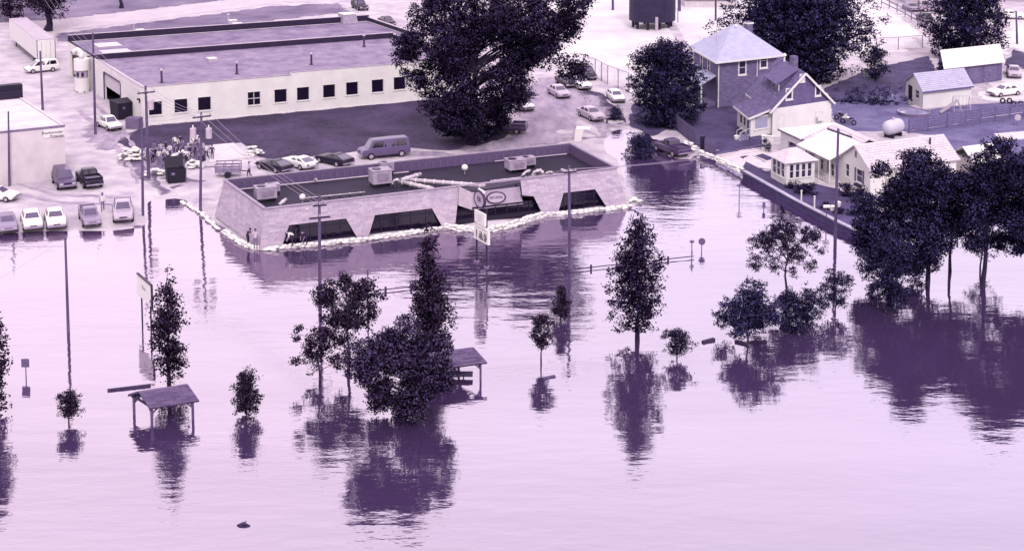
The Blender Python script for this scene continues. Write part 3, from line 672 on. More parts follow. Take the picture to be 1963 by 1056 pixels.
ff.bx(mb,-.06,.05,door[0]+.12,door[1]-.12,3.4,3.6); mb.build('door_frame',M('door_frame',.33,.04),fact)
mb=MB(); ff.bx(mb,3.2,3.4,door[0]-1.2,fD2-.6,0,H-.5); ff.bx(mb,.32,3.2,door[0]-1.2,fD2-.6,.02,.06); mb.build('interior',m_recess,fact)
mb=MB(); ff.bx(mb,.1,.16,h2[1][0]+.05,h2[1][1]-.05,.02,2.06); mb.build('door',dm,fact)
def rvent(u,v,h,r,lab,cap=True):
    p=ff.top(u,v,H); c=ff(p.x,p.y,H-.04)
    b=MB(); b.tube(c,c+Vector((0,0,h)),r,n=8); v_=b.build('vent_pipe',M('vent_pipe',.25,.05,3,.6),fact); 
    b=MB(); b.tube(c+Vector((0,0,h)),c+Vector((0,0,h+.22)),r*1.6,r*1.2,n=8); b.build('cap',m_metal,v_)
    b=MB(); b.tube(c,c+Vector((0,0,.12)),r*2.2,r*1.6,n=8); b.build('flashing',m_dark,v_)
for u,v,h in ((310,158,1.45),(454,142,1.35),(597,124,1.35),(698,90,1.5)): rvent(u,v,h,.13,'')
for u,v,w_,d_,h_ in ((666,43,2.3,2.3,1.3),(446,43,1.3,1.0,.3),(455,49,1.5,1.0,.3),(268,61,1.2,.9,.3),(276,67,1.5,1.0,.3),(406,117,1.2,1.2,.35)):
    p=ff.top(u,v,H); b=MB(); x,y=p.x,p.y; z=H-.05
    b.hexa([ff(x-w_/2,y-d_/2,z),ff(x+w_/2,y-d_/2,z),ff(x+w_/2,y+d_/2,z),ff(x-w_/2,y+d_/2,z)],[ff(x-w_*.42,y-d_*.42,z+h_),ff(x+w_*.42,y-d_*.42,z+h_),ff(x+w_*.42,y+d_*.42,z+h_),ff(x-w_*.42,y+d_*.42,z+h_)])
    s_=b.build('roof_hatch' if h_<1 else 'roof_unit',m_ac,fact); b=MB(); ff.bx(b,x-w_*.45,x+w_*.45,y-d_*.45,y+d_*.45,z+h_+.003,z+h_+.09); b.build('lid',m_white,s_)
for u,v in ((438,40),(257,58)):
    p=ff.top(u,v,H); c=ff(p.x,p.y,H-.05); b=MB(); b.tube(c,c+Vector((0,0,.9)),.1,n=8); b.tube(c+Vector((0,0,.92)),c+Vector((0,0,1.1)),.24,.12,n=8); b.build('vent_pipe',m_metal,fact)
p=ff.top(206,86,H); mb=MB(); ff.bx(mb,p.x-1.6,p.x+1.6,p.y-1.5,p.y+1.5,H-.04,H+.03); mb.build('roof_patch',m_conc,fact)
p=ff.top(218,98,H); mb=MB(); ff.bx(mb,p.x-1.7,p.x+2.0,p.y-1.2,p.y+1.0,H-.04,H+.035); mb.build('roof_patch',m_conc,fact)
mb=MB(); ff.bx(mb,-.12,0.0,1.0,1.25,H*.55,H*.62); ff.bx(mb,-.35,-.02,1.02,1.2,H*.62,H*.66); mb.build('wall_lamp',m_dark,fact)
mb=MB(); c=ff(.5,-.1,0); mb.tube(ff(-.12,-.12,0),ff(-.12,-.12,H-.1),.07,n=6); mb.build('downpipe',m_wall,fact)

# ---- dust collector beside the factory
c=G(158,175); dc=thing('dust_collector','tall white cylindrical dust collector with elbow pipe beside the factory side door','dust collector',c)
k=12.9; Hd=zat(c.x,c.y,113)-c.z; Hn=zat(c.x,c.y,92)-c.z
b=MB(); b.tube(c,c+Vector((0,0,Hd*.42)),.95,n=18); b.build('drum',m_wall,dc,smooth=False)
b=MB(); b.tube(c+Vector((0,0,Hd*.42)),c+Vector((0,0,Hd*.66)),.80,n=18); b.build('filter_band',M('filter_band',.74,.06,2,.7),dc)
for a in (-2.0,-1.2): 
    b=MB(); q=c+Vector((math.cos(a)*.81,math.sin(a)*.81,Hd*.54)); b.box(q,(.34,.06,.55),a+math.pi/2); b.build('inspection_window',m_dark,dc)
b=MB(); b.tube(c+Vector((0,0,Hd*.66)),c+Vector((0,0,Hd)),1.0,n=18); b.build('hood',m_white,dc)
b=MB(); z=c+Vector((0,0,Hd)); b.path([z,z+Vector((0,0,.6)),z+Vector((-.15,.1,.95)),z+Vector((-.5,.2,1.15)),z+Vector((-.9,.3,1.0)),z+Vector((-1.0,.35,.5))],.32,10); b.build('elbow_pipe',m_white,dc,smooth=True)
b=MB()
for i in range(6): a=i*math.pi/3; b.box(c+Vector((math.cos(a)*.9,math.sin(a)*.9,.06)),(.3,.2,.12),a)
b.build('foot',m_dark,dc)

# ---- pink-white block building at the left edge
fl=Fr((-140,372),(127,341),.35,((125,241),(40,186),5.1)); Hl=fl.front(125,241).z; x0=fl.W; Dl=fl.top(40,187,Hl).y
bl=thing('block_building','pale rendered block building with a flat roof and a painted sign near its corner','building',fl(fl.W/2,0,0))
mb=MB(); fl.bx(mb,0,x0,0,Dl,0,Hl-.12); mb.build('wall',m_pinkw,bl)
mb=MB(); fl.bx(mb,.25,x0-.25,.25,Dl-.25,Hl-.119,Hl-.06); mb.build('roof',M('flat_pink_roof',.91,.05,.5,.9),bl)
mb=MB(); fl.bx(mb,-.05,x0+.05,-.06,.2,Hl-.118,Hl+.06); mb.build('coping',m_trim,bl)
mb=MB(); fl.bx(mb,x0-.2,x0+.05,.21,Dl-.26,Hl-.118,Hl+.03); mb.build('coping',m_pinkw,bl)
mb=MB(); p=fl.top(40,187,Hl); fl.bx(mb,0,x0,Dl-.25,Dl,Hl-.118,Hl+.75); mb.build('parapet',M('parapet_dark2',.10,.04),bl)
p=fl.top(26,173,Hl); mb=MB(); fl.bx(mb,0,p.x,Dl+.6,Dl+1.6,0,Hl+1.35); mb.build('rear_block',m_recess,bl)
a_,b2=fl.front(83,248),fl.front(123,240); z0=fl.front(84,265).z; z1=a_.z
sgn=thing('painted_sign','white painted sign with two lines of script on the pale block building','sign',fl((a_.x+b2.x)/2,-.05,z0))
mb=MB(); fl.bx(mb,a_.x,b2.x,-.07,-.01,z0,z1-.08); so=mb.build('board',m_white,sgn)
text_mesh('Frankemuder',.40,m_ink,so,fl((a_.x+b2.x)/2-.15,-.085,z1-.42),fl.ex,Vector((0,0,1)))
text_mesh('Polander',.40,m_ink,so,fl((a_.x+b2.x)/2+.3,-.085,z1-.82),fl.ex,Vector((0,0,1)))
# ================================================================== HOUSES ON THE RIGHT
m_brick=M('brown_brick',.47,.09,1.5,.9,shift=.3,bump=.2,stretch=(1,1,3))
m_hip=M('pale_shingle_roof',.80,.05,1.2,.9,shift=.5,bump=.2)
m_shr=M('dark_shingle_roof',.42,.06,1.5,.9,shift=.3,bump=.2)
m_shd=M('dark_shingle_wall',.44,.05,1.5,.9,shift=.3)
m_pinkroof=M('pink_shingle_roof',.88,.04,1.5,.9,bump=.15)
m_whiteroof=M('white_metal_roof',.99,.02,.5,.6)
def slab(mb,pts,th,m=0,a=.5):
    n_=(Vector(pts[1])-Vector(pts[0])).cross(Vector(pts[2])-Vector(pts[0])).normalized()
    if n_.z<0: n_=-n_
    mb.hexa([Vector(p)-n_*th for p in pts],pts,m,a)
def roof_courses(pts,n,parent,mat,th=.05,name='shingles'):
    """pts: eave-left, eave-right, ridge-right, ridge-left: rows of lapped shingles"""
    e0,e1,r1,r0=[Vector(p) for p in pts]; nn=(e1-e0).cross(r0-e0).normalized()
    if nn.z<0: nn=-nn
    mb=MB()
    for c in range(n):
        t0,t1=c/n,(c+1)/n; A,B=e0.lerp(r0,t0),e1.lerp(r1,t0); Cc,D=e1.lerp(r1,t1),e0.lerp(r0,t1)
        k=max(1,int((B-A).length/.55)); off=.5*(c%2)
        us=[0]+[min(1,max(0,(j+off)/k)) for j in range(1,k)]+[1]
        for u0,u1 in zip(us,us[1:]):
            if u1-u0<1e-3: continue
            a,b=A.lerp(B,u0+.001),A.lerp(B,u1-.001); d,c2=D.lerp(Cc,u0+.001),D.lerp(Cc,u1-.001)
            mb.hexa([a-nn*.01,b-nn*.01,c2-nn*.01,d-nn*.01],[a+nn*th*random.uniform(.7,1.1),b+nn*th,c2+nn*.012,d+nn*.012],0,random.random())
    o=mb.build(name,mat,parent); o['kind']='stuff'; return o
m_shk=M('shingle_tiles_dark',.42,.08,1.5,.9,kv=.5,shift=.3); m_shp=M('shingle_tiles_pale',.80,.06,1.5,.9,kv=.5,shift=.4)
m_shpink=M('shingle_tiles_pink',.88,.05,1.5,.9,kv=.5)

# ---- brick house with hip roof
fb=Fr((1376,207),(1497,192),.6,((1373,114),(1324,86),6.3)); W=fb.front(1493,150).x; H=fb.front(1376,116).z; D=abs(fb.side(1330,150).y); D=min(max(D,7),10.5)
br=thing('brick_house','two storey brown brick house with pale hip roof and white framed windows','house',fb(W/2,D/2,0))
hw=[]
for u,v in ((1423,130),(1464,117)):
    c=fb.front(u,v); hw.append((c.x-.5,c.x+.5,c.z-.85,c.z+.85))
sw_=[]
for u,v in ((1345,112),(1359,122)):
    c=fb.side(u,v); y=abs(c.y); sw_.append((y-.42,y+.42,H-2.3,H-.55))
mb=MB(); wall_holes(mb,fb,'x',0,.25,0,W,0,H,hw); wall_holes(mb,fb,'y',0,.25,.25,D,0,H,sw_); fb.bx(mb,W-.25,W,.25,D,0,H); fb.bx(mb,.25,W-.25,D-.25,D,0,H)
for q in range(14):
    pass
mb.build('wall',m_brick,br)
for h in hw: window(br,fb,'x',0,-1,*h,m_wallr,m_glassr,nz=2,fw=.13)
for h in sw_: window(br,fb,'y',0,-1,*h,m_wallr,m_glassr,nz=2,fw=.12)
ov=.65; hr=zat(*fb(W*.42,D/2,0).xy,47)-fb.z; e=[fb(-ov,-ov,H-.1),fb(W+ov,-ov,H-.1),fb(W+ov,D+ov,H-.1),fb(-ov,D+ov,H-.1)]; r0,r1=fb(W*.44,D*.5,hr),fb(W*.52,D*.5,hr)
mb=MB(); 
for pts in ([e[0],e[1],r1,r0],[e[2],e[3],r0,r1]): mb.poly(pts)
mb.poly([e[1],e[2],r1]); mb.poly([e[3],e[0],r0]); mb.poly([e[3],e[2],e[1],e[0]]); rf=mb.build('roof',m_hip,br)
mb=MB()
for a,b_ in zip(e,e[1:]+e[:1]): mb.beam(a-Vector((0,0,.08)),b_-Vector((0,0,.08)),.1,.22)
mb.build('fascia',m_wallr,br)
mb=MB(); mb.tube(fb(.02,-.08,0),fb(.02,-.08,H-.2),.07,n=6); q=fb.front(1455,110); mb.tube(fb(q.x-.3,-.08,H-2.6),fb(q.x-.3,-.08,H-.2),.06,n=6); mb.build('downpipe',m_wallr,br)
p=fb(W*.80,D*.72,0); mb=MB(); zt=zat(p.x,p.y,46); mb.box((p.x,p.y,(zt+fb.z+H)/2),(.75,.75,zt-fb.z-H+.6),math.atan2(fb.ex.y,fb.ex.x)); ch=mb.build('chimney',m_brick,rf); mb=MB(); mb.box((p.x,p.y,zt+.1),(.95,.95,.2),math.atan2(fb.ex.y,fb.ex.x)); mb.build('chimney_cap',m_wallr,ch)
mb=MB(); q=r0; mb.box((q.x+.3,q.y-.5,q.z-.15),(.3,.3,.3)); mb.build('roof_vent',m_white,rf)
# porch on its left side
px0=-2.2; mb=MB(); slab(mb,[fb(px0-.3,.8,2.9),fb(-.02,.8,3.9),fb(-.02,D-.5,3.9),fb(px0-.3,D-.5,2.9)],.12); mb.build('porch_roof',m_hip,br)
mb=MB()
for y in (1.0,3.2,D-.8): fb.bx(mb,px0,px0+.16,y-.08,y+.08,.5,2.85)
fb.bx(mb,px0,px0+.1,1.1,D-.9,.95,1.05); mb.build('porch_post',m_wallr,br)
mb=MB(); fb.bx(mb,px0-.1,-.02,.8,D-.5,0,.5); mb.build('porch_floor',m_brick,br)
mb=MB(); p=fb(-1.0,D*.35,0); q=fb(W*.2,D*.6,H+1)
mb.tube(fb(W*.15,D*.45,H+.6),fb(W*.15,D*.45,H+3.4),.03,n=5)
for i in range(4): a=fb(W*.15,D*.45,H+2.2+.35*i); mb.tube(a-fb.ex*(.9-.15*i),a+fb.ex*(.9-.15*i),.02,n=4)
mb.build('aerial',m_metal,rf)

# ---- white house with dark shingled gable, dormer and enclosed porch
fh=Fr((1480,266),(1592,248),.6,((1542,138),(1491,106),7.4)); W=fh.W; He=fh.front(1480,206).z; Ha=fh.front(1543,141).z; D=9.5
hs=thing('gabled_house','white house with dark shingled gable top, small dormer and enclosed front porch','house',fh(W/2,D/2,0))
xa=fh.front(1543,140).x; Hm=fh.front(1535,182).z; D=min(fh.D-.8,14)
def fwin(f,u0,v0,u1,v1):
    a=f.front(u0,v0); b=f.front(u1,v1); return (min(a.x,b.x),max(a.x,b.x),min(a.z,b.z),max(a.z,b.z))
w_up=[fwin(fh,1508,172,1518,189),fwin(fh,1564,167,1572,182)]; w_at=fwin(fh,1534,144,1542,156); w_lo=[fwin(fh,1493,221,1503,243),fwin(fh,1565,215,1576,230)]
w_up=[(a,max(b,a+.6),c,max(d,c+.95)) for a,b,c,d in w_up]
mb=MB(); wall_holes(mb,fh,'x',0,.22,0,W,0,He-.2,[w_lo[0],w_lo[1]]); fh.bx(mb,0,.22,.22,D,0,He-.2); fh.bx(mb,W-.22,W,.22,D,0,He-.2); fh.bx(mb,.22,W-.22,D-.22,D,0,He-.2); mb.build('wall',m_wallr,hs)
# siding boards proud of the gable wall (lapped)
mb=MB(); z=.1
while z<He-.35:
    for a,b_ in ((0,W),):
        mb.hexa([fh(a,-.035,z),fh(b_,-.035,z),fh(b_,0,z),fh(a,0,z)],[fh(a,-.012,z+.22),fh(b_,-.012,z+.22),fh(b_,0,z+.22),fh(a,0,z+.22)])
    z+=.222
sb=mb.build('siding',m_wallr,hs); sb['kind']='stuff'
mb=MB(); 
mb.hexa([fh(0,.01,He-.198),fh(W,.01,He-.198),fh(W,.2,He-.198),fh(0,.2,He-.198)],[fh(xa-.05,.01,Ha),fh(xa+.05,.01,Ha),fh(xa+.05,.2,Ha),fh(xa-.05,.2,Ha)]); mb.build('gable',m_shd,hs)
for h in w_up: window(hs,fh,'x',-.01,-1,*h,m_wallr,m_glassr,nz=2,fw=.14,recess=-.02)
window(hs,fh,'x',-.01,-1,*w_at,m_wallr,m_wallr,fw=.1,recess=-.02,name='gable_vent')
window(hs,fh,'x',-.04,-1,*w_lo[0],m_wallr,M('drawn_blind',.62,.04,shift=.5),fw=.1,recess=.05)
wo=window(hs,fh,'x',-.04,-1,*w_lo[1],m_wallr,m_glassr,nz=2,fw=.1,recess=.05)
a,b_,c,d=w_lo[1]; mb=MB(); fh.bx(mb,a+.05,b_-.05,-.5,-.08,c+.03,c+(d-c)*.45); mb.build('air_conditioner',m_white,wo)
g0,g1=-.35,D+.3; eo=.45
def hz(x): return He-.2+(Ha-He+.2)*(x/xa if x<xa else (W-x)/(W-xa))
L0,R0=(-eo,hz(-eo)),(W+eo,hz(W+eo)); zt=Ha+.12
mb=MB(); slab(mb,[fh(L0[0],g0,L0[1]+.12),fh(xa,g0,zt),fh(xa,g1,zt),fh(L0[0],g1,L0[1]+.12)],.14); slab(mb,[fh(R0[0],g0,R0[1]+.12),fh(xa,g0,zt),fh(xa,g1,zt),fh(R0[0],g1,R0[1]+.12)],.14); rf=mb.build('roof',m_shr,hs)
roof_courses([fh(L0[0],g1,L0[1]+.13),fh(L0[0],g0,L0[1]+.13),fh(xa,g0,zt+.01),fh(xa,g1,zt+.01)],16,hs,m_shk)
mb=MB(); mb.beam(fh(L0[0],g0-.04,L0[1]),fh(xa,g0-.04,zt-.1),.08,.24); mb.beam(fh(R0[0],g0-.04,R0[1]),fh(xa,g0-.04,zt-.1),.08,.24); mb.beam(fh(L0[0]-.04,g0,L0[1]+.0),fh(L0[0]-.04,g1,L0[1]+.0),.08,.2); mb.build('bargeboard',m_wallr,hs)
# dormer
dx0,dx1=xa*.36,xa*.93; dy0,dy1=2.2,6.8; zw=hz(dx0)+1.05; zk=hz(dx1)+.22
mb=MB(); mb.hexa([fh(dx0,dy0,hz(dx0)),fh(dx1,dy0,hz(dx1)),fh(dx1,dy1,hz(dx1)),fh(dx0,dy1,hz(dx0))],[fh(dx0,dy0,zw),fh(dx1,dy0,zk-.05),fh(dx1,dy1,zk-.05),fh(dx0,dy1,zw)]); dm_=mb.build('dormer',m_shd,hs)
mb=MB(); slab(mb,[fh(dx0-.5,dy0-.3,zw-.06),fh(dx1,dy0-.3,zk+.1),fh(dx1,dy1+.3,zk+.1),fh(dx0-.5,dy1+.3,zw-.06)],.1); mb.build('dormer_roof',m_shr,dm_)
for y in (dy0+.5,dy0+2.0): mb=MB(); fh.bx(mb,dx0-.04,dx0-.005,y,y+.9,zw-.85,zw-.2); mb.build('dormer_window',m_glassr,dm_)
mb=MB(); fh.bx(mb,dx0-.06,dx0+.06,dy0-.05,dy0+.12,hz(dx0)+.1,zw-.1); mb.build('dormer_post',m_wallr,dm_)
mb=MB(); p=fh(xa+.3,5.0,Ha); mb.box((p.x,p.y,p.z+.35),(.7,.7,1.4),math.atan2(fh.ex.y,fh.ex.x)); ch=mb.build('chimney',m_brick,rf)
mb=MB(); p=fh(xa-.3,7.2,Ha); mb.tube(p,p+Vector((0,0,.75)),.12,n=8); mb.tube(p+Vector((0,0,.75)),p+Vector((0,0,1.0)),.28,.16,n=8); mb.build('vent_pipe',m_white,rf)
# enclosed porch on the left
pz=He-.9; pl=fh.top(1437,226,2.9).x; pl=-3.0; py0,py1=.5,6.2
mb=MB(); pw=[(py0+.5,py0+1.6,1.0,2.5),(py0+2.0,py0+3.1,1.0,2.5)]
wall_holes(mb,fh,'y',pl,.15,py0,py1,.45,2.75,[(1.1,2.0,.5,2.45),(2.5,3.4,1.1,2.4),(3.9,4.9,1.1,2.4)]); fw_=[(pl+.5,-.5,1.2,2.5)]
wall_holes(mb,fh,'x',py0,.15,pl+.15,-.01,.45,2.75,[]); mb.build('porch_wall',m_wallr,hs)
for h in ((2.5,3.4,1.1,2.4),(3.9,4.9,1.1,2.4)): window(hs,fh,'y',pl,-1,*h,m_wallr,m_glassr,nz=1,fw=.07)
mb=MB(); fh.bx(mb,pl+.05,pl+.1,1.15,1.95,.5,2.42); mb.build('porch_door',m_shd,hs)
window(hs,fh,'x',py0,-1,pl+.6,-.5,1.25,2.6,m_wallr,M('porch_screen',.74,.03,shift=.5),nz=1,fw=.09,recess=-.01)
mb=MB(); slab(mb,[fh(pl-.45,py0-.4,2.78),fh(.0,py0-.4,He-.15),fh(.0,py1+.3,He-.15),fh(pl-.45,py1+.3,2.78)],.12); mb.build('porch_roof',m_shr,hs)
roof_courses([fh(pl-.45,py1+.3,2.79),fh(pl-.45,py0-.4,2.79),fh(-.0,py0-.4,He-.14),fh(-.0,py1+.3,He-.14)],9,hs,m_shk)
mb=MB(); mb.beam(fh(pl-.5,py0-.4,2.66),fh(pl-.5,py1+.3,2.66),.08,.2); mb.beam(fh(pl-.45,py0-.45,2.66),fh(.02,py0-.45,He-.27),.08,.2); mb.build('bargeboard',m_wallr,hs)
mb=MB(); fh.bx(mb,pl+.05,-.02,py0+.1,py1,0,.45); mb.build('foundation',m_shd,hs)
for i in range(4):
    mb=MB(); fh.bx(mb,pl-.35*(i+1),pl-.35*i-.004,.9,2.2,0,.45-.11*i-.02); mb.build('step',M('porch_step',.62,.05,shift=.5),hs)
mb=MB(); 
for y in (.9,2.2): mb.path([fh(pl-1.4,y,.0),fh(pl-1.4,y,.95),fh(pl,y,1.35)],.03,5)
mb.build('handrail',m_wallr,hs)

# ---- low white buildings by the water: garage wing, house, gabled wing, sunroom
fr_=Fr((1496,292),(1668,377),.6,((1660,279),(1803,262),4.6))
Hg=fr_.front(1493,248).z
ga=fr_.front(1541,300).x
gar=thing('flat_roof_garage','white flat roofed garage with two dark openings facing the street','garage',fr_(ga/2,3,0))
o1=fwin(fr_,1511,270,1527,296); o2=fwin(fr_,1543,288,1560,313)
mb=MB(); wall_holes(mb,fr_,'x',0,.25,0,ga,0,Hg,[o1]); GD=7.0
fr_.bx(mb,0,.25,.25,GD,0,Hg); fr_.bx(mb,ga-.25,ga,.25,GD,0,Hg); fr_.bx(mb,.25,ga-.25,GD-.25,GD,0,Hg); mb.build('wall',m_wallr,gar)
mb=MB(); fr_.bx(mb,-.2,ga+.1,-.25,GD+.2,Hg+.002,Hg+.14); mb.build('roof',m_whiteroof,gar)
mb=MB(); fr_.bx(mb,-.22,ga+.12,-.31,-.252,Hg-.04,Hg+.16); mb.build('fascia',m_trim,gar)
mb=MB(); a,b_,c,d=o1
for i in range(4): fr_.bx(mb,a,b_,.15,.2,c+(d-c)*i/4+.02,c+(d-c)*(i+1)/4-.02)
mb.build('dark_door_panel',m_glassr,gar)
# house
Hb=2.7; hx1=fr_.front(1612,340).x; HD=6.5
ho=thing('white_cottage','low white cottage with pink shingled roof, white canopy and dark windows beside the sunroom','house',fr_((ga+hx1)/2,4,0))
hh=[(ga+.35,ga+.35+(o2[1]-o2[0]),.8,2.2)]
for u,v,w_,h_ in ((1576,315,.55,1.1),(1588,324,.45,1.9),(1596,328,.7,1.5),(1602,333,.8,1.6)):
    c=fr_.front(u,v); hh.append((c.x-w_/2,c.x+w_/2,max(.2,c.z-h_/2),min(2.45,c.z+h_/2)))
hh.sort(); h2=[]
for h in hh:
    if h2 and h[0]<h2[-1][1]+.12: h=(h2[-1][1]+.12,)+h[1:]
    if h[1]-h[0]>.3: h2.append(h)
mb=MB(); wall_holes(mb,fr_,'x',0,.2,ga+.01,hx1,0,Hb,h2); fr_.bx(mb,ga+.01,ga+.2,.2,HD,0,Hb); fr_.bx(mb,ga+.2,hx1,HD-.2,HD,0,Hb); mb.build('wall',m_wallr,ho)
for h in h2: window(ho,fr_,'x',0,-1,*h,m_wallr,m_glassr,nz=2,fw=.06)
rz=Hb+1.5; mb=MB(); ym=HD/2
slab(mb,[fr_(ga-.1,-.3,Hb+.05),fr_(hx1+.2,-.3,Hb+.05),fr_(hx1+.2,ym,rz),fr_(ga+.9,ym,rz)],.12); slab(mb,[fr_(ga-.1,HD+.3,Hb+.05),fr_(hx1+.2,HD+.3,Hb+.05),fr_(hx1+.2,ym,rz),fr_(ga+.9,ym,rz)],.12); mb.poly([fr_(ga-.1,-.3,Hb+.05),fr_(ga+.9,ym,rz),fr_(ga-.1,HD+.3,Hb+.05)]); mb.build('roof',m_pinkroof,ho)
roof_courses([fr_(ga-.1,-.3,Hb+.06),fr_(hx1+.2,-.3,Hb+.06),fr_(hx1+.2,ym,rz+.01),fr_(ga+.9,ym,rz+.01)],9,ho,m_shpink)
cx0=ga+.9; mb=MB(); slab(mb,[fr_(cx0,-1.5,Hb-.25),fr_(hx1,-1.5,Hb-.25),fr_(hx1,2.2,rz-.35),fr_(cx0+.4,2.2,rz-.35)],.1); mb.build('canopy',m_whiteroof,ho)
mb=MB()
for k in range(4): x=cx0+.1+(hx1-cx0-.2)*k/3; fr_.bx(mb,x-.06,x+.06,-1.42,-1.3,.05,Hb-.36)
fr_.bx(mb,cx0+.1,hx1-.1,-1.38,-1.34,.75,.82); mb.build('porch_rail',m_wallr,ho)
mb=MB(); fr_.bx(mb,cx0,hx1,-1.5,-.02,0,.14); mb.build('porch_floor',m_conc,ho)
# gabled wing
gx0,gx1=fr_.front(1616,352).x,fr_.front(1680,382).x; gx0=hx1+.02; gx1=gx0+5.6; gm=(gx0+gx1)/2; Hw=2.75; Hp=zat(*fr_(gm,0,0).xy,279)-fr_.z
gw=thing('gabled_cottage','white cottage wing with steep gable and long pink roof partly behind the big trees','house',fr_(gm,5,0)); GL=10.5
wg=[(gm-1.9,gm-1.2,.9,2.2),(gm+.2,gm+1.3,.9,2.2)]
mb=MB(); wall_holes(mb,fr_,'x',0,.2,gx0,gx1,0,Hw,wg); fr_.bx(mb,gx0,gx0+.2,.2,GL,0,Hw); fr_.bx(mb,gx1-.2,gx1,.2,GL,0,Hw); fr_.bx(mb,gx0+.2,gx1-.2,GL-.2,GL,0,Hw)
for y in (0,GL-.2): mb.hexa([fr_(gx0,y,Hw+.001),fr_(gx1,y,Hw+.001),fr_(gx1,y+.2,Hw+.001),fr_(gx0,y+.2,Hw+.001)],[fr_(gm-.03,y,Hp),fr_(gm+.03,y,Hp),fr_(gm+.03,y+.2,Hp),fr_(gm-.03,y+.2,Hp)])
mb.build('wall',m_white,gw)
for h in wg: window(gw,fr_,'x',0,-1,*h,m_wallr,m_glassr,nz=2,fw=.07)
for a in (wg[1][0]-.32,wg[1][1]+.08): mb=MB(); fr_.bx(mb,a,a+.24,-.06,-.01,.85,2.25); mb.build('shutter',m_shd,gw)
mb=MB(); fr_.bx(mb,wg[1][0],wg[1][1],-.35,-.03,.5,.74); mb.build('window_box',m_dark,gw)
mb=MB(); fr_.bx(mb,gm-.18,gm+.12,-.04,-.005,Hw+.5,Hw+1.15); mb.build('gable_vent',m_trim,gw)
mb=MB(); ov=.35; sl=(Hp-Hw)/(gm-gx0)
for s_,xe in ((-1,gx0),(1,gx1)): slab(mb,[fr_(xe+s_*ov,-.3,Hw-sl*ov+.1),fr_(gm,-.3,Hp+.1),fr_(gm,GL+.3,Hp+.1),fr_(xe+s_*ov,GL+.3,Hw-sl*ov+.1)],.12)
mb.build('roof',m_pinkroof,gw)
roof_courses([fr_(gx1+ov,-.3,Hw-sl*ov+.11),fr_(gx1+ov,GL+.3,Hw-sl*ov+.11),fr_(gm,GL+.3,Hp+.11),fr_(gm,-.3,Hp+.11)],11,gw,m_shpink)
mb=MB(); q=fr_(gm+1.0,GL*.8,Hp-sl*1.0+.1); mb.tube(q,q+Vector((0,0,.7)),.1,n=8); mb.build('vent_pipe',m_dark,gw)
# sunroom
fs=Fr((1507,357),(1561,351),.6,((1507,357),(1478,341),0)); SW=fs.W; SD=3.4
sn=thing('sunroom','small white sunroom with a pink hip roof and tall dark windows on all sides','sunroom',fs(SW/2,SD/2,0))
wn=[(.25+i*(SW-.5)/4+.12,.25+(i+1)*(SW-.5)/4-.12,.75,2.15) for i in range(4)]; ws=[(.3+i*(SD-.6)/3+.1,.3+(i+1)*(SD-.6)/3-.1,.75,2.15) for i in range(3)]
mb=MB(); wall_holes(mb,fs,'x',0,.15,0,SW,.0,2.4,wn); wall_holes(mb,fs,'y',0,.15,.15,SD,0,2.4,ws); fs.bx(mb,SW-.15,SW,.15,SD,0,2.4); fs.bx(mb,.15,SW-.15,SD-.15,SD,0,2.4); mb.build('wall',m_wallr,sn)
for h in wn: window(sn,fs,'x',0,-1,*h,m_wallr,m_glassr,nz=2,fw=.06)
for h in ws: window(sn,fs,'y',0,-1,*h,m_wallr,m_glassr,nz=2,fw=.06)
e=[fs(-.35,-.35,2.4),fs(SW+.35,-.35,2.4),fs(SW+.35,SD+.3,2.4),fs(-.35,SD+.3,2.4)]; r0,r1=fs(SW*.38,SD*.5,3.45),fs(SW*.62,SD*.5,3.45)
mb=MB(); mb.poly([e[0],e[1],r1,r0]); mb.poly([e[2],e[3],r0,r1]); mb.poly([e[1],e[2],r1]); mb.poly([e[3],e[0],r0]); mb.poly(e[::-1]); mb.build('roof',m_pinkroof,sn)
mb=MB(); fs.bx(mb,SW,SW+1.0,-.6,1.6,0,.12); fs.bx(mb,SW+.1,SW+.18,-.6,-.52,.12,1.0); mb.build('step',m_conc,sn)

# ---- shed and garage at the top right
f1=Fr((1769,209),(1861,198),.6,((1769,174),(1735,154),2.3)); H=f1.front(1769,175).z; D=abs(f1.side(1736,188).y); D=min(max(D,4.5),6.5); W=f1.W; Hr=H+1.5
sh=thing('white_shed','white shed with pale grey gabled roof and an open dark door in its end wall','shed',f1(W/2,D/2,0))
dr=[(D*.62,D*.88,0,2.0),(D*.22,D*.42,.9,1.9)]
mb=MB(); f1.bx(mb,0,W,0,.15,0,H); wall_holes(mb,f1,'y',0,.15,.15,D,0,H,dr); f1.bx(mb,W-.15,W,.15,D,0,H); f1.bx(mb,.15,W-.15,D-.15,D,0,H)
for x in (0,W-.15): mb.hexa([f1(x,0,H+.001),f1(x+.15,0,H+.001),f1(x+.15,D,H+.001),f1(x,D,H+.001)],[f1(x,D/2-.02,Hr),f1(x+.15,D/2-.02,Hr),f1(x+.15,D/2+.02,Hr),f1(x,D/2+.02,Hr)])
mb.build('wall',m_wallr,sh)
window(sh,f1,'y',0,-1,*dr[1],m_wallr,m_glassr,nz=2,fw=.07)
mb=MB(); f1.bx(mb,.2,.25,dr[0][0],dr[0][1],0,2.0); mb.build('dark_doorway',m_recess,sh)
mb=MB(); sl=(Hr-H)/(D/2); slab(mb,[f1(-.25,-.3,H-sl*.3+.1),f1(W+.25,-.3,H-sl*.3+.1),f1(W+.25,D/2,Hr+.1),f1(-.25,D/2,Hr+.1)],.1); slab(mb,[f1(-.25,D+.3,H-sl*.3+.1),f1(W+.25,D+.3,H-sl*.3+.1),f1(W+.25,D/2,Hr+.1),f1(-.25,D/2,Hr+.1)],.1); mb.build('roof',m_shp,sh)
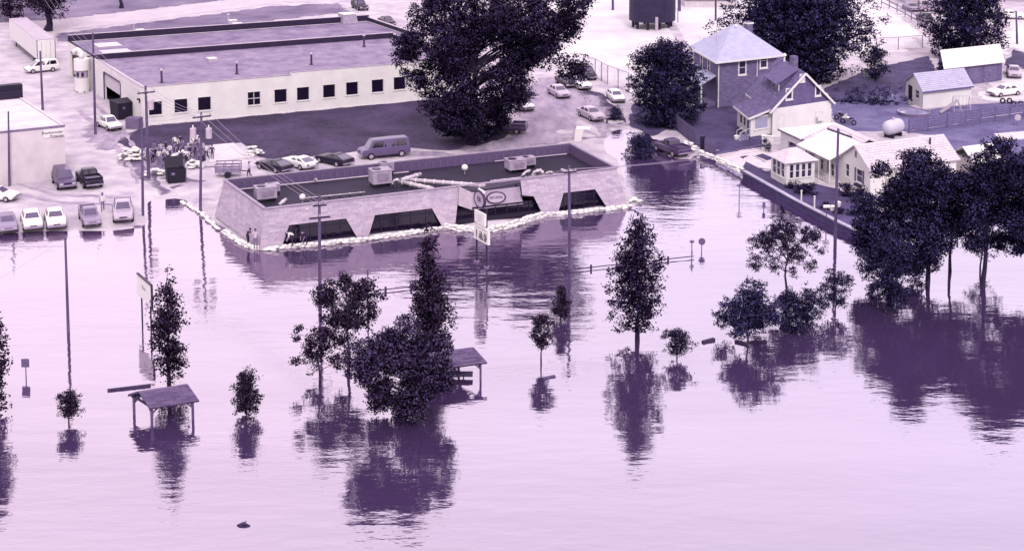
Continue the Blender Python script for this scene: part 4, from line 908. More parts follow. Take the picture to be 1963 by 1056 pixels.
roof_courses([f1(-.25,-.3,H-sl*.3+.11),f1(W+.25,-.3,H-sl*.3+.11),f1(W+.25,D/2,Hr+.11),f1(-.25,D/2,Hr+.11)],10,sh,m_shp)
mb=MB(); f1.bx(mb,-.27,W+.27,-.36,-.30,H-sl*.3-.06,H-sl*.3+.1); mb.build('fascia',M('shed_fascia',.45,.05,shift=.5),sh)
f2=Fr((1812,168),(1920,155),.6,((1809,131),(1772,66),3.5)); H=2.7; W=f2.W; 
q=f2.top(1790,96,4.6); D=min(max(q.y*2,9),16); Hr=zat(*f2(W*.0,D/2,0).xy,96)-f2.z
g2=thing('white_roof_barn','dark walled outbuilding under a broad plain white roof, behind the white shed','outbuilding',f2(W/2,D/2,0))
mb=MB(); f2.bx(mb,0,W,0,.2,0,H); f2.bx(mb,0,.2,.2,D,0,H); f2.bx(mb,W-.2,W,.2,D,0,H); f2.bx(mb,.2,W-.2,D-.2,D,0,H)
for x in (0,W-.2): mb.hexa([f2(x,0,H+.001),f2(x+.2,0,H+.001),f2(x+.2,D,H+.001),f2(x,D,H+.001)],[f2(x,D/2-.02,Hr-.1),f2(x+.2,D/2-.02,Hr-.1),f2(x+.2,D/2+.02,Hr-.1),f2(x,D/2+.02,Hr-.1)])
mb.build('wall',m_shd,g2)
mb=MB(); slab(mb,[f2(-.4,-.5,H-.1),f2(W+.4,-.5,H-.1),f2(W+.4,D/2,Hr),f2(-.4,D/2,Hr)],.1); slab(mb,[f2(-.4,D+.5,H-.1),f2(W+.4,D+.5,H-.1),f2(W+.4,D/2,Hr),f2(-.4,D/2,Hr)],.1); mb.build('roof',m_whiteroof,g2)
mb=MB()
for i in range(3): a=W*.12+i*W*.28; f2.bx(mb,a,a+W*.22,-.05,-.005,.05,2.3)
mb.build('garage_door',m_brick,g2)
# small white gable roof between the big trees
f3=Fr((1826,330),(1870,352),.6,((1660,279),(1803,262),3))
q=f3.W; ws_=thing('small_white_shed','small white shed whose roof shows between the two big trees by the cottage','shed',f3(q/2,1.5,0))
mb=MB(); f3.bx(mb,0,q,0,3.2,0,2.1); mb.build('wall',m_white,ws_); mb=MB(); slab(mb,[f3(-.3,-.3,2.0),f3(-.3,3.5,2.0),f3(q/2,3.5,3.3),f3(q/2,-.3,3.3)],.1); slab(mb,[f3(q+.3,-.3,2.0),f3(q+.3,3.5,2.0),f3(q/2,3.5,3.3),f3(q/2,-.3,3.3)],.1); mb.build('roof',m_whiteroof,ws_)

# ---- propane tank on saddles
c=G(1712,262); tk=thing('propane_tank','white capsule shaped fuel tank on dark saddles behind the cottages','tank',c)
ax=(Vector((.72,.69,0)),Vector((-.69,.72,0)),Vector((0,0,1))); zc=c+Vector((0,0,1.15)); b=MB(); n_=14; rings=[]
for t_,r in ((-1.6,.05),(-1.55,.35),(-1.4,.6),(-1.15,.78),(-.8,.85),(.8,.85),(1.15,.78),(1.4,.6),(1.55,.35),(1.6,.05)):
    rings.append([zc+ax[0]*t_+ax[1]*(r*math.cos(2*math.pi*i/n_))+ax[2]*(r*math.sin(2*math.pi*i/n_)) for i in range(n_)])
b.loft(rings); b.build('tank_body',M('tank_white',.86,.04,1,.5,shift=.3),tk,smooth=True)
for s_ in (-.8,.8): b=MB(); b.box(c+ax[0]*s_+Vector((0,0,.22)),(.25,1.2,.5),math.atan2(ax[0].y,ax[0].x)); b.build('saddle',m_dark,tk)
b=MB(); b.tube(zc+Vector((0,0,.84)),zc+Vector((0,0,1.05)),.16,n=8); b.build('valve_dome',m_metal,tk)
# dark standpipe tank cut by the top edge
c=G(1250,52); st_=thing('standpipe_tank','big dark upright tank on a low ring standing on the bright gravel lot','tank',c); R=3.75
b=MB(); b.tube(c+Vector((0,0,1.2)),c+Vector((0,0,11)),R,n=28); b.build('tank_body',M('tank_dark',.14,.05,1,.6,shift=.7),st_)
for i in range(10): b=MB(); a=i*.628; q=c+Vector((math.cos(a)*R*.82,math.sin(a)*R*.82,0)); b.tube(q,q+Vector((0,0,1.2)),.22,n=6); b.build('leg',M('tank_dark2',.12,.05,1,.6,shift=.7),st_)
b=MB(); q=c+Vector((R*.1,-R-.12,0)); b.tube(q,q+Vector((0,0,2.2)),.25,n=8); b.build('outlet_pipe',m_metal,st_)
b=MB(); q=c+Vector((R+.35,-.6,0))
for s_ in (-.22,.22): b.tube(q+Vector((0,s_,.8)),q+Vector((0,s_,11)),.05,n=5)
for i in range(24): b.tube(q+Vector((0,-.22,1+i*.42)),q+Vector((0,.22,1+i*.42)),.03,n=4)
b.build('ladder',m_trim,st_)
# ================================================================== TREES
def leafmat(name,v,shift): 
    return M(name,v,.085,.5,.8,shift=shift,kv=.75,spec=.1)
ml_a=leafmat('leaves_left',.24,-.2); ml_b=leafmat('leaves_mid',.235,.25); ml_c=leafmat('leaves_right',.265,.65); ml_l=leafmat('leaves_light',.33,.8); ml_s=leafmat('leaves_soft',.32,.1)
def prof(shape,t):
    if shape=='column': return (math.sin(math.pi*min(1,t*.86+.1)))**.55*(1-.35*t)*1.15
    if shape=='pyramid': return max(.03,(1-t)**.62*min(1,(t+.08)*5)**.6)
    if shape=='round': return math.sqrt(max(0.02,1-(2*t-1)**2))
    if shape=='dome': return math.sqrt(max(0.02,1-(max(0,t-.3)/.7)**2))*min(1,.55+t*1.6)
    if shape=='spread': return math.sqrt(max(.02,1-(max(0,t-.42)/.58)**2))*min(1,.35+t*1.6)
    if shape=='conifer': return max(.04,(1-t)**.85)
    if shape=='bush': return math.sqrt(max(0.02,1-(max(0,t-.35)/.65)**2))*(.62+.38*min(1,t*3))
    return 1
def tree(u,vb,vt,wpx,label,shape='round',frac=.2,mat=None,bark=None,leaf=.28,dens=1.0,nl=None,name='tree',cat='tree',lean=0,stem=True,ground=False,squash=.95,seed=0,clump=1.0,group=None,holes=0.0,trunk_r=None,lobes=None):
    r_=np.random.default_rng(1000+seed+int(u)*7+int(vt)); base=G(u,vb) if ground else P(u,vb,0)
    X,Y=base.x,base.y; H=zat(X,Y,vt)-base.z; sc=FPX/((Vector((X,Y,base.z+H/2))-Vector((0,0,CAMH))).dot(Vector((0,cp,-sp)))); Wd=wpx/sc
    zc=H*frac; CH=H-zc; root=thing(name,label,cat,base,0,group)
    # lobes on the limbs, leaf clumps in the lobes
    tall=shape in('column','pyramid','conifer'); Wd*=1 if tall else 1.16; area=Wd*CH; leaf=leaf*.55
    nL=int({True:12+CH*2.0,False:20+Wd*2.0+CH*1.2}[tall]); nL=min(nL,95); Lb=[]
    for i in range(nL):
        t=min(.985,max(.02,(i+r_.uniform(.1,.9))/nL)); pr=prof(shape,t); R=pr*Wd/2*r_.uniform(.86,1.14); a=i*2.4+r_.uniform(-.6,.6)
        if tall: lr=max(.30,R*r_.uniform(.52,.80)); q=r_.uniform(.5,1.15); vs=1.5
        else: lr=max(.25,Wd*r_.uniform(.13,.21)*(1.2 if i%3==0 else 1)); q=r_.uniform(.2,1.08)**.5 if i%3 else r_.uniform(0,.6); vs=.78
        if holes and i%3 and r_.uniform()<holes*.28: continue
        r=max(0,R-lr*(.85 if tall else .5))*q; z=zc+t*CH*.97-(lr*vs*.6 if t>.85 else 0)
        Lb.append((r*math.cos(a),r*math.sin(a)*squash,z,lr,vs,r_.uniform(0,1)))
    if lobes:
        Lb=[]
        for (lu,lv,lr) in lobes:
            yy=Y+r_.uniform(-.35,.35)*Wd*squash*.6; dd=ray(lu,lv); tt=yy/dd.y; q=Vector((0,0,CAMH))+dd*tt; rr=lr*tt*math.hypot(1,0)*(Vector((dd.x,dd.y,dd.z)).dot(Vector((0,cp,-sp))))/FPX
            for k in range(3 if lr>13 else 2):
                o_=r_.normal(size=3)*.38*rr; f_=r_.uniform(.5,.75)*(1.6 if lr<32 else 1.12)
                Lb.append((q.x-X+o_[0],(yy-Y)+o_[1]*1.6,max(.3,q.z-base.z+o_[2]*.7),rr*f_,.85,r_.uniform(0,1)))
        area=sum(3.14*l[3]**2 for l in Lb)*.62
    Lb=np.array(Lb); wgt=Lb[:,3]**2; wgt/=wgt.sum()
    N=int(min(110000,max(700,dens*7.5*area/(leaf*leaf)))); K=max(20,N//26); li=r_.choice(len(Lb),K,p=wgt)
    d=r_.normal(size=(K,3)); d/=np.linalg.norm(d,axis=1)[:,None]; d*=(r_.uniform(0,1,K)**.40)[:,None]*Lb[li,3][:,None]; d[:,2]*=Lb[li,4]
    if tall: d[:,:2]+=(Lb[li,:2]/(np.linalg.norm(Lb[li,:2],axis=1)[:,None]+.3))*(d[:,2:3]*.25)
    pts=np.zeros((K,4)); pts[:,:3]=Lb[li,:3]+d; pts[:,0]+=lean*pts[:,2]/H; pts[:,3]=Lb[li,5]*.55+r_.uniform(0,1,K)*.45
    n_per=26; n=K*n_per; C_=np.repeat(pts,n_per,0); cr=max(.16,min(.55,leaf*1.7))
    c=C_[:,:3]+r_.normal(size=(n,3))*np.array([cr,cr,cr*.7])*.68; c[:,2]=np.maximum(c[:,2],zc*.5+.05)
    ax=r_.normal(size=(n,3))*np.array([1,1,.75]); ax/=np.linalg.norm(ax,axis=1)[:,None]; bx=np.cross(ax,r_.normal(size=(n,3))); bx/=np.linalg.norm(bx,axis=1)[:,None]
    s_=leaf*r_.uniform(.6,1.25,n)[:,None]; A=ax*s_*.62; B=bx*s_*.38
    V=np.stack([c-A,c-B,c+A,c+B],1).reshape(-1,3)
    me=bpy.data.meshes.new('crown'); me.vertices.add(4*n); me.vertices.foreach_set('co',V.ravel()); me.loops.add(4*n); me.loops.foreach_set('vertex_index',np.arange(4*n,dtype=np.int32)); me.polygons.add(n); me.polygons.foreach_set('loop_start',np.arange(0,4*n,4,dtype=np.int32)); me.polygons.foreach_set('loop_total',np.full(n,4,dtype=np.int32))
    at=me.attributes.new('var','FLOAT','FACE'); at.data.foreach_set('value',np.clip(C_[:,3]+r_.normal(0,.08,n),0,1.1)); me.materials.append(mat); me.update(); me.validate()
    LC=np.repeat(Lb[li,:3],n_per,0); nv=(c-LC)/np.maximum(.05,Lb[li,3].repeat(n_per))[:,None]; nv+=r_.normal(0,.38,(n,3))+np.array([0,-.0,.25]); nv/=np.linalg.norm(nv,axis=1)[:,None]
    me.polygons.foreach_set('use_smooth',[True]*len(me.polygons)); me.normals_split_custom_set_from_vertices(np.repeat(nv,4,0).tolist())
    inst('crown',me,root)
    if stem:
        mb=MB(); R=trunk_r or max(.055,H*.017); top=H*.86 if shape in('column','pyramid','conifer') else zc+CH*.55
        ks=7; tp=[Vector((lean*(k/ks)*top/H+math.sin(k*1.3+seed)*R*.7*(k>0),math.cos(k*1.7+seed)*R*.5*(k>0),-1.2 if k==0 and not ground else k/ks*top)) for k in range(ks+1)]
        mb.path(tp,[R*(1.35 if k==0 else 1-.8*k/ks) for k in range(ks+1)],7)
        idx=r_.permutation(K)[:min(K,int(10+Wd*2.2))]
        for i in idx:
            p=Vector(pts[i,:3]); t0=min(.95,max(zc/top*.75,(p.z-.45*math.hypot(p.x,p.y))/top)); k=t0*ks; k0=min(int(k),ks-1); s0=tp[k0].lerp(tp[k0+1],k-k0)
            md=s0.lerp(p,.5)+Vector((0,0,.06*(p-s0).length)); mb.path([s0,md,p],[R*.34,R*.2,R*.07],4,cap=False)
        mb.build('trunk',bark or m_bark,root,world=False,fix=False)
    return root
T=tree
T(-8,792,578,64,'tall columnar tree cut by the left edge of the flood','column',.05,ml_a,seed=1,leaf=.3)
T(325,742,510,76,'slim columnar tree standing in water behind the picnic shelter','column',.1,ml_a,seed=2,leaf=.30,holes=.5)
T(133,812,752,52,'smallest round sapling in the water, below the tall utility pole','round',.28,ml_a,seed=3,leaf=.17,name='sapling',dens=1.5)
T(473,798,703,80,'young tree alone in the water right of the left picnic shelter','pyramid',.2,ml_a,seed=4,leaf=.2,name='sapling',dens=1.3,clump=1.1)
T(668,717,528,180,'open crowned tree with a forked trunk between the pole and the round bushy tree','dome',.30,ml_a,seed=5,leaf=.26,holes=.7,dens=.85,lobes=[(650,553,24),(622,565,22),(690,562,24),(728,572,12),(660,590,32),(700,605,20),(640,615,22),(675,630,20),(715,590,14),(625,595,20),(655,650,14)])
T(612,740,590,92,'drooping smaller tree in front of the utility pole','spread',.2,ml_a,seed=6,leaf=.24,holes=.7,dens=.7,lobes=[(610,640,20),(582,628,12),(572,648,8),(590,665,14),(578,692,12),(605,685,22),(632,690,16),(615,660,20),(630,640,14),(600,708,12)])
T(772,808,605,180,'large round bushy tree with foliage down to the water','round',.0,ml_s,seed=7,leaf=.24,dens=1.8,name='bushy_tree',squash=.8,lobes=[(772,642,32),(730,655,33),(815,657,33),(705,690,30),(760,695,62),(838,702,34),(716,728,33),(805,740,52),(850,735,20),(733,765,33),(772,778,33),(818,782,32),(698,712,18),(790,690,50)])
T(822,665,426,104,'tall dense pyramidal tree behind the round bushy tree','pyramid',.06,ml_a,seed=8,leaf=.28,dens=1.2,holes=.3)
T(1038,697,600,44,'thin lollipop sapling with a bare stem beside a floating plank','round',.36,ml_a,seed=9,leaf=.2,name='sapling',dens=1.4)
T(1075,615,543,48,'small spiky sapling next to the water pole','conifer',.18,ml_a,seed=10,leaf=.2,name='sapling',dens=1.2)
T(1222,652,392,140,'tall broad based pyramidal tree with see-through gaps, right of centre','pyramid',.17,ml_b,seed=11,leaf=.28,dens=1.05,holes=.75)
T(1297,688,632,62,'low fan shaped shrub standing in the water','spread',.25,ml_b,seed=12,leaf=.16,name='shrub',cat='shrub',dens=1.2)
T(1506,578,413,175,'airy open tree with a slim trunk and lacy crown','dome',.30,ml_b,seed=13,leaf=.20,dens=.6,holes=.5,clump=.8,lobes=[(1505,437,26),(1465,455,20),(1545,455,22),(1475,485,20),(1535,492,20),(1505,470,30),(1445,465,10),(1572,482,10),(1455,512,12),(1555,515,12),(1490,510,14),(1525,520,12)])
T(1433,657,545,130,'pale leaved spreading tree at the water in front of the airy tree','spread',.25,ml_l,seed=14,leaf=.24,dens=.95,lobes=[(1432,570,28),(1405,590,24),(1460,590,26),(1390,612,17),(1475,612,20),(1430,605,30),(1415,625,16),(1455,628,18)])
T(1512,632,555,78,'dark bushy tree behind the pale leaved spreading tree','bush',.0,ml_c,seed=15,leaf=.22,dens=1.0)
T(1548,618,550,90,'low shrub spreading along the water beside the dark bushy tree','spread',.05,ml_c,seed=25,leaf=.2,dens=.8,name='shrub',cat='shrub')
T(1602,602,518,86,'leaning shrub with bare stems under the pole','spread',.25,ml_c,seed=16,leaf=.2,dens=.65,holes=.6,name='shrub',cat='shrub')
T(1702,598,450,112,'medium tree with a low crown in front of the tallest trees','dome',.17,ml_c,seed=17,leaf=.26,dens=1.5)
T(1778,538,276,195,'tallest wide tree hiding the cottage corner','dome',.17,ml_c,seed=18,leaf=.32,dens=1.35,squash=.8,lobes=[(1700,385,42),(1690,440,42),(1725,470,40),(1710,335,36),(1755,310,34),(1790,330,45),(1760,380,60),(1825,345,40),(1805,400,45),(1800,455,45),(1755,440,55),(1770,490,36),(1735,505,24),(1685,490,24),(1720,512,34),(1668,468,28),(1750,330,40),(1815,370,44),(1838,430,30)])
T(1822,520,330,95,'narrow tree squeezed between the two tallest trees','dome',.48,ml_c,seed=28,leaf=.3,dens=1.0,holes=.4)
T(1880,545,262,185,'tall tree with a bare leaning trunk by the right edge','dome',.42,ml_c,seed=19,leaf=.3,dens=1.4,holes=.5,lean=1.2,lobes=[(1905,290,40),(1868,325,36),(1930,335,44),(1940,390,40),(1895,360,50),(1855,385,32),(1955,300,36),(1890,405,36),(1850,420,18),(1930,420,26),(1945,445,36),(1915,455,26),(1865,455,22),(1945,360,44),(1905,330,44)])
T(1880,520,415,90,'wispy low tree behind the bare leaning trunk','spread',.3,ml_c,seed=29,leaf=.22,dens=.4)
T(1972,548,292,150,'tall tree cut by the right edge of the photo','dome',.3,ml_c,seed=20,leaf=.3,dens=1.5)
T(905,277,-70,335,'huge spreading tree on the lawn behind the sandbagged building','spread',.05,ml_b,seed=21,leaf=.42,dens=1.7,ground=True,holes=.55,clump=.85,squash=.85,trunk_r=.55,lobes=[(790,85,30),(772,105,18),(812,45,36),(830,10,45),(1055,30,46),(1098,14,26),(1010,55,48),(1062,92,32),(1100,128,24),(1040,112,36),(1000,120,40),(960,60,60),(960,10,60),(900,30,60),(905,92,44),(1000,92,44),(1028,78,40),(985,130,44),(1075,55,30),(930,78,44),(890,120,40),(870,90,55),(830,130,40),(800,160,24),(900,150,65),(960,150,55),(850,190,36),(900,215,55),(960,215,48),(985,200,24),(880,255,36),(935,258,40),(860,235,24),(1010,5,50),(985,168,34)])

T(1275,236,74,142,'dense round tree left of the brick house','bush',.0,ml_c,seed=23,leaf=.34,dens=2.4,ground=True)
T(1520,155,-45,295,'massive dark tree mass behind the two houses','dome',.03,ml_c,seed=24,leaf=.5,dens=2.6,ground=True,squash=.6)
T(1850,112,-40,150,'big round tree behind the white roofed outbuilding','dome',.05,ml_c,seed=26,leaf=.48,dens=2.2,ground=True)
T(1678,155,88,50,'small bushy tree by the back yard fence','round',.1,ml_c,seed=27,leaf=.3,ground=True)
T(1816,160,112,44,'bush in front of the white roofed outbuilding','round',.05,ml_l,seed=30,leaf=.28,ground=True,name='shrub',cat='shrub')
T(92,60,-70,150,'dark tree with a thick trunk behind the white trailer','spread',.36,ml_a,seed=31,leaf=.5,ground=True,trunk_r=.6,dens=1.2)
T(20,38,-70,90,'dark tree at the far left corner beyond the trailer','dome',.1,ml_a,seed=32,leaf=.5,ground=True)
T(233,16,-60,30,'slim far tree beside the dirt road','dome',.5,ml_a,seed=33,leaf=.4,ground=True,trunk_r=.35)
T(820,18,-20,40,'small dark tree at the edge of the far lot','round',.1,ml_a,seed=34,leaf=.4,ground=True)
for i,(u,vb,vt,w_,lab) in enumerate([(1228,300,258,70,'low brush at the edge of the flooded drive'),(1545,372,352,44,'low shrub in front of the sunroom steps'),(1520,362,350,40,'small shrub at the foot of the sunroom wall'),(1625,376,350,34,'shrub against the gabled cottage, nearest the pole'),(1646,388,362,36,'shrub under the cottage window box'),(1668,402,372,38,'shrub at the near corner of the gabled cottage'),(1584,412,388,24,'dark shrub inside the retaining wall'),(1606,420,396,22,'dark shrub by the lawn edge behind the pole'),(1636,412,400,30,'flower clump on the front lawn'),(1468,290,262,22,'shrub at the corner of the enclosed porch'),(1270,240,222,80,'weedy brush under the dense round tree'),(1180,228,206,34,'weeds on the mound beside the drive')]):
    T(u,vb,vt,w_,lab,'bush',0,ml_l if i in(0,8,11) else ml_c,seed=40+i,leaf=.2,ground=True,name='shrub',cat='shrub',stem=False,dens=1.2)
# brown back yard hedge
T(1665,196,180,150,'long low hedge across the back yard','bush',0,ml_l,seed=60,leaf=.3,ground=True,name='hedge',cat='hedge',stem=False,squash=.15)
# ================================================================== POLES AND WIRES
def pole(u,vb,ut,vt,label,arms=(),trans=0,r=.14,water=False,lamp=False,group=None):
    b=P(u,vb,0) if water else G(u,vb); z=zat(b.x,b.y,vt); tx=P(ut,vt,z).x-b.x
    o=thing('utility_pole',label,'utility pole',b,0,'utility poles'); H=z-b.z
    mb=MB(); top=Vector((tx,0,H)); mb.tube((0,0,-1.5 if water else -.1),top,r*1.15,r*.75,n=9); mb.build('shaft',m_wood,o,world=False)
    ends=[]
    for (h,w,rz) in arms:
        c=top*(h/H) if H else top; d=Vector((math.cos(rz),math.sin(rz),0)); mb=MB(); q=c-Vector((-d.y,d.x,0))*.15
        mb.beam(q-d*w/2,q+d*w/2,.11,.14); a=mb.build('crossarm',m_woodd,o,world=False)
        k=3
        for i in range(k):
            e=q+d*w*(-.45+.9*i/(k-1))+Vector((0,0,.07)); mb=MB(); mb.tube(e,e+Vector((0,0,.2)),.05,.07,n=6); mb.build('insulator',m_metal,a,world=False); ends.append(b+e+Vector((0,0,.2)))
    for i in range(trans):
        q=top*.80+Vector((-.75+1.5*i if trans>1 else .5,-.1,0)); mb=MB(); mb.tube(q-Vector((0,0,.5)),q+Vector((0,0,.45)),.3,.3,n=12); t_=mb.build('transformer',m_metal,o,world=False)
        mb=MB(); mb.tube(q+Vector((0,0,.46)),q+Vector((0,0,.75)),.07,n=6); mb.build('bushing',m_white,t_,world=False)
        mb=MB(); mb.beam(q+Vector((0,0,.2)),top*.80+Vector((0,0,.2)),.08,.1); mb.build('bracket',m_dark,o,world=False)
    if lamp:
        mb=MB(); mb.path([top+Vector((0,0,-.3)),top+Vector((.7,-.3,.25)),top+Vector((1.5,-.6,.3))],.05,6); a=mb.build('lamp_arm',m_metal,o,world=False); mb=MB(); mb.box(top+Vector((1.7,-.65,.27)),(.7,.3,.16)); mb.build('lamp_head',m_white,a,world=False)
    return [b+top]+ends
A30=rad(8)
pA=pole(82,211,77,98,'leaning wooden pole beside the block building roof, below the white van')
pB=pole(183,258,178,64,'tall wooden pole in front of the dust collector and white pickup',arms=[(9.2,1.6,rad(35))])
pC=pole(285,342,279,165,'grey pole with a boxy transformer at the factory corner',trans=1,arms=[(9.0,1.8,rad(30))],r=.16)
pD=pole(274,413,272,232,'brown pole at the water edge by the parked pickups',r=.12)
pE=pole(384,408,386,216,'pole with two white transformers beside the sandbag line',trans=2,arms=[(9.4,1.8,rad(30))],r=.13)
pF=pole(613,577,612,374,'pole with two crossarms rising from the water in front of the shingle building',arms=[(7.9,1.1,rad(20)),(6.9,1.7,rad(20))],water=True)
pG=pole(1092,519,1091,318,'bare pole in the water crossing the right shingle wall window',arms=[(8.6,1.2,rad(20))],water=True)
pH=pole(1601,459,1607,247,'pole with a long street lamp arm beyond the retaining wall',arms=[(9.8,3.6,rad(115))],water=True)
pI=pole(131,637,125,455,'lone slim pole in the open water above the smallest sapling',water=True,r=.11)
pJ=pole(18,357,16,214,'thin pole against the block building wall',r=.11)
pK=pole(705,600,705,516,'short thin post behind the open crowned tree',water=True,r=.07)
pL=pole(1175,20,1174,-60,'distant pole on the far gravel lot',r=.2)
pM=pole(1303,22,1303,-60,'distant pole right of the dark standpipe tank',r=.2)
pN=pole(1950,85,1948,22,'distant pole beside the far street at the right edge',r=.16)
pO=pole(1372,40,1372,-40,'distant pole between the standpipe tank and the dark tree mass',r=.16)
nW=[0]
def wire(a,b,sag,label,r=.014,group='overhead wires'):
    pts=[]; k=10
    for i in range(k+1):
        t=i/k; p=a.lerp(b,t); p.z-=sag*4*t*(1-t); pts.append(p)
    mb=MB(); mb.path(pts,r,4); o=mb.build('overhead_wire',m_wire,None); tag(o,label,'wire',group)
def wires(A,B,sag,label,r=.016,n_=3):
    for i in range(n_):
        a=A[min(1+i,len(A)-1)]; b=B[min(1+i,len(B)-1)]; 
        wire(a,b,sag+.1*i,label+', '+['nearest of three','middle of three','farthest of three'][i],r)
far=[P(60,-25,12)+Vector((i*.5,0,i*.35)) for i in range(4)]
wires(far,pB,.5,'pale wire from the top left corner to the dust collector pole')
wires(pB,pC,.3,'pale wire from the dust collector pole to the factory corner pole')
wires(pC,pE,.3,'pale wire from the factory corner pole to the transformer pole')
wires(pE,pF,.4,'pale wire over the left roof end to the crossarm pole')
wires(pF,pG,.5,'wire along the shingle wall between the water poles',.011)
wires(pG,pH,.6,'wire over the flooded street to the retaining wall pole',.014)
wires(pI,pF,.6,'thin wire between the lone slim pole and crossarm pole',.009,n_=1)
wire(pI[0],P(-60,560,6.5),.3,'thin wire leaving the lone slim pole to the left edge',.009)
wire(pE[0],pD[0],.3,'short wire from the transformer pole to the brown pole by the pickups',.012)

# ================================================================== VEHICLES
m_cw=M('car_paint_white',.99,.01,.5,.25,spec=.5); m_cg=M('car_paint_grey',.56,.02,.5,.3,spec=.5); m_cl=M('car_paint_silver',.74,.02,.5,.3,spec=.5); m_cd=M('car_paint_dark',.07,.02,.5,.35,spec=.3); m_cm=M('car_paint_maroon',.33,.02,.5,.3,spec=.5); m_cv=M('van_paint_violet',.38,.02,.5,.35,spec=.5)
m_rimm=M('wheel_rim',.70,.05,3,.4); m_cgl=M('car_glass',.30,.05,.8,.08,spec=.7); m_cgd=M('car_glass_dark',.06,.02,.8,.08,spec=.7); m_light=M('headlight',.88,.03,2,.2); m_tail=M('tail_light',.25,.03,2,.3); m_chr=M('bumper_metal',.62,.05,2,.35)
CARCACHE={}
KIND=dict(
 sedan=dict(L=4.8,W=1.78,sec=[(-2.4,.55,.74,.80),(-2.3,.38,.90,.86),(-1.5,.24,.96,.89),(0,.22,.94,.89),(1.0,.22,.95,.89),(2.1,.26,.84,.86),(2.4,.42,.70,.78)],cab=(.95,.30,-1.0,-1.65,1.38),wb=(1.45,-1.35),r=.32),
 hatch=dict(L=4.1,W=1.66,sec=[(-2.05,.5,.78,.76),(-1.98,.34,.92,.80),(-1.3,.24,.95,.83),(0,.22,.92,.83),(.9,.22,.90,.83),(1.8,.26,.78,.80),(2.05,.42,.64,.72)],cab=(.9,.2,-1.1,-1.95,1.33),wb=(1.25,-1.2),r=.3),
 sport=dict(L=4.6,W=1.80,sec=[(-2.3,.52,.74,.80),(-2.2,.36,.90,.86),(-1.4,.22,.92,.90),(0,.2,.86,.90),(.8,.2,.86,.90),(2.0,.24,.74,.84),(2.3,.4,.58,.74)],cab=(.75,-.1,-.9,-2.05,1.24),wb=(1.4,-1.3),r=.33),
 suv=dict(L=4.6,W=1.85,sec=[(-2.3,.55,1.0,.86),(-2.25,.42,1.06,.90),(-1.4,.34,1.08,.92),(0,.32,1.06,.92),(.9,.32,1.06,.92),(2.1,.36,1.0,.90),(2.3,.5,.86,.84)],cab=(.95,.45,-2.1,-2.27,1.74),wb=(1.4,-1.4),r=.38),
 minivan=dict(L=4.5,W=1.80,sec=[(-2.25,.5,.96,.84),(-2.2,.36,1.02,.88),(-1.4,.28,1.04,.90),(0,.26,1.02,.90),(1.1,.26,.98,.90),(2.0,.30,.84,.86),(2.25,.45,.68,.78)],cab=(1.6,.65,-2.0,-2.22,1.72),wb=(1.4,-1.3),r=.33),
 van=dict(L=5.5,W=2.0,sec=[(-2.75,.55,1.10,.94),(-2.7,.42,1.16,.98),(-1.5,.36,1.18,1.0),(0,.34,1.18,1.0),(1.6,.34,1.16,1.0),(2.5,.38,1.08,.97),(2.75,.52,.92,.92)],cab=(2.0,1.45,-2.6,-2.72,2.05),wb=(1.75,-1.7),r=.38),
 pickup=dict(L=5.2,W=1.85,sec=[(-2.6,.5,.88,.88),(-2.55,.42,.98,.91),(-1.5,.36,1.0,.92),(-.4,.32,1.0,.92),(1.0,.32,1.02,.92),(2.3,.36,.94,.89),(2.6,.5,.80,.84)],cab=(.95,.45,-.55,-.75,1.68),wb=(1.6,-1.5),r=.37,bed=True),
 compickup=dict(L=4.5,W=1.65,sec=[(-2.25,.5,.80,.78),(-2.2,.4,.90,.81),(-1.3,.34,.92,.82),(-.3,.3,.92,.82),(.9,.3,.92,.82),(2.0,.34,.82,.80),(2.25,.46,.68,.74)],cab=(.9,.4,-.45,-.62,1.5),wb=(1.35,-1.3),r=.33,bed=True))
